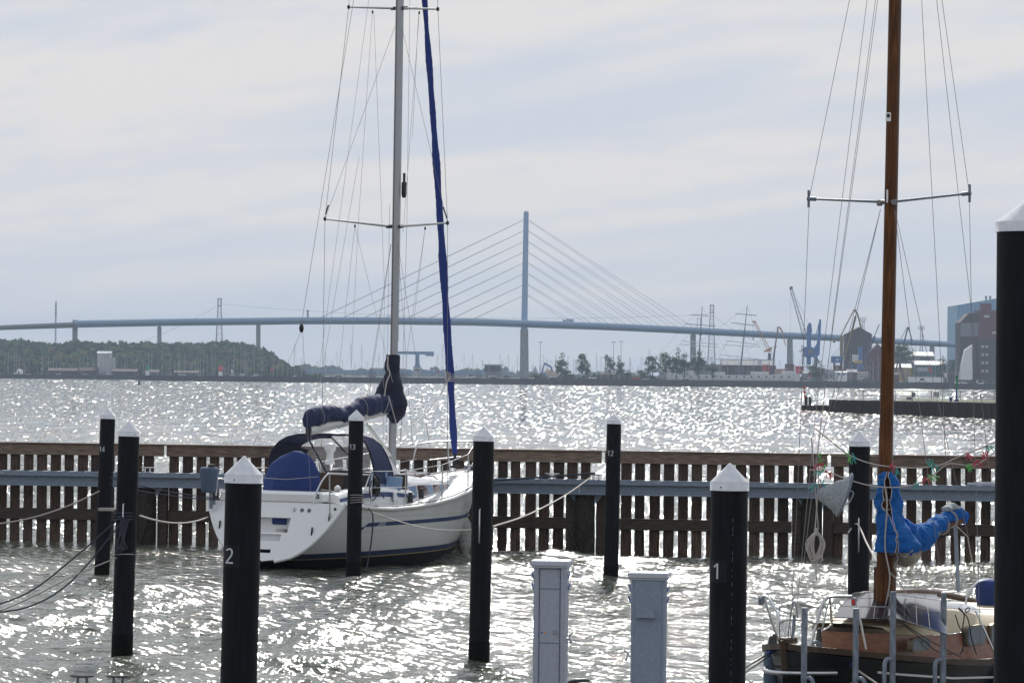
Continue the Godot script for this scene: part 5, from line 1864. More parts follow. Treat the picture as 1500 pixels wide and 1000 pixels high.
	var sw := obj("wall", st, M.car_white, t)
	st = new_st()
	var s0 := at(1418.0, 545.0, z)
	box(st, Vector3(s0.x, s0.y, 3.53), Vector3(4.0, 0.25, 0.2))
	obj("seam", st, M.roof_pale, sw)
	# cars on the quay
	for q in [[1404.0, 563.5, "silver car parked left at the foot of the white sail wall", M.car_white], [1413.0, 563.7, "white car at the foot of the white sail wall", M.car_white], [1424.0, 564.0, "dark car between the white car and the white vans", M.car_dark], [1437.0, 564.0, "long white van at the foot of the granary", M.car_white], [1450.0, 564.2, "grey car right of the white van", M.car_dark]]:
		var p := at(q[0], q[1], 1903)
		car(Vector3(p.x, at(1420, 562.6, 1903).y, -1903), q[2], q[3], 6.5 if "van" in q[2] else 4.4, 2.4 if "van" in q[2] else 1.6)
	for q in [[1400.0, 504.0, "tall white lamp post left of the white sail wall"], [1388.5, 519.0, "white lamp post by the green shed"], [1341.0, 508.0, "white lamp post before the pale roofed shed"]]:
		var f := at(q[0], 562, 1950)
		var h := at(q[0], q[1], 1950).y - f.y
		t = thing("lamp_post", q[2], "lamp post", f, "lamp posts on the far quay")
		st = new_st()
		tube(st, [Vector3.ZERO, Vector3(0, h, 0)], 0.17, 6, 0.1)
		obj("pole", st, M.mast_far, t)
		st = new_st()
		box(st, Vector3(0.4, h, 0), Vector3(1.2, 0.2, 0.4), 0.05)
		obj("lamp_head", st, M.mast_far, t)

func make_jetty() -> void:
	# the near stone jetty at the right, 330 to 410 m away
	var st := new_st()
	var a := Vector3(at(1257, 588, 385).x, 1.18, -385.0)
	var b := Vector3(at(1560, 588, 318).x, 1.36, -318.0)
	rng.seed = 12
	var n := 26
	var back := Vector3(3.0, 0, -9.0)
	for i in n:
		var p := a.lerp(b, float(i) / n)
		var q := a.lerp(b, float(i + 1) / n)
		box(st, (p + q) * 0.5 + back * 0.5 + Vector3(0, -1.0 + rng.randf_range(-0.02, 0.02), rng.randf_range(0, 0.1)), Vector3(p.distance_to(q) - 0.03, 2.4, 9.0), 0.05, Basis(Vector3.UP, -atan2(b.z - a.z, b.x - a.x)))
	structure(obj("jetty", st, M.jetty), "dark stone jetty at the right with a grass top")
	st = new_st()
	var rows := []
	for k in 5:
		var row := PackedVector3Array()
		for i in 40:
			var p := a.lerp(b, 0.20 + 0.8 * i / 39.0)
			row.append(p + back * (0.06 + 0.22 * k) + Vector3(0, [0.2, 0.32, 0.4, 0.4, 0.2][k] + rng.randf_range(-0.03, 0.05), 0))
		rows.append(row)
	loft(st, rows, false, false)
	structure(obj("grass_bank", st, M.grass), "grass on top of the jetty").set_meta("kind", "structure")
	# low wall running out to the left with a post pair at its tip
	st = new_st()
	var c := Vector3(at(1181, 600, 405).x, 0.62, -405.0)
	var d := Vector3(at(1260, 600, 390).x, 0.66, -390.0)
	for i in 8:
		var p := c.lerp(d, i / 8.0)
		var q := c.lerp(d, (i + 1) / 8.0)
		box(st, (p + q) * 0.5 + Vector3(0, -0.8, 0), Vector3(p.distance_to(q) + 0.02 - 0.05, 1.6 + rng.randf_range(-0.06, 0.06), 1.2), 0.04, Basis(Vector3.UP, -atan2(d.z - c.z, d.x - c.x)))
	structure(obj("jetty_wall", st, M.jetty), "low dark wall running out from the jetty")
	for q in [[1181.2, "dark wooden post at the tip of the jetty wall, left of two"], [1187.2, "dark wooden post at the tip of the jetty wall, right of two"]]:
		st = new_st()
		var p := Vector3(at(q[0], 590, 406).x, 0, -406)
		lathe(st, [Vector2(0.17, -1), Vector2(0.17, 1.55), Vector2(0.14, 1.60), Vector2(0.001, 1.62)], 12)
		tag(obj("wooden_post", st, M.rust, null, Transform3D(Basis(), p)), q[1], "post", "posts at the jetty tip")
	var mk := at(1180.0, 582.5, 406)
	var t := thing("marker_pole", "short red and white banded marker pole at the tip of the jetty", "marker", mk)
	t.rotation.z = 0.10
	for k in 5:
		st = new_st()
		lathe(st, [Vector2(0.16, k * 0.27), Vector2(0.16, k * 0.27 + 0.268)], 12)
		obj("band", st, M.red if k % 2 == 0 else M.car_white, t)
	st = new_st()
	tube(st, [Vector3(0, -0.6, 0), Vector3(0, 1.4, 0)], 0.06, 6)
	obj("pole", st, M.mast_far, t)
	# railing
	t = thing("railing", "thin rusty railing along the top of the stone jetty", "railing", Vector3.ZERO)
	var prev := Vector3.ZERO
	for px in [1265.0, 1289.0, 1312.0, 1336.5, 1365.0, 1378.0, 1407.5, 1437.0, 1457.0, 1490.0]:
		var k: float = (px - 1257.0) / 303.0
		var foot := a.lerp(b, k * 0.86 + 0.14 * k * k) + back * 0.5
		foot.x = at(px, 580, -foot.z).x
		st = new_st()
		tube(st, [foot + Vector3(0, 0.1, 0), foot + Vector3(0, 1.30, 0)], 0.035, 6)
		obj("post", st, M.rust, t)
		if prev != Vector3.ZERO:
			st = new_st()
			for y in [0.68, 1.27]:
				tube(st, [prev + Vector3(0, y, 0), foot + Vector3(0, y, 0)], 0.02, 5)
			obj("rail", st, M.rust, t)
		prev = foot
	# green light pole
	var f := at(1402.0, 585.0, 352)
	f.y = 1.4
	t = thing("green_light_pole", "slim pole with a green lower half and dark foot on the jetty", "light pole", f)
	var h := at(1402.0, 514.5, 352).y - 1.4
	st = new_st()
	tube(st, [Vector3.ZERO, Vector3(0, h * 0.25, 0)], 0.11, 8, 0.09)
	box(st, Vector3(0, 0.18, 0), Vector3(0.42, 0.36, 0.42), 0.04)
	obj("foot", st, M.hull_blue, t)
	st = new_st()
	tube(st, [Vector3(0, h * 0.25, 0), Vector3(0, h * 0.50, 0)], 0.10, 8)
	box(st, Vector3(0, h * 0.51, 0), Vector3(0.28, 0.2, 0.28), 0.04)
	obj("green_part", st, M.green, t)
	st = new_st()
	tube(st, [Vector3(0, h * 0.5, 0), Vector3(0, h, 0)], 0.045, 8, 0.03)
	obj("upper_pole", st, M.mast_far, t)
	# sign board, bollard, lifebuoy stand
	f = at(1372.0, 578.0, 350)
	t = thing("sign_board", "white blank looking board hung on the jetty railing", "sign", f)
	st = new_st()
	box(st, Vector3(0, 0.05, 0), Vector3(0.60, 0.48, 0.03), 0.008)
	obj("panel", st, M.white_wall, t)
	st = new_st()
	for s in [-0.26, 0.26]:
		tube(st, [Vector3(s, -0.6, -0.03), Vector3(s, 0.3, -0.03)], 0.02, 6)
	obj("post", st, M.mast_far, t)
	f = at(1393.5, 585, 352)
	st = new_st()
	lathe(st, [Vector2(0.14, -0.2), Vector2(0.12, 0.30), Vector2(0.18, 0.36), Vector2(0.18, 0.44), Vector2(0.001, 0.48)], 12)
	tag(obj("bollard", st, M.hull_blue, null, Transform3D(Basis(), Vector3(f.x, 1.5, f.z))), "small dark bollard beside the green light pole", "bollard")
	f = at(1336.5, 584, 356)
	t = thing("lifebuoy_stand", "grey lifebuoy holder on a post of the jetty railing", "lifebuoy stand", Vector3(f.x, 1.4, f.z))
	st = new_st()
	box(st, Vector3(0, 0.5, 0.08), Vector3(0.09, 1.3, 0.09))
	obj("post", st, M.crane_dark, t)
	st = new_st()
	box(st, Vector3(-0.32, 0.36, 0.1), Vector3(0.5, 0.3, 0.12), 0.03)
	box(st, Vector3(0.2, 0.75, 0.1), Vector3(0.3, 0.5, 0.1), 0.03)
	obj("holder", st, M.roof_grey, t)

# ---------------------------------------------------------------- the white sailing yacht
var Y := Transform3D()
func on(o: Transform3D, px: float, py: float, axis: int, value: float) -> Vector3:     # where that line of sight meets a plane of the boat
	var inv := o.affine_inverse()
	var c := inv * Vector3(0, H, 0)
	var d := inv.basis * (B * Vector3((px - 750.0) / F, (500.0 - py) / F, -1.0))
	return c + d * ((value - c[axis]) / d[axis])

const STATIONS := [0.0, 0.4, 0.9, 1.6, 2.4, 3.2, 4.0, 4.8, 5.5, 6.1, 6.6, 7.0, 7.25, 7.43]
const BEAM := [1.40, 1.43, 1.45, 1.46, 1.45, 1.42, 1.35, 1.22, 1.05, 0.83, 0.58, 0.34, 0.17, 0.03]
const SHEER := [1.17, 1.14, 1.09, 1.06, 1.07, 1.11, 1.17, 1.25, 1.34, 1.42, 1.49, 1.545, 1.58, 1.605]
const KEEL := [0.15, 0.02, -0.12, -0.28, -0.40, -0.45, -0.45, -0.42, -0.35, -0.22, -0.02, 0.36, 0.85, 1.45]

func along(rows: Array, l: float) -> float:
	for i in STATIONS.size() - 1:
		if l <= STATIONS[i + 1]:
			return lerpf(rows[i], rows[i + 1], smoothstep(0.0, 1.0, (l - STATIONS[i]) / (STATIONS[i + 1] - STATIONS[i])) * 0.35 + 0.65 * (l - STATIONS[i]) / (STATIONS[i + 1] - STATIONS[i]))
	return rows[-1]

func hull_half(l: float, y: float) -> float:      # half breadth at height y
	var k := along(KEEL, l)
	var s := along(SHEER, l)
	if y <= k:
		return 0.0
	var q := lerpf(0.36, 0.34, clampf(l / 2.2, 0.0, 1.0))
	q = lerpf(q, 0.78, smoothstep(4.2, 7.2, l))
	return along(BEAM, l) * pow(clampf((y - k) / (s - k), 0.0, 1.0), q)

func hull_band(y0: float, y1: float, l0: float, l1: float, n: int, out := 0.0, rows := 7) -> SurfaceTool:      # the skin between two heights, both sides
	var st := new_st()
	for side in [1.0, -1.0]:
		var v := []
		for i in n + 1:
			var l := lerpf(l0, l1, float(i) / n)
			var k := along(KEEL, l)
			var s := along(SHEER, l)
			var a := clampf(y0, k, s)
			var b := clampf(y1, k, s)
			var row := PackedVector3Array()
			for j in rows + 1:
				var y := lerpf(a, b, float(j) / rows)
				var rake := 0.50 * (1.0 - clampf((y - 0.15) / 1.02, 0.0, 1.0)) * maxf(0.0, 1.0 - l / 0.9)      # the transom leans aft at the bottom
				row.append(Vector3(side * (hull_half(l, y) + (out if y > k + 0.001 else 0.0)), y, -l + rake))
			v.append(row)
		loft(st, v, false, false)
	return st

func lumpy(st: SurfaceTool, rings: Array, amount: float, sd: int) -> void:       # cloth: rings shaken by noise, with folds
	var n := FastNoiseLite.new()
	n.seed = sd
	n.frequency = 2.2
	var out := []
	for r in rings:
		var c := Vector3.ZERO
		for v in r:
			c += v / r.size()
		var q := PackedVector3Array()
		for v in r:
			var d: Vector3 = (v - c)
			q.append(v + d.normalized() * amount * (n.get_noise_3dv(v) * 1.1 + 0.75 * (0.35 - absf(n.get_noise_3dv(v * Vector3(2.2, 2.6, 2.2)))) + 0.3 * n.get_noise_3dv(v * 6.0)))
		out.append(q)
	loft(st, out)

func refine(rings: Array, n: int) -> Array:
	var out := []
	for i in rings.size() - 1:
		for k in n:
			var t := float(k) / n
			var q := PackedVector3Array()
			for j in rings[i].size():
				q.append((rings[i][j] as Vector3).cubic_interpolate(rings[i + 1][j], rings[maxi(i - 1, 0)][j], rings[mini(i + 2, rings.size() - 1)][j], t))
			out.append(q)
	out.append(rings[-1])
	return out

func bar(parent: Node3D, called: String, pts: Array, r: float, m: Material, sides := 7) -> MeshInstance3D:
	var st := new_st()
	tube(st, pts, r, sides)
	return obj(called, st, m, parent)

func make_yacht() -> void:
	M.gel = mat(Color(0.74, 0.75, 0.76), 0.22)
	M.gel.clearcoat_enabled = true
	M.gel.clearcoat = 0.4
	M.gel.clearcoat_roughness = 0.1
	M.deck = worn(Color(0.72, 0.72, 0.70), 0.6, Vector3(6, 6, 6), 0.10, 0.0, 80)
	M.navy = mat(Color(0.030, 0.045, 0.115), 0.4)
	M.stripe = mat(Color(0.028, 0.055, 0.17), 0.35)
	M.pale_blue = mat(Color(0.20, 0.30, 0.46), 0.4)
	M.antifoul = worn(Color(0.012, 0.014, 0.024), 0.6, Vector3(3, 3, 3), 0.4, 0.0, 81)
	M.gold = mat(Color(0.45, 0.36, 0.16), 0.5)
	M.cloth_navy = cloth(Color(0.020, 0.033, 0.100), 82)
	M.cloth_blue = cloth(Color(0.018, 0.045, 0.20), 83)
	M.cloth_dark = cloth(Color(0.013, 0.018, 0.046), 84)
	M.alu = mat(Color(0.36, 0.37, 0.39), 0.42, 0.4)
	M.boom = mat(Color(0.62, 0.62, 0.60), 0.4, 0.15)
	M.uv_strip = cloth(Color(0.022, 0.050, 0.27), 85)
	M.clear = mat(Color(0.70, 0.72, 0.76), 0.3)
	M.clear.transparency = BaseMaterial3D.TRANSPARENCY_ALPHA
	M.clear.albedo_color.a = 0.30
	M.milky = mat(Color(0.80, 0.82, 0.86), 0.35)
	M.milky.transparency = BaseMaterial3D.TRANSPARENCY_ALPHA
	M.milky.albedo_color.a = 0.72
	M.teak = worn(Color(0.12, 0.060, 0.032), 0.5, Vector3(1, 8, 1), 0.4, 0.0, 86)
	M.window_tint = mat(Color(0.10, 0.055, 0.055), 0.08)
	M.motor_cover = cloth(Color(0.095, 0.14, 0.215), 87)
	M.fender = worn(Color(0.50, 0.50, 0.47), 0.6, Vector3(2, 2, 2), 0.35, 0.0, 88)

	var c := at(405, 735, 60.2)
	Y = Transform3D(Basis(Vector3.UP, deg_to_rad(-27.0)), Vector3(c.x, 0, -60.2))
	var y := thing("sailing_yacht", "white sailing yacht with navy canvas covers, moored stern towards us", "sailing yacht", Y.origin)
	y.transform = Y
	# skin
	obj("hull", hull_band(0.29, 2.0, 0.0, 7.43, 44, 0.0, 12), M.gel, y)
	obj("boot_stripe", hull_band(0.195, 0.29, 0.0, 7.3, 44, 0.002, 2), M.navy, y)
	obj("gold_line", hull_band(0.178, 0.194, 0.05, 7.2, 44, 0.004, 1), M.gold, y)
	obj("bottom", hull_band(-0.5, 0.178, 0.0, 7.2, 44, 0.0, 8), M.antifoul, y)
	obj("side_stripe", hull_band(0.745, 0.815, 1.55, 7.05, 30, 0.004, 1), M.stripe, y)
	for dash in 6:      # the stripe begins with slanted dashes
		var st := new_st()
		var k := dash % 3
		for side in [1.0 if dash < 3 else -1.0]:
			var v := []
			for i in 2:
				var row := PackedVector3Array()
				for e in [[0.745, 0.0], [0.815, 0.10]]:
					var l: float = [1.44, 1.33, 0.86][k] + e[1] + i * [0.06, 0.06, 0.42][k]
					row.append(Vector3(side * (hull_half(l, e[0]) + 0.004), e[0], -l))
				v.append(row)
			loft(st, v, false, false)
		obj("side_stripe", st, M.stripe, y)
	var st: SurfaceTool
	for side in [1.0, -1.0]:
		st = new_st()
		var v := []
		for i in 2:
			var row := PackedVector3Array()
			for yy in [0.68, 0.745]:
				var l: float = 0.78 + i * 0.12 + (0.745 - yy) * -0.9
				row.append(Vector3(side * (hull_half(l, yy) + 0.004), yy, -l))
			v.append(row)
		loft(st, v, false, false)
		obj("side_stripe", st, M.stripe, y)
	# moulded lines along the side, rubbing strake and toe rail
	for yy in [0.90, 0.66]:
		obj("moulded_line", hull_band(yy, yy + 0.012, 0.3, 7.1, 30, 0.006, 1), M.deck, y)
	for side in [1.0, -1.0]:
		var pts := []
		for i in 31:
			var l := 7.43 * i / 30.0
			pts.append(Vector3(side * (along(BEAM, l) + 0.012), along(SHEER, l) - 0.02, -l))
		bar(y, "rubbing_strake", pts, 0.033, M.deck, 8)
		var rail := []
		for p in pts.slice(4):
			rail.append(p + Vector3(-side * 0.04, 0.05, 0))
		bar(y, "toe_rail", rail, 0.014, M.alu, 5)
	# deck
	st = new_st()
	var v := []
	for i in 31:
		var l := 7.40 * i / 30.0
		var b := along(BEAM, l)
		var s := along(SHEER, l)
		var row := PackedVector3Array()
		for j in 9:
			var t := j / 4.0 - 1.0
			row.append(Vector3(t * b, s + 0.045 * b * (1.0 - t * t), -l))
		v.append(row)
	loft(st, v, false, false)
	obj("deck", st, M.deck, y)
	# transom: two halves with the bathing steps cut between them
	st = new_st()
	var cut := -0.14
	var steps := [[0.14, 0.44], [0.45, 0.55], [0.60, 0.92]]
	var lean := Transform3D(Basis(Vector3.RIGHT, -0.456), Vector3(0, 0.15, 0.50))
	for side in [1.0, -1.0]:
		var p := [] if side > 0.0 else [Vector2(cut, 0.014)]
		for j in 17:
			var t := j / 16.0
			var yy := lerpf(0.15, 1.17, t)
			var hx: float = side * hull_half(0.0, yy)
			if side > 0.0 or hx < cut - 0.01:
				p.append(Vector2(hx, (yy - 0.15) * 1.114))
		p.append(Vector2(cut, 1.02 * 1.114))
		for g in [[0.84, 0.56, 0.52], [0.522, 0.388, 0.41], [0.231, 0.161, 0.28]]:      # openings: top, bottom, half width
			p.append(Vector2(cut, g[0]))
			p.append(Vector2(cut + side * g[2], g[0]))
			p.append(Vector2(cut + side * g[2], g[1]))
			p.append(Vector2(cut, g[1]))
		var clean := []
		for e in p:
			if clean.is_empty() or clean[-1].distance_to(e) > 0.004:
				clean.append(e)
		prism(st, clean, 0.03, lean)
	var tr := obj("transom", st, M.gel, y)
	st = new_st()
	box(st, Vector3(cut, 0.80, 0.0), Vector3(1.10, 0.34, 0.02))
	box(st, Vector3(cut, 0.55, 0.16), Vector3(0.9, 0.16, 0.02))
	box(st, Vector3(cut, 0.64, -0.08), Vector3(1.04, 0.02, 0.56))
	box(st, Vector3(cut, 0.925, -0.12), Vector3(1.04, 0.02, 0.44))
	for s in [-1.0, 1.0]:
		box(st, Vector3(cut + s * 0.53, 0.77, -0.14), Vector3(0.02, 0.30, 0.44))
		box(st, Vector3(cut + s * 0.42, 0.55, 0.02), Vector3(0.02, 0.16, 0.4))
	box(st, Vector3(cut, 0.49, 0.04), Vector3(0.84, 0.02, 0.5))
	box(st, Vector3(cut, 0.285, 0.20), Vector3(0.58, 0.02, 0.36))
	obj("bathing_steps", st, M.gel, tr)
	st = new_st()
	box(st, Vector3(cut + 0.22, 0.85, 0.035), Vector3(0.30, 0.13, 0.04), 0.02)
	obj("cushion", st, M.cloth_blue, tr)
	st = new_st()
	lathe(st, [Vector2(0.001, 0.03), Vector2(0.09, 0.02), Vector2(0.10, -0.05)], 12, Vector3(cut + 0.30, 0.685, 0.10))
	obj("coiled_line", st, M.rope_white, tr)
	var skin := func(px: float, py: float) -> Vector3:
		var p := on(Y * lean, px, py, 2, 0.022)
		return lean * p
	for q in [[430.5, 746.0, 0.042, M.steel], [442.0, 747.0, 0.036, M.galv], [452.5, 747.5, 0.036, M.galv], [418.0, 777.0, 0.028, M.galv], [490.5, 745.5, 0.024, M.black]]:
		st = new_st()
		lathe(st, [Vector2(q[2], -0.01), Vector2(q[2], 0.006), Vector2(q[2] * 0.7, 0.009), Vector2(q[2] * 0.6, 0.002), Vector2(0.001, 0.002)], 16, skin.call(q[0], q[1]), Basis(Vector3.RIGHT, PI / 2 - 0.456))
		var f := obj("fitting", st, q[3], tr)
		st = new_st()
		ball(st, skin.call(q[0] + 0.8, q[1] + 0.5) + Vector3(0, 0, 0.008), Vector3(0.014, 0.014, 0.008), 8)
		obj("fitting_centre", st, M.black, f)
	for side in [-1.0, 1.0]:      # rounded rim down the edge of the transom
		var pts := []
		for j in 15:
			var yy := lerpf(0.16, 1.17, j / 14.0)
			pts.append(lean * Vector3(side * hull_half(0.0, yy), (yy - 0.15) * 1.114, 0.0))
		bar(tr, "rim", pts, 0.035, M.gel, 8)
	# raised stern bench, coamings, cockpit
	st = new_st()
	box(st, Vector3(-0.12, 1.26, -0.18), Vector3(2.10, 0.22, 0.42), 0.05)
	obj("stern_bench", st, M.gel, y)
	for side in [-1.0, 1.0]:
		st = new_st()
		var r := []
		for i in 13:
			var l := 0.25 + 2.75 * i / 12.0
			var h := 1.33 + 0.10 * sin(PI * i / 12.0)
			r.append(PackedVector3Array([Vector3(side * 1.18, 1.05, -l), Vector3(side * 1.12, h - 0.05, -l), Vector3(side * 1.05, h, -l), Vector3(side * 0.85, h, -l), Vector3(side * 0.80, 1.0, -l)]))
		loft(st, r)
		var co := obj("coaming", st, M.gel, y)
		st = new_st()
		var a := []
		for i in 13:
			var l := 0.25 + 2.75 * i / 12.0
			var h := 1.33 + 0.10 * sin(PI * i / 12.0) - 0.05
			a.append(PackedVector3Array([Vector3(side * (1.185 - 0.06 * 0.62), lerpf(1.05, h, 0.62), -l), Vector3(side * (1.188 - 0.06 * 0.88), lerpf(1.05, h, 0.88), -l)]))
		loft(st, a, false, false)
		obj("coaming_stripe", st, M.stripe, co)
	st = new_st()
	box(st, Vector3(0, 1.34, -2.95), Vector3(2.0, 0.56, 0.05), 0.01)
	var bulk := obj("cabin_bulkhead", st, M.teak, y)
	st = new_st()
	box(st, Vector3(-0.02, 1.36, -2.90), Vector3(0.56, 0.50, 0.06))
	obj("companionway", st, M.black, bulk)
	st = new_st()
	box(st, Vector3(0.62, 1.50, -2.55), Vector3(0.34, 0.34, 0.06), 0.02, Basis(Vector3.RIGHT, -0.25))
	box(st, Vector3(0.98, 1.47, -2.5), Vector3(0.32, 0.26, 0.06), 0.02, Basis(Vector3.RIGHT, -0.25))
	obj("cockpit_cushion", st, M.pale_blue, y)
	# coach roof with its windows
	st = new_st()
	v = []
	for i in 17:
		var l := 2.95 + 2.95 * i / 16.0
		var t := i / 16.0
		var w := lerpf(1.02, 0.44, pow(t, 1.6))
		var d := along(SHEER, l) + 0.03
		var h := lerpf(1.62, 1.38, pow(t, 1.5)) + 0.0
		h = lerpf(h, d + 0.02, pow(t, 9.0))
		var s := lerpf(1.44, d + 0.02, pow(t, 3.0))
		v.append(PackedVector3Array([Vector3(w, d - 0.05, -l), Vector3(w * 0.965, minf(s, h), -l), Vector3(w * 0.86, lerpf(s, h, 0.55), -l), Vector3(w * 0.5, h, -l), Vector3(0, h + 0.035, -l), Vector3(-w * 0.5, h, -l), Vector3(-w * 0.86, lerpf(s, h, 0.55), -l), Vector3(-w * 0.965, minf(s, h), -l), Vector3(-w, d - 0.05, -l)]))
	loft(st, v, false, false)
	quad(st, v[0][0], v[0][1], v[0][7], v[0][8])
	quad(st, v[0][1], v[0][3], v[0][5], v[0][7])
	var roof := obj("coach_roof", st, M.gel, y)
	var side_at := func(l: float, u: float) -> Vector3:      # a point of the starboard cabin side, u from deck to eave
		var t := (l - 2.95) / 2.95
		var w := lerpf(1.02, 0.44, pow(t, 1.6))
		var d := along(SHEER, l) + 0.03 - 0.05
		var s := lerpf(1.44, d + 0.07, pow(t, 3.0))
		return Vector3(lerpf(w, w * 0.965, u) + 0.006, lerpf(d, s, u), -l)
	for q in [[3.02, 3.34, 0], [3.40, 3.86, 1], [3.90, 4.18, 0], [4.22, 4.62, 1], [4.66, 4.86, 0], [4.90, 5.16, 1], [5.18, 5.36, 0]]:
		st = new_st()
		for side in [1.0, -1.0]:
			var g := []
			for k in 5:
				var l: float = lerpf(q[0], q[1], k / 4.0)
				var a: Vector3 = side_at.call(l + 0.05, 0.30)
				var b: Vector3 = side_at.call(l, 0.92)
				g.append(PackedVector3Array([Vector3(a.x * side, a.y, a.z), Vector3(b.x * side, b.y, b.z)]))
			loft(st, g, false, false)
		obj("window" if q[2] else "window_stripe", st, M.window_tint if q[2] else M.pale_blue, roof)
	for side in [-1.0, 1.0]:
		var hr := []
		for i in 9:
			var l := 3.2 + 2.0 * i / 8.0
			hr.append(Vector3(side * lerpf(0.72, 0.42, i / 8.0), lerpf(1.66, 1.46, pow(i / 8.0, 1.4)) + (0.05 if i % 2 else 0.015), -l))
		bar(roof, "hand_rail", hr, 0.014, M.alu, 5)
	st = new_st()
	box(st, Vector3(0, 1.55, -5.0), Vector3(0.5, 0.06, 0.5), 0.02, Basis(Vector3.RIGHT, 0.10))
	obj("deck_hatch", st, M.window_tint, roof)
	# sprayhood
	var hoop := []
	var front := []
	var base := []
	for q in [[386, 699], [387.5, 688], [392, 672], [399, 658], [409, 647], [421, 640], [437, 636.5], [458, 636], [482, 636], [504, 636.8], [518, 638.0], [528, 641], [535, 648], [541, 660], [546, 678], [550, 698], [551, 706]]:
		hoop.append(on(Y, q[0], q[1], 2, -2.15))
	for i in hoop.size():
		var p: Vector3 = hoop[i]
		p.x = clampf(p.x, -1.45, 1.25)
		hoop[i] = p
		front.append(Vector3(p.x * 0.90 + 0.0, 1.42 + (p.y - 1.42) * 0.93, -2.75) if i < 8 else on(Y, [482, 510, 531, 546, 558, 566, 573, 577, 578][i - 8], [637, 637.5, 638.5, 643, 652, 666, 684, 702, 708][i - 8], 2, -2.85))
		base.append(Vector3(clampf(p.x * 0.95, -1.0, 0.86), 1.45 + (p.y - 1.42) * 0.20, -3.45))
	st = new_st()
	for dz in [0.0, -0.012]:
		var rows := []
		for k in 5:
			var row := PackedVector3Array()
			for i in hoop.size():
				var p: Vector3 = (hoop[i] as Vector3).lerp(front[i], k / 4.0)
				p.y += dz - 0.012 * sin(PI * k / 4.0)
				row.append(p)
			rows.append(row)
		loft(st, rows, false, false)
	var sh := obj("sprayhood", st, M.cloth_navy, y)
	bar(sh, "hoop", hoop, 0.022, M.cloth_dark, 6)
	# sides of the hood: cloth; middle: clear panels
	var fill := func(i0: int, i1: int, m: Material, called: String) -> void:
		var s := new_st()
		var rows := []
		for k in 7:
			var row := PackedVector3Array()
			for i in range(i0, i1 + 1):
				row.append((front[i] as Vector3).lerp(base[i], k / 6.0))
			rows.append(row)
		loft(s, rows, false, false)
		obj(called, s, m, sh)
	fill.call(0, 2, M.cloth_navy, "side_panel")
	fill.call(2, 4, M.clear, "clear_window")
	fill.call(4, 8, M.clear, "clear_window")
	fill.call(8, 11, M.clear, "clear_window")
	fill.call(11, 15, M.milky, "clear_window")
	fill.call(15, 16, M.cloth_navy, "side_panel")
	for i in [2, 5, 8, 11]:
		bar(sh, "window_seam", [front[i], (front[i] as Vector3).lerp(base[i], 0.5), base[i]], 0.017, M.cloth_dark, 5)
	bar(sh, "base_seam", base.slice(1, 16), 0.022, M.cloth_dark, 5)
	bar(sh, "front_seam", front.slice(1, 16), 0.014, M.cloth_dark, 5)
	st = new_st()
	for dx in [0.0, 0.012]:      # left dodger cloth beside the helm
		var rows := []
		for k in 3:
			var row := PackedVector3Array()
			for i in 5:
				var p: Vector3 = hoop[i]
				row.append(p.lerp(front[i] + Vector3(0.16, -0.10, 0), k / 2.0) + Vector3(dx, 0, 0.01))
			rows.append(row)
		loft(st, rows, false, false)
	obj("side_panel", st, M.cloth_dark, sh)
	# wheel under its cover, pedestal, pushpits
	var outline := []
	for q in [[386, 721], [386.5, 704], [391, 690], [399, 678.5], [411, 669.5], [424, 663.5], [431, 660.5], [440, 661], [452, 669], [460, 680], [465, 694], [467, 708], [467, 721]]:
		outline.append(on(Y, q[0], q[1], 2, -0.75))
	var rings := []
	for k in 7:
		var t := k / 6.0 * 2.0 - 1.0
		var s := sqrt(1.0 - 0.75 * t * t)
		var r := PackedVector3Array()
		for p in outline:
			r.append(Vector3(-0.13, 1.34, 0) + (p - Vector3(-0.13, 1.34, -0.75)) * Vector3(s, s, 0) + Vector3(0, 0, -0.75 + t * 0.17))
		rings.append(r)
	st = new_st()
	lumpy(st, refine(rings, 3), 0.06, 9)
	obj("wheel_cover", st, M.cloth_blue, y)
	bar(y, "cover_cord", [on(Y, 388, 700, 2, -0.52), on(Y, 420, 702, 2, -0.48), on(Y, 466, 698, 2, -0.52)], 0.005, M.line, 4)
	st = new_st()
	lathe(st, [Vector2(0.16, 1.0), Vector2(0.11, 1.4)], 12, Vector3(-0.13, 0, -0.9))
	obj("wheel_pedestal", st, M.gel, y)
	var X := func(px: float, py: float) -> Vector3:
		return on(Y, px, py, 0, 1.30)
	bar(y, "pushpit", curve([X.call(459, 738), X.call(463, 722), X.call(471, 705), X.call(479, 695), X.call(484, 693.5), X.call(512, 694.5), X.call(545, 695.5)], 4), 0.016, M.steel)
	for q in [[482.5, 694, 483, 757], [545, 695.5, 543, 738], [514, 716, 508, 740], [541, 697, 532, 722]]:
		bar(y, "stanchion", [X.call(q[0], q[1]), X.call(q[2], q[3])], 0.013, M.steel, 6)
	bar(y, "guard_wire", [X.call(470, 717), X.call(498, 721), X.call(545, 719)], 0.007, M.steel, 5)
	# port pushpit, half hidden
	var PX := func(px: float, py: float) -> Vector3:
		return on(Y, px, py, 0, -1.30)
	bar(y, "pushpit", curve([PX.call(336, 738), PX.call(335, 716), PX.call(330, 703), PX.call(322, 701), PX.call(318, 704), PX.call(316, 726)], 4), 0.016, M.steel)
	bar(y, "guard_wire", [PX.call(322, 701), PX.call(345, 702), PX.call(388, 690)], 0.007, M.steel, 5)
	# lifelines and stanchions forward
	var tops := []
	var mids := []
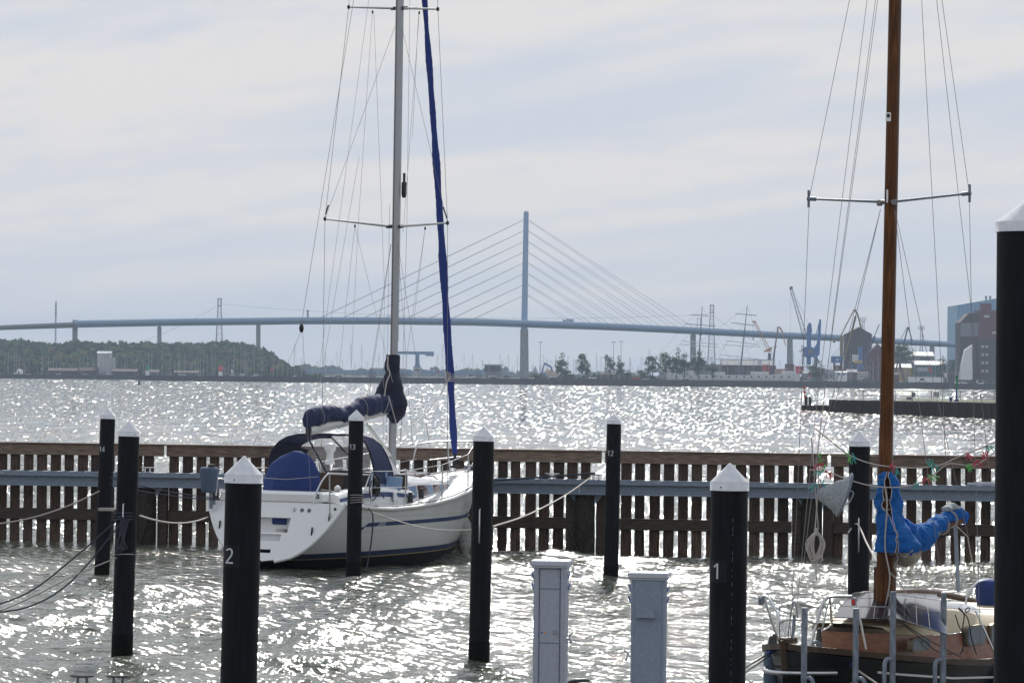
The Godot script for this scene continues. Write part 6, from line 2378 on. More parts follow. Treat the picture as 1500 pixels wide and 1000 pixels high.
	for q in [[0.95, 0.0], [2.2, 0.0], [3.75, 0.0], [5.3, 0.0]]:
		for side in [1.0, -1.0]:
			var b := Vector3(side * (along(BEAM, q[0]) - 0.07), along(SHEER, q[0]) + 0.03, -q[0])
			if q[0] > 2.0:
				bar(y, "stanchion", [b, b + Vector3(0, 0.62, 0)], 0.013, M.steel, 6)
			if side > 0:
				tops.append(b + Vector3(0, 0.61, 0))
				mids.append(b + Vector3(0, 0.32, 0))
	for side in [1.0, -1.0]:
		var a := []
		var m := []
		for p in tops:
			a.append(Vector3(p.x * side, p.y, p.z))
		for p in mids:
			m.append(Vector3(p.x * side, p.y, p.z))
		a.append(Vector3(side * 0.62, 2.12, -6.3))
		m.append(Vector3(side * 0.64, 1.82, -6.3))
		bar(y, "lifeline", a, 0.007, M.steel, 5)
		bar(y, "lifeline", m, 0.006, M.steel, 5)
		# pulpit
		bar(y, "pulpit", curve([Vector3(side * 0.70, 1.46, -6.25), Vector3(side * 0.66, 1.95, -6.28), Vector3(side * 0.58, 2.12, -6.45), Vector3(side * 0.34, 2.16, -7.0), Vector3(side * 0.16, 2.16, -7.35), Vector3(0, 2.16, -7.45)], 4), 0.016, M.steel)
		bar(y, "pulpit", [Vector3(side * 0.34, 2.16, -7.0), Vector3(side * 0.28, 1.55, -7.02)], 0.015, M.steel)
		bar(y, "pulpit", [Vector3(side * 0.5, 1.80, -6.6), Vector3(side * 0.2, 1.86, -7.3)], 0.012, M.steel)
	# mast, spreaders, boom
	var P := func(px: float, py: float, l := 4.18) -> Vector3:
		return on(Y, px, py, 2, -l)
	var foot: Vector3 = P.call(574.3, 692.0)
	var head: Vector3 = P.call(587.0, -110.0)
	st = new_st()
	var mr := []
	for k in 13:
		var q := foot.lerp(head, k / 12.0)
		mr.append(ring(q, Vector3(0.066, 0, 0), Vector3(0, 0, 0.095), 14))
	loft(st, mr)
	var mast := obj("mast", st, M.alu, y)
	st = new_st()
	box(st, foot.lerp(head, 0.5) + Vector3(-0.012, 0, 0.097), Vector3(0.022, foot.distance_to(head), 0.012), 0.0, Basis(Vector3.BACK, -atan2(head.x - foot.x, head.y - foot.y)) * Basis(Vector3.RIGHT, atan2(head.z - foot.z, head.y - foot.y)))
	obj("sail_track", st, M.wire, mast)
	st = new_st()
	lathe(st, [Vector2(0.035, 0), Vector2(0.05, 0.06), Vector2(0.05, 0.28), Vector2(0.025, 0.30), Vector2(0.025, 0.46)], 10, P.call(586.5, 289.0) + Vector3(0.02, 0, -0.10))
	obj("steaming_light", st, M.black, mast)
	for q in [[578.0, 331.5, 475.8, 320.5, 655.5, 326.5], [584.8, 11.8, 510.6, 10.2, 641.3, 13.2]]:
		var c0: Vector3 = P.call(q[0], q[1])
		for e in [[q[2], q[3], -1.0], [q[4], q[5], 1.0]]:
			var tip: Vector3 = P.call(e[0], e[1], 4.02)
			st = new_st()
			tube(st, [c0 + Vector3(e[2] * 0.06, 0, 0), tip], 0.026, 7, 0.017)
			var sp := obj("spreader", st, M.steel, y)
			st = new_st()
			ball(st, tip, Vector3(0.035, 0.045, 0.035), 7)
			tube(st, [c0 + Vector3(e[2] * 0.05, 0, 0), c0 + Vector3(e[2] * 0.17, 0, 0)], 0.036, 7)
			obj("spreader_fitting", st, M.black, sp)
	st = new_st()
	var b0: Vector3 = on(Y, 453, 631, 0, 0.0)
	var b1: Vector3 = on(Y, 573, 599.5, 0, 0.0)
	var br := []
	for k in 7:
		br.append(ring(b0.lerp(b1, k / 6.0), Vector3(0.055, 0, 0), Vector3(0, 0.085, 0), 12))
	loft(st, br)
	var boom := obj("boom", st, M.boom, y)
	st = new_st()
	box(st, b0 + Vector3(0, -0.02, 0.04), Vector3(0.09, 0.20, 0.08), 0.02)
	obj("boom_end", st, M.black, boom)
	bar(y, "boom_strut", [on(Y, 537, 620, 0, 0.0), on(Y, 572, 668, 0, 0.0)], 0.035, M.boom, 8)
	# sail in its navy cover on the boom
	rings = []
	for q in [[447.0, 604.0, 624.0, 0.05], [449.5, 600.0, 629.0, 0.10], [456.0, 597.5, 627.0, 0.13], [470.0, 595.5, 621.0, 0.15], [488.0, 594.5, 618.0, 0.15], [500.0, 597.5, 617.0, 0.12], [512.0, 592.0, 615.0, 0.13], [528.0, 584.0, 612.0, 0.16], [545.0, 579.5, 608.0, 0.19], [560.0, 577.5, 604.0, 0.20], [575.0, 573.0, 602.0, 0.17], [583.0, 572.0, 604.0, 0.12], [590.0, 578.0, 606.0, 0.04]]:
		var top := on(Y, q[0], q[1], 0, 0.0)
		var low := on(Y, q[0], q[2], 0, 0.0)
		var mid := (top + low) * 0.5
		rings.append(ring(mid, Vector3(q[3] * 0.8, 0, 0), (top - low) * 0.48, 22))
	st = new_st()
	lumpy(st, refine(rings, 8), 0.065, 17)
	var cover := obj("sail_cover", st, M.cloth_navy, y)
	for q in [[463, 596, 625], [527, 583, 612]]:
		var top := on(Y, q[0], q[1], 0, 0.0)
		var low := on(Y, q[0], q[2] + 3.0, 0, 0.0)
		var r := ring((top + low) * 0.5, Vector3(0.17, 0, 0), (top - low) * 0.5, 16)
		bar(cover, "tie_cord", Array(r) + [r[0]], 0.005, M.line, 4)
	# the collar of the cover round the mast
	rings = []
	for q in [[568.0, 583.0, 519.5], [567.0, 583.5, 530.0], [566.0, 583.5, 540.0], [567.5, 582.5, 545.0], [562.0, 585.5, 555.0], [555.0, 588.5, 566.0], [551.0, 590.5, 577.0], [549.0, 593.0, 586.0], [558.0, 593.5, 596.0], [566.0, 591.0, 607.0], [573.0, 584.0, 616.0], [577.0, 581.0, 619.5]]:
		var a: Vector3 = P.call(q[0], q[2], 4.15)
		var b: Vector3 = P.call(q[1], q[2], 4.15)
		rings.append(ring((a + b) * 0.5, (b - a) * 0.5, Vector3(0, 0, 0.10 + (b - a).length() * 0.28), 22))
	st = new_st()
	lumpy(st, refine(rings, 4), 0.03, 23)
	var col := obj("mast_collar", st, M.cloth_dark, y)
	bar(col, "zip", curve([P.call(568.5, 521, 3.85), P.call(567.5, 538, 3.85), P.call(571, 547, 3.82), P.call(566, 560, 3.74), P.call(563, 580, 3.70)], 4), 0.014, M.line, 5)
	bar(col, "tie_cord", curve([P.call(569, 580, 3.66), P.call(573, 594, 3.66), P.call(580, 619, 3.75)], 4), 0.010, M.line, 5)
	bar(col, "tie_cord", curve([P.call(569, 580, 3.66), P.call(569, 590, 3.66), P.call(563, 604, 3.66)], 4), 0.009, M.line, 5)
	# furled genoa on the forestay, with the drum
	var fl: Vector3 = on(Y, 666.3, 665.0, 0, 0.0)
	var fh: Vector3 = on(Y, 616.5, -60.0, 0, 0.0)
	rings = []
	for k in 60:
		var t := k / 59.0
		var w := 0.047 + 0.028 * sin(PI * pow(t, 0.5)) + 0.012 * sin(t * 45.0) * sin(t * 13.0)
		var q := fl.lerp(fh, t)
		q += Vector3(0.03 * sin(t * 2.8), 0, 0.0)
		rings.append(ring(q, Vector3(w, 0, 0), Vector3(0, 0, w), 10, t * 30.0))
	st = new_st()
	lumpy(st, rings, 0.012, 3)
	var gen := obj("furled_genoa", st, M.uv_strip, y)
	bar(gen, "stay_end", [fl, fl + Vector3(0, -0.35, -0.02)], 0.014, M.steel)
	st = new_st()
	lathe(st, [Vector2(0.02, -0.27), Vector2(0.10, -0.26), Vector2(0.10, -0.235), Vector2(0.045, -0.21), Vector2(0.045, -0.13), Vector2(0.09, -0.11), Vector2(0.09, -0.085), Vector2(0.035, -0.06), Vector2(0.035, 0.02)], 14, fl)
	obj("furling_drum", st, M.black, y)
	bar(y, "genoa_sheet", curve([on(Y, 659, 552, 0, 0.05), on(Y, 650, 568, 0, 0.4), on(Y, 634, 592, 0, 0.8), on(Y, 606, 622, 0, 1.1)], 5), 0.011, M.line, 5)
	st = new_st()
	var wr := []
	for k in 40:
		wr.append(fl.lerp(fh, 0.15 + k * 0.0005) + Vector3(cos(k * 0.9) * 0.085, 0, sin(k * 0.9) * 0.085))
	tube(st, wr, 0.012, 5)
	obj("sheet_turns", st, M.line, gen)
	# wires and lines: name, px, py, l, px, py, l
	var T := 0.0037
	for q in [
			["shroud", 514.5, -60, 4.05, 510.6, 10, 4.02], ["shroud", 510.6, 10, 4.02, 475.8, 320.5, 4.02], ["shroud", 475.8, 320.5, 4.02, 470.0, 706, 3.9],
			["shroud", 638.5, -60, 4.05, 641.3, 13, 4.02], ["shroud", 641.3, 13, 4.02, 655.5, 326.5, 4.02], ["shroud", 655.5, 326.5, 4.02, 655.5, 722, 3.9],
			["diagonal", 578.5, 38, 4.18, 476.5, 319, 4.02], ["diagonal", 588.5, 40, 4.18, 655.0, 325, 4.02],
			["lower_shroud", 572.5, 357, 4.15, 519.0, 700, 3.6], ["lower_shroud", 582.5, 357, 4.15, 610.0, 730, 3.6], ["lower_shroud", 573.0, 358, 4.2, 531.0, 640, 4.7], ["lower_shroud", 583.0, 358, 4.2, 637.0, 700, 4.7],
			["backstay", 527.5, -60, 3.9, 441.0, 476, 0.9], ["backstay_leg", 440.5, 486, 0.9, 322.0, 768, 0.0], ["backstay_leg", 443.0, 486, 0.9, 457.5, 776, 0.0],
			["topping_lift", 548.0, -60, 4.1, 455.5, 630, 1.15],
			["flag_halyard", 545.0, 20, 4.0, 524.5, 330, 4.0], ["flag_halyard", 547.5, 20, 4.0, 563.0, 420, 3.9], ["flag_halyard", 563.0, 420, 3.9, 560.5, 690, 3.9], ["flag_halyard", 614.0, 20, 4.0, 590.5, 340, 4.0], ["flag_halyard", 524.5, 330, 4.0, 511.0, 600, 3.4], ["flag_halyard", 613.0, 20, 4.0, 604.0, 200, 4.0],
			["lazy_jack", 520.0, 332, 4.1, 575.0, 560, 3.6], ["lazy_jack", 519.5, 332, 4.1, 490.0, 596, 2.3], ["lazy_jack", 622.5, 335, 4.1, 590.0, 560, 3.6], ["lazy_jack", 526.0, 228, 4.1, 462.0, 598, 1.5], ["lazy_jack", 622.5, 335, 4.1, 606.0, 470, 3.4],
			["halyard", 601.0, -60, 4.4, 596.0, 320, 4.4], ["halyard", 596.0, 320, 4.4, 586.0, 690, 4.3], ["halyard", 592.0, -60, 4.3, 583.5, 500, 4.3], ["halyard", 570.5, 300, 3.95, 565.0, 690, 3.95], ["halyard", 590.0, 600, 4.3, 581.5, 690, 4.3],
			["mainsheet", 500.0, 622, 2.2, 512.0, 700, 2.0], ["mainsheet", 502.0, 622, 2.2, 520.0, 700, 2.0], ["topping_strop", 453.0, 632, 1.1, 470.0, 692, 0.9]]:
		bar(y, q[0], [on(Y, q[1], q[2], 2, -q[3]), on(Y, q[4], q[5], 2, -q[6])], T * (1.35 if q[0] in ["shroud", "backstay"] else 1.0), M.wire if q[0] not in ["lazy_jack", "flag_halyard", "topping_lift"] else M.line, 4)
	st = new_st()
	ball(st, on(Y, 441.3, 480.5, 2, -0.9), Vector3(0.045, 0.085, 0.045), 8)
	obj("backstay_block", st, M.black, y)
	for q in [[545.6, 17.5, 4.0], [614.0, 18.5, 4.0], [519.7, 331.0, 4.1], [622.6, 334.5, 4.1], [497.0, 625.0, 2.2], [538.0, 622.0, 3.4]]:
		st = new_st()
		ball(st, on(Y, q[0], q[1], 2, -q[2]), Vector3(0.022, 0.036, 0.022), 6)
		obj("block", st, M.black, y)
	for q in [[476.5, 314.0, 481.0, 300.0], [654.8, 320.0, 649.0, 303.0]]:
		bar(y, "turnbuckle", [on(Y, q[0], q[1], 2, -4.05), on(Y, q[2], q[3], 2, -4.06)], 0.014, M.black, 6)
	# small fittings on deck
	st = new_st()
	ball(st, X.call(494.2, 716.0), Vector3(0.062, 0.062, 0.062), 12)
	obj("horseshoe_light", st, M.gel, y)
	st = new_st()
	box(st, X.call(473.0, 727.0) + Vector3(-0.12, 0, 0), Vector3(0.09, 0.09, 0.03), 0.008)
	obj("vent_box", st, M.galv, y)
	for q in [[578.0, 727.0, 1.20], [601.0, 728.0, 1.22], [617.0, 722.0, 1.14]]:
		var p := on(Y, q[0], q[1], 0, q[2])
		st = new_st()
		lathe(st, [Vector2(0.05, -0.10), Vector2(0.05, 0.02), Vector2(0.03, 0.03), Vector2(0.045, 0.08), Vector2(0.001, 0.09)], 10, p)
		obj("winch", st, M.steel if q[0] < 590 else M.black, y)
	st = new_st()
	rng.seed = 6
	for k in 12:
		var p: Vector3 = X.call(549.5 + rng.randf_range(-2.0, 2.5), 711.0 + rng.randf_range(-3, 3))
		var a := rng.randf() * 3.0
		tube(st, ring(p, Vector3(0.04 * cos(a), rng.randf_range(-0.03, 0.03), 0.05 * sin(a) + 0.03), Vector3(0, 0.14, 0), 14), 0.014, 5)
	obj("coiled_rope", st, M.black, y)
	bar(y, "loose_line", curve([X.call(546, 700), X.call(541, 716), X.call(545, 733), X.call(556, 722), X.call(562, 729)], 5), 0.012, M.black, 5)
	var an := Vector3(0, 1.66, -7.4)
	st = new_st()
	box(st, an, Vector3(0.10, 0.07, 0.5), 0.02)
	tube(st, [an + Vector3(0, 0, -0.25), an + Vector3(0, -0.18, -0.30)], 0.03, 6)
	obj("anchor", st, M.galv, y)
	st = new_st()
	lathe(st, [Vector2(0.10, 0), Vector2(0.07, 0.10), Vector2(0.07, 0.22), Vector2(0.11, 0.26), Vector2(0.12, 0.36), Vector2(0.05, 0.40), Vector2(0.001, 0.40)], 12, on(Y, 483.0, 672.0, 2, -4.4) + Vector3(0, -0.1, 0))
	obj("ventilator", st, M.gel, y)
	for q in [[322.5, 768.0], [457.5, 778.0], [483.0, 757.0]]:
		var p: Vector3 = skin.call(q[0], q[1])
		bar(tr, "chain_plate", [p + Vector3(0, 0.07, 0.01), p + Vector3(-0.01, -0.07, 0.02)], 0.016, M.black, 6)
	# things hanging on the yacht
	var fz := on(Y, 680.5, 752.0, 0, 0.42)
	st = new_st()
	lathe(st, [Vector2(0.001, 0.01), Vector2(0.045, 0.0), Vector2(0.05, -0.06), Vector2(0.12, -0.17), Vector2(0.135, -0.30), Vector2(0.135, -0.56), Vector2(0.12, -0.68), Vector2(0.055, -0.80), Vector2(0.04, -0.86), Vector2(0.001, -0.87)], 18)
	var fd := thing("fender", "long grey white fender hanging at the yacht's bow", "fender", Y * fz)
	obj("body", st, M.fender, fd)
	bar(fd, "line", [Vector3.ZERO, Y.basis * (Vector3(0.42, 1.62, -6.9) - fz) * Vector3(1, 1, 1)], 0.010, M.black, 5)
	var mo := thing("outboard_motor", "outboard motor under a blue grey cover on the yacht's left stern rail", "outboard motor", Y * on(Y, 306, 703, 0, -1.32))
	mo.basis = Basis(Vector3.UP, deg_to_rad(-40.0)).scaled(Vector3(0.88, 0.92, 0.88))
	rings = []
	for q in [[-0.24, 0.10, 0.13], [-0.22, 0.13, 0.17], [0.0, 0.15, 0.20], [0.17, 0.17, 0.22], [0.235, 0.16, 0.21], [0.25, 0.12, 0.16]]:
		rings.append(ring(Vector3(0.02 * q[0], q[0], 0.03 * q[0]), Vector3(q[1], 0, 0), Vector3(0, 0, q[2]), 12, PI / 4))
	st = new_st()
	lumpy(st, refine(rings, 3), 0.02, 5)
	obj("cover", st, M.motor_cover, mo)
	st = new_st()
	tube(st, [Vector3(0.06, -0.2, 0), Vector3(0.08, -0.55, 0.02)], 0.035, 8)
	box(st, Vector3(0.10, -0.42, 0), Vector3(0.14, 0.10, 0.05), 0.01)
	obj("shaft", st, M.galv, mo)
	st = new_st()
	lumpy(st, [ring(Vector3(0.06, 0.25, 0), Vector3(0.07, 0, 0), Vector3(0, 0, 0.09), 8), ring(Vector3(0.06, 0.31, 0), Vector3(0.05, 0, 0), Vector3(0, 0, 0.06), 8)], 0.02, 2)
	obj("handle", st, M.black, mo)

func cloth(c: Color, sd: int) -> StandardMaterial3D:
	var m := worn(c, 0.85, Vector3(6, 6, 6), 0.22, 0.0, sd)
	m.rim_enabled = true
	m.rim = 0.25
	return m

# ---------------------------------------------------------------- the small wooden cruiser at the right, bow towards us
var W := Transform3D()
const W_L := [-3.6, -2.6, -1.6, -0.6, 0.3, 1.0, 1.5, 1.85, 2.02]
const W_B := [0.55, 0.82, 0.96, 1.0, 0.93, 0.74, 0.50, 0.24, 0.02]
const W_S := [0.76, 0.735, 0.73, 0.745, 0.79, 0.86, 0.92, 0.965, 0.99]

func wood_at(rows: Array, l: float) -> float:
	for i in W_L.size() - 1:
		if l <= W_L[i + 1]:
			return lerpf(rows[i], rows[i + 1], (l - W_L[i]) / (W_L[i + 1] - W_L[i]))
	return rows[-1]

func eave_at(l: float) -> float:
	var k := [[-2.6, 1.08], [-0.93, 1.06], [0.0, 1.01], [0.58, 1.02], [0.92, 1.055], [1.2, 1.06]]
	for i in 5:
		if l <= k[i + 1][0]:
			return lerpf(k[i][1], k[i + 1][1], clampf((l - k[i][0]) / (k[i + 1][0] - k[i][0]), 0.0, 1.0))
	return 1.06

func make_wooden_boat() -> void:
	M.black_hull = worn(Color(0.014, 0.016, 0.020), 0.25, Vector3(2, 2, 2), 0.35, 0.0, 90)
	M.varnish = worn(Color(0.215, 0.080, 0.022), 0.45, Vector3(14, 0.45, 14), 0.6, 0.0, 91)
	M.varnish.metallic_specular = 0.3
	M.rail_wood = worn(Color(0.085, 0.045, 0.020), 0.45, Vector3(0.8, 10, 10), 0.5, 0.0, 92)
	M.red_cabin = worn(Color(0.30, 0.135, 0.085), 0.35, Vector3(1.5, 4, 1.5), 0.25, 0.0, 93)
	M.cream = worn(Color(0.50, 0.42, 0.27), 0.5, Vector3(5, 5, 5), 0.12, 0.0, 94)
	M.teak_hatch = worn(Color(0.27, 0.14, 0.065), 0.5, Vector3(1, 6, 8), 0.35, 0.0, 95)
	M.canvas_blue = cloth(Color(0.012, 0.20, 0.62), 96)
	M.canvas_blue.backlight_enabled = true
	M.canvas_blue.backlight = Color(0.12, 0.60, 0.95)
	M.canvas_grey = cloth(Color(0.36, 0.40, 0.43), 97)
	M.sail_beige = cloth(Color(0.30, 0.26, 0.20), 98)
	M.solar = mat(Color(0.020, 0.022, 0.036), 0.12)
	M.solar_line = mat(Color(0.10, 0.105, 0.125), 0.5)
	M.brass = mat(Color(0.15, 0.125, 0.08), 0.4, 0.3)
	M.port_glass = mat(Color(0.10, 0.13, 0.16), 0.08)

	var o := at(1297, 870, 33.0)
	W = Transform3D(Basis(Vector3.UP, 2.559), Vector3(o.x, 0, -33.0))
	var b := thing("wooden_cruiser", "small old wooden sailing cruiser with black hull and brown mast, bow towards us", "sailing boat", W.origin)
	b.transform = W
	var P := func(px: float, py: float, axis := 0, value := 0.0) -> Vector3:
		return on(W, px, py, axis, value)
	# hull: black sides, a white line, a wooden rail
	var half := func(l: float, y: float) -> float:
		var s := wood_at(W_S, l)
		var k := -0.35 + 0.95 * pow(clampf((l - 1.2) / 0.82, 0.0, 1.0), 1.6) + (0.35 * clampf((-l - 2.6), 0.0, 1.0))
		return wood_at(W_B, l) * pow(clampf((y - k) / (s - k), 0.0, 1.0), lerpf(0.32, 0.70, smoothstep(0.0, 1.9, l)))
	var band := func(up0: float, up1: float, l0: float, l1: float, out: float, rows: int) -> SurfaceTool:     # heights measured down from the sheer
		var s := new_st()
		for side in [1.0, -1.0]:
			var v := []
			for i in 41:
				var l: float = lerpf(l0, l1, i / 40.0)
				var sh := wood_at(W_S, l)
				var row := PackedVector3Array()
				for j in rows + 1:
					var y: float = lerpf(sh + up0, sh + up1, float(j) / rows)
					row.append(Vector3(side * (half.call(l, y) + out), y, -l))
				v.append(row)
			loft(s, v, false, false)
		return s
	obj("hull", band.call(-1.25, -0.06, -3.6, 2.02, 0.0, 12), M.black_hull, b)
	obj("white_line", band.call(-0.185, -0.165, -3.5, 1.25, 0.004, 1), M.gel, b)
	var st := new_st()
	for side in [1.0, -1.0]:
		var rings := []
		for i in 41:
			var l := lerpf(-3.6, 2.02, i / 40.0)
			var w := wood_at(W_B, l)
			var s := wood_at(W_S, l)
			rings.append(PackedVector3Array([Vector3(side * (w + 0.018), s - 0.048, -l), Vector3(side * (w + 0.02), s + 0.005, -l), Vector3(side * maxf(0.0, w - 0.03), s + 0.008, -l), Vector3(side * maxf(0.0, w - 0.03), s - 0.048, -l)]))
		loft(st, rings, true, true, false)
	obj("rail", st, M.rail_wood, b)
	st = new_st()
	var v := []
	for i in 31:
		var l := lerpf(-3.55, 1.98, i / 30.0)
		var w := wood_at(W_B, l)
		var row := PackedVector3Array()
		for j in 5:
			var t := j / 2.0 - 1.0
			row.append(Vector3(t * w, wood_at(W_S, l) - 0.05 + 0.05 * w * (1.0 - t * t), -l))
		v.append(row)
	loft(st, v, false, false)
	obj("deck", st, M.cream, b)
	st = new_st()
	tube(st, [Vector3(0, 0.55, -1.96), Vector3(0, 1.03, -2.04)], 0.03, 8)
	box(st, Vector3(0, 1.02, -1.94), Vector3(0.10, 0.06, 0.22), 0.015)
	obj("stem_head", st, M.rail_wood, b)
	# rubbing pipe low round the bow, ring plate
	bar(b, "bow_pipe", curve([Vector3(-0.36, 0.72, -1.66), Vector3(-0.10, 0.73, -2.02), Vector3(0.06, 0.735, -2.10), Vector3(0.20, 0.735, -2.0), Vector3(0.34, 0.74, -1.75)], 5), 0.021, M.steel, 8)
	st = new_st()
	for s in [-1.0, 1.0]:
		lathe(st, [Vector2(0.018, 0.0), Vector2(0.024, 0.006), Vector2(0.012, 0.012)], 10, Vector3(-0.445 + s * 0.012, 0.615, -1.50 - s * 0.024), Basis(Vector3.UP, 0.6) * Basis(Vector3.BACK, PI / 2))
	obj("hawse_ring", st, M.gold, b)
	# cabin: two steps, the front one low
	var cab := func(l: float) -> Array:       # half width, eave, crown
		var t := clampf((0.92 - l) / 1.25, 0.0, 1.0)
		var aft := smoothstep(0.4, 1.3, -l)
		return [lerpf(0.58, 0.74, t), eave_at(l) + 0.045, lerpf(1.135, 1.25, smoothstep(0.2, 0.8, t)) - 0.12 * aft, lerpf(0.24, 0.74, t)]
	st = new_st()
	v = []
	for i in 23:
		var l := lerpf(0.92, -2.6, i / 22.0)
		var q: Array = cab.call(l)
		v.append(PackedVector3Array([Vector3(-q[0] - 0.03, wood_at(W_S, l) - 0.04, -l), Vector3(-q[0], q[1] - 0.055, -l)]))
	loft(st, v, false, false)
	var vs := []
	for i in 23:
		var l := lerpf(0.92, -2.6, i / 22.0)
		var q: Array = cab.call(l)
		vs.append(PackedVector3Array([Vector3(q[3] + 0.03, wood_at(W_S, l) - 0.04, -l), Vector3(q[3], q[1] - 0.055, -l)]))
	loft(st, vs, false, false)
	var q0: Array = cab.call(0.92)
	var fr := []
	for k in 9:
		var a := PI * k / 8.0
		var x: float = cos(a) * (q0[3] if cos(a) > 0.0 else q0[0])
		var bow := 0.08 * sin(a)
		fr.append(PackedVector3Array([Vector3(x * 1.05, 0.78, -0.92 - bow), Vector3(x, q0[1] - 0.05, -0.92 - bow)]))
	loft(st, fr, false, false)
	var house_ := obj("cabin_side", st, M.red_cabin, b)
	st = new_st()
	v = []
	for i in 25:
		var l := lerpf(1.0, -2.65, i / 24.0)
		var q: Array = cab.call(minf(l, 0.92))
		var w: float = q[0] + 0.015
		var row := PackedVector3Array()
		for j in 13:
			var t := j / 6.0 - 1.0
			w = (q[3] if t > 0.0 else q[0]) + 0.015
			var bow := 0.08 * sqrt(maxf(0.0, 1.0 - t * t)) if l > 0.9 else 0.0
			var yy: float = lerpf(q[1], q[2], 1.0 - pow(absf(t), 2.6))
			if j == 0 or j == 12:
				yy = q[1] - 0.045
				row.append(Vector3(signf(t) * w, yy, -l - bow))
			else:
				row.append(Vector3(t * w * 1.02, yy, -l - bow))
		v.append(row)
	loft(st, v, false, false)
	obj("cabin_roof", st, M.cream, b)
	# windows: a small round cornered one forward, two large ones aft
	for q in [[1332.0, 937.0, 1358.0, 949.5], [1412.0, 919.0, 1440.0, 941.0], [1447.0, 915.0, 1475.0, 939.0]]:
		var a: Vector3 = P.call(q[0], q[1], 0, -0.735)
		var c: Vector3 = P.call(q[2], q[3], 0, -0.735)
		var mid := (a + c) * 0.5
		var hw := absf(a.z - c.z) * 0.5
		var hh := absf(a.y - c.y) * 0.5
		var shape := func(g: float) -> Array:
			var r := []
			for k in 24:
				var t := TAU * k / 24.0
				r.append(Vector2(signf(cos(t)) * pow(absf(cos(t)), 0.4) * (hw + g), signf(sin(t)) * pow(absf(sin(t)), 0.4) * (hh + g)))
			return r
		st = new_st()
		var face := Transform3D(Basis(Vector3.UP, -PI / 2 + 0.03), Vector3(-0.745, mid.y, mid.z))
		prism(st, shape.call(0.014), 0.05, face)
		var wf := obj("window_frame", st, M.brass, house_)
		st = new_st()
		prism(st, shape.call(0.0), 0.058, face)
		obj("pane", st, M.port_glass, wf)
	for k in 3:
		st = new_st()
		var p: Vector3 = P.call(1339.0 + k * 6.0, 943.0, 0, -0.775)
		tube(st, [p + Vector3(0, 0.03, 0.01), p + Vector3(0, -0.03, 0.0)], 0.006, 4)
		obj("window_bar", st, M.wire, house_)
	# fore hatch with planked lid and a mushroom vent
	st = new_st()
	for k in 5:
		box(st, Vector3(-0.46 + k * 0.14, 1.125, -0.56), Vector3(0.136, 0.035, 0.52), 0.006)
	obj("fore_hatch", st, M.teak_hatch, b)
	st = new_st()
	box(st, Vector3(-0.18, 1.095, -0.56), Vector3(0.66, 0.04, 0.48), 0.01)
	obj("hatch_coaming", st, M.rail_wood, b)
	st = new_st()
	lathe(st, [Vector2(0.07, 0), Vector2(0.075, 0.02), Vector2(0.05, 0.045), Vector2(0.001, 0.05)], 14, Vector3(-0.22, 1.142, -0.45))
	obj("mushroom_vent", st, M.steel, b)
	# solar panels lying over the roof, curved with it
	for pn in [[[1222.0, 907.0], [1252.0, 871.0], [1300.0, 869.5], [1303.0, 904.0], 0.05], [[1301.0, 904.5], [1308.0, 871.5], [1372.0, 873.5], [1389.0, 926.0], 0.13]]:
		var c := []
		for k in 4:
			c.append(P.call(pn[k][0], pn[k][1], 1, [1.20, 1.31, 1.31, 1.20][k]))
		c[0].y = 1.20
		c[3].y = 1.16
		var grid := []
		for i in 15:
			var t := i / 14.0
			var a: Vector3 = c[0].lerp(c[3], t)
			var e: Vector3 = c[1].lerp(c[2], t)
			var row := PackedVector3Array()
			for j in 13:
				var u := j / 12.0
				var p := a.lerp(e, u)
				p.y = lerpf(a.y, e.y, u) + pn[4] * 0.55 * sin(PI * u) + 0.02
				row.append(p)
			grid.append(row)
		st = new_st()
		loft(st, grid, false, false)
		for row in grid:
			for j in row.size():
				row[j].y -= 0.006
		loft(st, grid, false, false)
		var so := obj("solar_panel", st, M.solar, b)
		for row in grid:
			for j in row.size():
				row[j].y += 0.009
		st = new_st()
		for i in [0, 4, 7, 10, 14]:
			tube(st, Array(grid[i]), 0.0016, 4)
		for j in [0, 4, 8, 12]:
			var line := []
			for row in grid:
				line.append(row[j])
			tube(st, line, 0.0016, 4)
		obj("cell_lines", st, M.solar_line, so)
	# rounded pale hatch hump behind the panels and dark handrails
	st = new_st()
	v = []
	for i in 9:
		var l := lerpf(-0.5, -1.35, i / 8.0)
		var h := 1.225 - 0.09 * (i / 8.0) + 0.085 * sqrt(maxf(0.0, sin(PI * (i + 0.4) / 8.8)))
		v.append(PackedVector3Array([Vector3(0.34, 1.08, -l), Vector3(0.30, h - 0.03, -l), Vector3(-0.05, h, -l), Vector3(-0.38, h - 0.03, -l), Vector3(-0.44, 1.08, -l)]))
	loft(st, v, false, true)
	obj("sliding_hatch", st, M.gel, b)
	bar(b, "coaming_board", curve([P.call(1300, 869, 0, 0.62), P.call(1352, 867, 0, 0.66), P.call(1410, 876, 0, 0.70), P.call(1462, 892, 0, 0.74), P.call(1520, 910, 0, 0.78)], 5), 0.035, M.teak, 6)
	bar(b, "coaming_board", curve([P.call(1226, 905, 0, 0.50), P.call(1240, 884, 0, 0.52), P.call(1262, 870, 0, 0.55), P.call(1285, 868.5, 0, 0.58)], 5), 0.022, M.teak, 6)
	# mast
	var m0: Vector3 = P.call(1293.0, 912.0)
	var m1: Vector3 = P.call(1312.5, -60.0)
	st = new_st()
	var rings := []
	for k in 25:
		var t := k / 24.0
		var w := lerpf(0.066, 0.056, t)
		var r := ring(m0.lerp(m1, t), Vector3(w, 0, 0), Vector3(0, 0, w * 1.2), 14, 0.2)
		rings.append(r)
	loft(st, rings)
	var mast := obj("mast", st, M.varnish, b)
	st = new_st()
	var tocam := W.basis.inverse() * Vector3(0, 0, 1)
	var faced := W.basis.inverse()
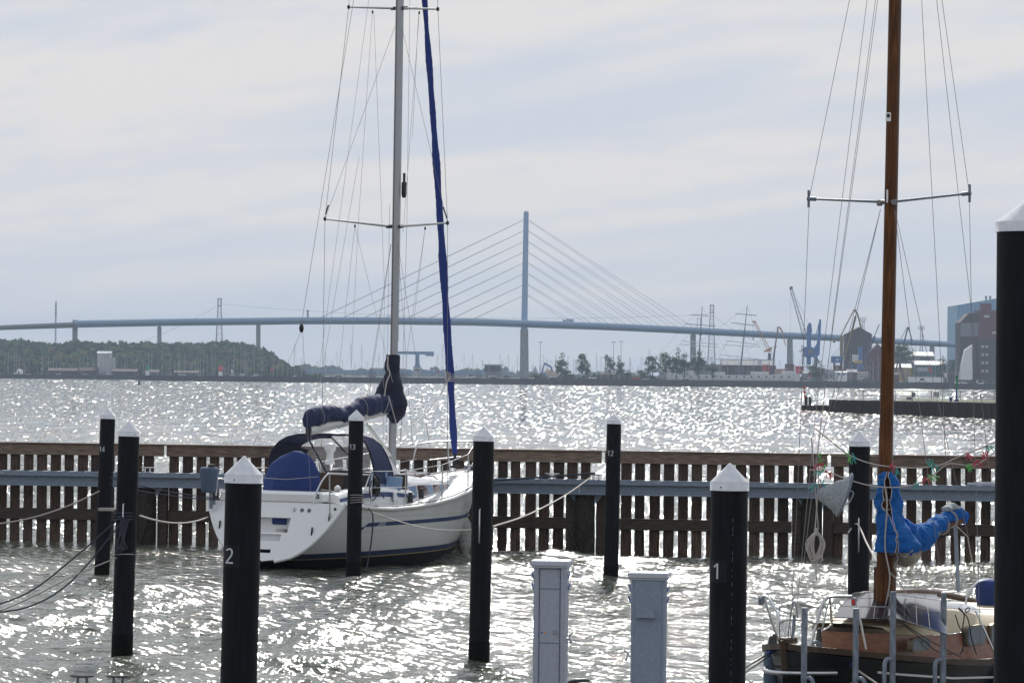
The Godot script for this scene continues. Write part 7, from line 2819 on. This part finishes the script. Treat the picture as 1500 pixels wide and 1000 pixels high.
	tube(st, [m0.lerp(m1, 0.05) + Vector3(-0.02, 0, 0.09), m0.lerp(m1, 0.98) + Vector3(-0.02, 0, 0.076)], 0.013, 5)
	obj("sail_track", st, M.wire, mast)
	for k in 46:
		if k % 2:
			continue
		st = new_st()
		ball(st, m0.lerp(m1, 0.27 + k * 0.006) + tocam * 0.073 + faced * Vector3(-0.012, 0, 0), Vector3(0.0032, 0.0032, 0.0032), 5)
		obj("track_screw", st, M.wire, mast)
	for q in [[1286.0, 852.0, 0.03, 0.30], [1285.5, 882.0, 0.03, 0.20], [1307.0, 840.0, 0.035, 0.34]]:
		st = new_st()
		box(st, P.call(q[0], q[1], 2, 0.0), Vector3(q[2] * 1.4, q[3], 0.10), 0.01)
		obj("cheek_block", st, M.varnish, mast)
	st = new_st()
	box(st, P.call(1300.5, 172.0) + tocam * 0.07, Vector3(0.05, 0.085, 0.012), 0.003, faced)
	var pl := obj("mast_plate", st, M.gel, mast)
	st = new_st()
	box(st, P.call(1300.5, 172.0) + tocam * 0.078 + Vector3(0, 0.012, 0), Vector3(0.028, 0.034, 0.006), 0.0, faced)
	obj("plate_mark", st, M.black, pl)
	st = new_st()
	box(st, P.call(1299.0, 288.0) + tocam * 0.075, Vector3(0.016, 0.13, 0.02), 0.004, faced)
	obj("halyard_cleat", st, M.steel, mast)
	st = new_st()
	lathe(st, [Vector2(0.12, 1.09), Vector2(0.10, 1.13), Vector2(0.075, 1.14), Vector2(0.072, 1.22)], 14, Vector3(m0.x, 0, m0.z))
	obj("mast_step", st, M.wire, mast)
	# spreaders with their forked ends
	for e in [[1185.0, 291.0, 1289.0, 295.5], [1421.0, 283.0, 1311.0, 295.0]]:
		var tip: Vector3 = P.call(e[0], e[1], 2, 0.0)
		var root: Vector3 = P.call(e[2], e[3], 2, 0.0)
		st = new_st()
		tube(st, [root, tip], 0.013, 7, 0.011)
		var sp := obj("spreader", st, M.galv, b)
		st = new_st()
		tube(st, [tip + Vector3(0, 0.085, 0), tip + Vector3(0, 0.03, 0), tip, tip + Vector3(0, -0.03, 0), tip + Vector3(0, -0.085, 0)], 0.013, 6)
		var d := (root - tip).normalized()
		tube(st, [tip - d * 0.012, tip + d * 0.08], 0.021, 7)
		obj("spreader_end", st, M.galv, sp)
		st = new_st()
		tube(st, [root - d * 0.02, root + d * 0.08], 0.022, 7)
		box(st, root + Vector3(0, -0.01, 0), Vector3(0.05, 0.06, 0.05), 0.01)
		obj("spreader_root", st, M.wire, sp)
	# rigging
	for q in [
			["shroud", 1257.0, -60, 0.0, 0.0, 1186.0, 290, 0.0, 0.0], ["shroud", 1186.0, 290, 0.0, 0.0, 1170.0, 690, 0.0, 0.3], ["shroud", 1170.0, 690, 0.0, 0.3, 1158.0, 935, 0.0, 0.3],
			["shroud", 1372.0, -60, 0.0, 0.0, 1420.5, 283, 0.0, 0.0], ["shroud", 1420.5, 283, 0.0, 0.0, 1424.0, 480, 0.0, 0.0], ["shroud", 1424.0, 480, 0.0, 0.0, 1437.0, 960, 0.0, 0.0],
			["lower_shroud", 1290.5, 306, 0.0, 0.0, 1205.0, 640, 0.0, 0.0], ["lower_shroud", 1290.0, 308, 0.0, 0.0, 1222.0, 600, 0.0, 0.2], ["lower_shroud", 1311.0, 306, 0.0, 0.0, 1420.0, 790, 0.0, 0.0], ["lower_shroud", 1311.0, 308, 0.0, 0.0, 1377.0, 830, 0.0, 0.0],
			["forestay", 1278.0, -60, 0.0, -0.3, 1197.0, 590, 0.0, -1.5], ["forestay", 1197.0, 590, 0.0, -1.5, 1163.0, 938, 0.0, -1.95], ["halyard", 1291.0, -60, 0.0, -0.1, 1222.0, 460, 0.0, -0.9], ["halyard", 1222.0, 460, 0.0, -0.9, 1192.0, 720, 0.0, -1.2], ["halyard", 1294.5, -60, 0.0, -0.1, 1215.0, 520, 0.0, -0.9], ["halyard", 1215.0, 520, 0.0, -0.9, 1172.0, 870, 0.0, -1.6],
			["backstay", 1347.5, -60, 0.0, 0.2, 1372.0, 400, 0.0, 0.9], ["backstay", 1372.0, 400, 0.0, 0.9, 1395.0, 850, 0.0, 1.6], ["running_line", 1366.0, -60, 0.0, 0.1, 1450.0, 690, 0.0, 0.6]]:
		bar(b, q[0], [P.call(q[1], q[2], 2, q[4]), P.call(q[5], q[6], 2, q[8])], 0.0029, M.wire, 4)
	bar(b, "mast_halyard", [P.call(1318.0, 60, 2, 0.10), P.call(1306.0, 640, 2, 0.10)], 0.007, M.rope_white, 5)
	bar(b, "mast_halyard", [P.call(1320.0, 0, 2, 0.12), P.call(1314.0, 300, 2, 0.12), P.call(1301.0, 690, 2, 0.12)], 0.008, M.black, 5)
	bar(b, "mast_halyard", curve([P.call(1297, 712, 2, -0.15), P.call(1300, 740, 2, -0.2), P.call(1297, 800, 2, -0.2), P.call(1304, 845, 2, -0.2), P.call(1298, 885, 2, -0.2), P.call(1290, 905, 2, -0.2)], 5), 0.008, M.rope_white, 6)
	# boom with the sail under a bright blue cover
	bar(b, "boom", [P.call(1306, 800, 0, 0.0), P.call(1408, 762, 0, 0.0)], 0.035, M.varnish, 8)
	rings = []
	for q in [[1318.0, 762.0, 815.0, 0.13], [1330.0, 770.0, 814.0, 0.13], [1341.0, 771.0, 806.0, 0.12], [1352.0, 768.0, 796.0, 0.10], [1364.0, 762.0, 789.0, 0.10], [1375.0, 755.0, 783.0, 0.095], [1386.0, 748.0, 774.0, 0.09], [1396.0, 744.0, 767.0, 0.08], [1404.0, 744.0, 763.0, 0.06], [1410.0, 747.0, 764.0, 0.045], [1416.5, 752.0, 764.0, 0.02]]:
		var top: Vector3 = P.call(q[0], q[1])
		var low: Vector3 = P.call(q[0], q[2])
		rings.append(ring((top + low) * 0.5, Vector3(q[3], 0, 0), (top - low) * 0.5, 20))
	st = new_st()
	lumpy(st, refine(rings, 8), 0.085, 41)
	var roll := obj("sail_cover", st, M.canvas_blue, b)
	for q in [[1348.0, 769.5, 799.0], [1362.0, 763.0, 790.0], [1376.0, 754.5, 783.0], [1388.0, 747.0, 773.0]]:
		for k in 2:
			var top: Vector3 = P.call(q[0] + k * 2.0, q[1] - 0.5)
			var low: Vector3 = P.call(q[0] + k * 2.0 + 2.0, q[2] + 0.5)
			var r := ring((top + low) * 0.5, Vector3(0.098, 0, 0), (top - low) * 0.47, 14)
			bar(roll, "tie_cord", Array(r) + [r[0]], 0.0045, M.rope_white, 4)
	st = new_st()
	rings = []
	for q in [[1387.0, 742.5, 748.0], [1393.0, 737.5, 748.0], [1399.0, 738.5, 749.0], [1405.0, 743.5, 750.0]]:
		var top: Vector3 = P.call(q[0], q[1])
		var low: Vector3 = P.call(q[0], q[2])
		rings.append(ring((top + low) * 0.5, Vector3(0.05, 0, 0), (top - low) * 0.5, 10))
	lumpy(st, refine(rings, 3), 0.03, 8)
	obj("sail_end", st, M.canvas_grey, b)
	# the tall front of the cover laced round the mast, open in front
	var arcs := []
	for q in [[1291.0, 1307.0, 690.0, 0.5], [1287.0, 1311.0, 697.0, 0.75], [1286.0, 1316.0, 706.0, 0.95], [1283.0, 1318.5, 718.0, 1.15], [1280.0, 1320.0, 730.0, 1.2], [1279.0, 1321.0, 740.0, 1.0], [1281.0, 1323.0, 748.0, 0.65], [1281.5, 1325.0, 756.0, 0.2], [1281.5, 1331.0, 768.0, 0.12], [1282.0, 1339.0, 780.0, 0.10], [1283.0, 1347.0, 792.0, 0.10], [1283.5, 1349.0, 800.0, 0.10], [1284.0, 1346.0, 808.0, 0.15]]:
		var a: Vector3 = P.call(q[0], q[2], 2, 0.0)
		var c: Vector3 = P.call(q[1], q[2], 2, 0.0)
		var mid := (a + c) * 0.5
		var u := W.basis.inverse() * Vector3(-(q[1] - q[0]) / F * 33.0 * 0.5, 0, 0)
		var dep: float = 0.115 + u.length() * 0.35
		var front_dir := W.basis.inverse() * Vector3(0, 0, 1)
		var r := PackedVector3Array()
		for k in 29:
			var t: float = lerpf(q[3] * 0.36, TAU - q[3] * 0.36, k / 28.0) 
			# t = 0 looks at the viewer's left front
			var w := t + 0.08
			r.append(mid + front_dir * cos(w) * dep + u * sin(w))
		arcs.append(r)
	st = new_st()
	var nz := FastNoiseLite.new()
	nz.seed = 77
	nz.frequency = 2.0
	var fine: Array = refine(arcs, 6)
	for r in fine:
		for j in r.size():
			r[j] += Vector3(nz.get_noise_3dv(r[j] * 1.5), 0, nz.get_noise_3dv(r[j] * 1.5 + Vector3(9, 9, 9))) * 0.06 + Vector3(0.4, 0, 1).normalized() * -0.05 * absf(nz.get_noise_3dv(r[j] * Vector3(4.5, 1.6, 4.5)))
	loft(st, fine, false, false)
	var fc := obj("cover_front", st, M.canvas_blue, b)
	var edge_a := []
	var edge_b := []
	for r in fine:
		edge_a.append(r[0] + Vector3(0, 0, -0.004))
		edge_b.append(r[-1] + Vector3(0, 0, -0.004))
	bar(fc, "hem", edge_a, 0.0045, M.rope_white, 5)
	bar(fc, "hem", edge_b, 0.0045, M.rope_white, 5)
	for k in 3:
		var i := 12 + k * 9
		bar(fc, "lacing", curve([edge_a[i], (edge_a[i] + edge_b[i + 3]) * 0.5 + Vector3(0.0, -0.03, -0.05), edge_b[i + 3]], 4), 0.0038, M.rope_white, 4)
	# sail foot hanging out under the cover
	rings = []
	for q in [[1306.0, 800.0, 816.0, 0.05], [1314.0, 800.0, 824.0, 0.08], [1324.0, 802.0, 828.0, 0.09], [1334.0, 803.0, 829.0, 0.09], [1343.0, 803.0, 818.0, 0.06]]:
		var top: Vector3 = P.call(q[0], q[1])
		var low: Vector3 = P.call(q[0], q[2])
		rings.append(ring((top + low) * 0.5, Vector3(q[3], 0, 0), (top - low) * 0.5, 14))
	st = new_st()
	lumpy(st, refine(rings, 4), 0.045, 55)
	obj("sail_foot", st, M.sail_beige, b)
	for q in [[[1309, 804], [1316, 818], [1311, 830], [1322, 846]], [[1316, 806], [1325, 816], [1330, 812], [1338, 806]], [[1304, 838], [1316, 850], [1322, 858], [1328, 868]], [[1300, 870], [1312, 880], [1320, 892], [1326, 905]]]:
		var pts := []
		for e in q:
			pts.append(P.call(e[0], e[1], 2, -0.1))
		bar(b, "loose_line", curve(pts, 5), 0.006, M.rope_white, 5)
	# boom crutch
	bar(b, "boom_crutch", [P.call(1404, 866, 0, 0.05), P.call(1400, 764, 0, 0.05)], 0.021, M.beam, 8)
	bar(b, "crutch_line", [P.call(1402, 770, 0, 0.0), P.call(1418, 786, 0, 0.0), P.call(1428, 840, 0, 0.0)], 0.006, M.rope_white, 4)
	# pulpit: two bent hoops with lamps, cross pieces
	var R := func(px: float, py: float, l: float) -> Vector3:
		return P.call(px, py, 2, -l)
	bar(b, "pulpit", curve([R.call(1160, 952, 1.80), R.call(1150, 925, 1.78), R.call(1139, 898, 1.74), R.call(1129, 880, 1.70), R.call(1122, 873.5, 1.68), R.call(1117, 874, 1.66)], 4), 0.014, M.steel)
	bar(b, "pulpit", [R.call(1120, 875, 1.66), R.call(1132, 912, 1.60), R.call(1143, 944, 1.55)], 0.012, M.steel)
	bar(b, "pulpit", curve([R.call(1187, 946, 1.55), R.call(1196, 915, 1.50), R.call(1203, 890, 1.46), R.call(1210, 877, 1.42), R.call(1220, 873.5, 1.38), R.call(1248, 873.5, 1.25)], 4), 0.014, M.steel)
	bar(b, "pulpit", [R.call(1254, 880, 1.22), R.call(1262, 915, 1.20), R.call(1269, 951, 1.18)], 0.012, M.steel)
	bar(b, "pulpit", curve([R.call(1144, 912, 1.76), R.call(1152, 908, 1.80), R.call(1175, 908, 1.75), R.call(1195, 913, 1.52)], 4), 0.013, M.steel)
	bar(b, "pulpit", [R.call(1216, 876, 1.40), R.call(1219, 916, 1.30)], 0.011, M.steel)
	bar(b, "pulpit", [R.call(1215, 878, 1.40), R.call(1204, 925, 1.42)], 0.006, M.steel)
	bar(b, "stem_fitting", curve([R.call(1154, 938, 1.86), R.call(1158, 905, 1.86), R.call(1162, 884, 1.86), R.call(1166, 884, 1.86), R.call(1169, 905, 1.86)], 4), 0.006, M.galv, 5)
	bar(b, "turnbuckle", [R.call(1164, 900, 1.90), R.call(1162, 925, 1.92), R.call(1159, 941, 1.94)], 0.013, M.galv, 6)
	bar(b, "jackstaff", [R.call(1142, 945, 1.7), R.call(1143, 879, 1.7)], 0.006, M.galv, 5)
	for q in [[1115.5, 880.0, 1.66, M.galv], [1252.0, 881.0, 1.22, M.red]]:
		var p: Vector3 = R.call(q[0], q[1], q[2])
		st = new_st()
		box(st, p, Vector3(0.05, 0.075, 0.045), 0.01)
		var la := obj("side_lamp", st, M.galv, b)
		st = new_st()
		box(st, p + Vector3(0, -0.003, -0.02), Vector3(0.036, 0.05, 0.02), 0.006)
		obj("lamp_glass", st, q[3] if q[0] > 1200 else M.port_glass, la)
	# small black fairlead flags and fittings on deck
	for q in [[1200.0, 930.0, 1.35], [1135.0, 938.0, 1.72]]:
		var p: Vector3 = R.call(q[0], q[1], q[2])
		st = new_st()
		prism(st, [Vector2(-0.045, -0.06), Vector2(0.05, -0.06), Vector2(0.012, 0.065), Vector2(-0.012, 0.065)], 0.02, Transform3D(Basis(Vector3.UP, 2.559), p))
		obj("fairlead_guard", st, M.black, b)
	bar(b, "anchor_chain", curve([R.call(1189, 943, 1.45), R.call(1197, 940, 1.4), R.call(1203, 946, 1.35), R.call(1190, 947, 1.42)], 4), 0.02, M.galv, 6)
	bar(b, "lifeline", [R.call(1250, 888, 1.22), R.call(1330, 889, 0.2), R.call(1470, 893, -1.4)], 0.004, M.steel, 4)
	# cables down the cabin side
	for q in [[[1318, 909], [1345, 927], [1375, 945], [1408, 962]], [[1318, 910], [1350, 935], [1372, 953], [1395, 958]], [[1405, 890], [1413, 900], [1410, 925], [1412, 945], [1407, 958]], [[1405, 892], [1418, 905], [1424, 935], [1431, 958]], [[1400, 900], [1406, 918], [1413, 930], [1411, 955]]]:
		var pts := []
		for e in q:
			pts.append(P.call(e[0], e[1], 0, -0.80))
		bar(b, "cable", curve(pts, 5), 0.006, M.black, 5)
	bar(b, "grab_rail", [P.call(1430, 895, 0, -0.70), P.call(1444, 925, 0, -0.86), P.call(1456, 953, 0, -0.92)], 0.011, M.steel, 6)
	st = new_st()
	tube(st, ring(P.call(1418, 893, 0, -0.55), Vector3(0, 0.005, 0.05), Vector3(0, 0.02, 0.0), 12), 0.006, 5)
	obj("cable_loop", st, M.black, b)

	# things on and round the boat
	var mo := thing("outboard_motor", "outboard motor under a dark blue cover at the wooden boat's stern", "outboard motor", W * P.call(1449, 872, 2, 2.4))
	mo.rotation.y = 0.5
	rings = []
	for q in [[-0.20, 0.085, 0.11], [0.0, 0.12, 0.15], [0.13, 0.12, 0.15], [0.17, 0.06, 0.08]]:
		rings.append(ring(Vector3(0, q[0], 0), Vector3(q[1], 0, 0), Vector3(0, 0, q[2]), 12))
	st = new_st()
	lumpy(st, refine(rings, 4), 0.025, 6)
	obj("cover", st, M.cloth_blue, mo)
	bar(mo, "carry_handle", curve([Vector3(-0.02, 0.16, 0.05), Vector3(-0.18, 0.14, 0.05), Vector3(-0.30, 0.02, 0.05), Vector3(-0.33, -0.10, 0.05)], 5), 0.012, M.steel, 6)
	bar(mo, "shaft", [Vector3(0, -0.15, 0), Vector3(0.02, -0.7, 0)], 0.04, M.galv, 8)
	# fenders
	for q in [[1131.0, 945.0, 1.62, 0.075, 0.50, "grey fender hanging at the wooden boat's bow, left side"], [1466.0, 957.0, -0.55, 0.075, 0.55, "grey fender hanging by the wooden boat's cabin, beside the guide pile"]]:
		var p: Vector3 = W * R.call(q[0], q[1], q[2])
		var f := thing("fender", q[5], "fender", p)
		st = new_st()
		var r: float = q[3]
		var h: float = q[4]
		lathe(st, [Vector2(0.02, 0.02), Vector2(r * 0.5, 0.0), Vector2(r, -0.09), Vector2(r * 1.04, -h * 0.5), Vector2(r, -h + 0.09), Vector2(r * 0.4, -h), Vector2(0.001, -h)], 16)
		obj("body", st, M.motor_cover, f)
		st = new_st()
		lathe(st, [Vector2(r * 0.55, -0.01), Vector2(r * 0.36, 0.07), Vector2(0.015, 0.09), Vector2(0.001, 0.09)], 12)
		obj("end_cap", st, M.black, f)
	# mooring lines of the wooden boat, with blue chafe sleeves
	for q in [[[[1138, 949, 1.78], [1118, 962, 1.9], [1094, 976, 2.1], [1070, 992, 2.4]], "dark mooring line running down left from the wooden boat's bow"], [[[1137, 951, 1.78], [1118, 967, 1.9], [1094, 983, 2.1], [1070, 1001, 2.4]], "second dark mooring line running down left from the wooden boat's bow"]]:
		var pts := []
		for e in q[0]:
			pts.append(W * R.call(e[0], e[1], e[2]))
		rope(q[1], pts, M.black, 0.007)
	st = new_st()
	tube(st, [W * R.call(1144, 947, 1.78), W * R.call(1134, 951, 1.82), W * R.call(1124, 957.5, 1.87)], 0.014, 7)
	tag(obj("chafe_sleeve", st, M.cloth_blue), "blue chafe sleeve on the bow lines left of the stem", "chafe sleeve")
	var pts := [W * R.call(1214, 951.5, 1.25), W * R.call(1226, 957, 1.35), W * R.call(1243, 969, 1.5), W * R.call(1256, 981, 1.6), W * R.call(1292, 1006, 1.85)]
	rope("pale mooring line running down right across the wooden boat's bow", pts, M.rope_white, 0.010)
	st = new_st()
	tube(st, [pts[0].lerp(pts[1], 0.4) + Vector3(0, 0, 0.002), pts[1] + Vector3(0, 0, 0.002), pts[2] + Vector3(0, 0, 0.002), pts[2].lerp(pts[3], 0.8)], 0.014, 7)
	tag(obj("chafe_sleeve", st, M.cloth_blue), "long blue chafe sleeve on the line right of the stem", "chafe sleeve")
	# washing line with pegs, canvas bucket, rope hank
	var wz := 32.2
	var l1 := [at(1195, 627, wz), at(1218, 646, wz), at(1246, 667, wz), at(1277, 679, wz), at(1312, 684, wz), at(1350, 685, wz), at(1378, 681, wz), at(1400, 671, wz), at(1425, 661, wz), at(1475, 640, wz)]
	var l2 := [at(1186, 688, wz), at(1215, 692, wz), at(1245, 703, wz), at(1280, 712, wz), at(1318, 713.5, wz), at(1345, 708, wz), at(1366, 697, wz), at(1383, 683, wz), at(1394, 679, wz), at(1425, 682, wz), at(1442, 674, wz), at(1475, 650, wz)]
	for q in [[l1, "upper washing line from the shrouds to the guide pile, with pegs"], [l2, "lower washing line crossing before the blue sail cover, with pegs"]]:
		st = new_st()
		tube(st, curve(q[0], 5), 0.006, 5)
		tag(obj("washing_line", st, M.rope_white), q[1], "washing line")
	pegs(wz)
	# canvas bucket pegged to the line
	var top := at(1247, 695, wz)
	var low := at(1226, 755, wz)
	var tip := at(1199, 722, wz)
	var mid := (top + low) * 0.5
	var cb := thing("canvas_bucket", "crumpled grey canvas bucket hanging on its side from the washing line", "canvas bucket", mid)
	var u := (top - low) * 0.5
	rings = []
	for k in 8:
		var t := k / 7.0
		var s := lerpf(1.0, 0.20, pow(t, 0.85))
		rings.append(ring((tip - mid) * t * 1.0, u * s, Vector3(0.02, 0.0, 0.07) * s, 22))
	st = new_st()
	lumpy(st, refine(rings, 4), 0.025, 19)
	obj("canvas", st, M.canvas_grey, cb)
	var rim := ring(Vector3(0.006, 0, 0), u * 1.02, Vector3(0.02, 0.0, 0.07) * 1.02, 24)
	bar(cb, "rim", Array(rim) + [rim[0]], 0.012, M.galv, 6)
	bar(cb, "handle", curve([u * 0.25 + Vector3(0.03, 0, 0.1), u * 0.1 + Vector3(0.075, 0, 0.1), -u * 0.35 + Vector3(0.06, 0, 0.1), -u * 0.45 + Vector3(0.0, 0, 0.1)], 4), 0.008, M.galv, 6)
	# hank of white rope hanging under it
	var hk := at(1196, 778, wz)
	var hank := thing("rope_hank", "hank of white rope hanging left of the pile by the wooden mast", "rope", hk)
	rng.seed = 15
	for k in 7:
		st = new_st()
		var w := rng.randf_range(0.035, 0.075)
		var h := rng.randf_range(0.22, 0.29)
		var dx := rng.randf_range(-0.03, 0.02)
		var dz := rng.randf_range(-0.03, 0.03)
		tube(st, curve([Vector3(0, 0.0, dz), Vector3(dx - w, -h * 0.5, dz), Vector3(dx - w * 0.5, -h, dz), Vector3(dx + w * 0.4, -h * 0.98, dz), Vector3(dx + w, -h * 0.45, dz), Vector3(0.01, 0.0, dz)], 6), 0.0085, 6)
		obj("loop", st, M.rope_white, hank)
	bar(hank, "hanging_part", [Vector3(0.02, 0.02, 0), at(1189, 640, wz) - hk], 0.005, M.rope_white, 5)
	bar(hank, "hanging_part", [Vector3(-0.01, 0.02, 0), at(1200, 700, wz) - hk], 0.006, M.rope_white, 5)
	bar(hank, "tail", curve([Vector3(0, -0.26, 0), Vector3(0.0, -0.34, 0), Vector3(0.01, -0.46, 0)], 4), 0.006, M.rope_white, 5)
	bar(hank, "turns", [Vector3(0.0, 0.03, 0), Vector3(0.0, -0.04, 0)], 0.02, M.rope_white, 8)

func pegs(z: float) -> void:
	var paint := {"green": mat(Color(0.10, 0.42, 0.10), 0.4), "teal": mat(Color(0.03, 0.33, 0.30), 0.4), "red": mat(Color(0.50, 0.03, 0.07), 0.4)}
	var first := {}
	rng.seed = 19
	var spots := [
		["green", 1245, 671, 2, "green peg on the upper washing line left of the wooden mast"], ["teal", 1252, 674, 2, "teal peg beside the green pegs left of the wooden mast"],
		["red", 1306, 688, 2, "red peg at the top of the blue sail cover"], ["teal", 1313, 690, 2, "teal peg beside the red pegs at the top of the blue sail cover"],
		["teal", 1367, 685, 4, "teal peg in the cluster in the middle of the upper washing line"],
		["teal", 1344, 711, 2, "teal peg on the lower washing line right of the blue cover"], ["red", 1357, 705, 2, "red peg on the lower washing line right of the blue cover"], ["green", 1364, 699, 3, "green peg where the lower washing line rises"],
		["green", 1420, 684, 3, "green peg below the crossing of the washing lines near the guide pile"], ["red", 1432, 679, 2, "red peg between green pegs and the guide pile"], ["red", 1444, 672, 3, "red peg in the cluster next to the guide pile"], ["red", 1418, 668, 2, "small red peg on the upper washing line near the guide pile"], ["teal", 1448, 657, 3, "teal peg high up beside the guide pile"],
		["green", 1203, 676, 2, "green peg on top of the bunch above the canvas bucket"], ["red", 1201, 684, 4, "red peg in the bunch above the canvas bucket"], ["teal", 1200, 693, 3, "teal peg in the bunch above the canvas bucket"], ["red", 1214, 694, 3, "red peg right in the bunch over the canvas bucket"], ["green", 1209, 684, 1, "green peg right in the bunch above the canvas bucket"], ["teal", 1200, 714, 6, "teal peg in the star shaped bunch left of the canvas bucket"], ["red", 1202, 712, 1, "red peg amid the teal bunch left of the canvas bucket"]]
	for s in spots:
		for k in s[3]:
			var c: String = s[0]
			var p: Node3D
			if not first.has(c):
				p = thing("clothes_peg", s[4], "clothes peg", Vector3.ZERO)
				for e in [-1.0, 1.0]:
					var st := new_st()
					loft(st, [ring(Vector3(e * 0.003, 0.012, 0), Vector3(0.004, 0, 0), Vector3(0, 0, 0.006), 6), ring(Vector3(e * 0.006, -0.02, 0), Vector3(0.005, 0, 0), Vector3(0, 0, 0.006), 6), ring(Vector3(e * 0.019, -0.062, 0), Vector3(0.004, 0, 0), Vector3(0, 0, 0.007), 6)])
					obj("jaw", st, paint[c], p)
				var st := new_st()
				lathe(st, [Vector2(0.006, -0.009), Vector2(0.006, 0.009)], 8, Vector3(0, -0.008, 0), Basis(Vector3.RIGHT, PI / 2))
				obj("spring", st, M.steel, p)
				first[c] = p
			else:
				p = first[c].duplicate()
				p.name = numbered("clothes_peg")
				add_child(p)
			tag(p, s[4], "clothes peg", "pegs on the washing lines")
			p.position = at(s[1] + (k - (s[3] - 1) * 0.5) * 3.4, s[2] - 3.0 + rng.randf_range(-1.5, 1.5), z + rng.randf_range(-0.01, 0.01))
			p.basis = Basis(Vector3.UP, rng.randf_range(-0.8, 0.8)) * Basis(Vector3.BACK, rng.randf_range(-1.0, 1.0) + (PI if rng.randf() < 0.25 else 0.0))

func _ready() -> void:
	make_world()
	make_materials()
	far_materials()
	make_water()
	make_far_ground()
	make_woods()
	make_bridge()
	make_marina()
	make_left_shore()
	make_old_bridge()
	make_mid_shore()
	make_tall_ship()
	make_cranes()
	make_city()
	make_jetty()
	make_breakwater()
	make_piles()
	make_pontoon()
	make_ropes()
	make_yacht()
	make_wooden_boat()
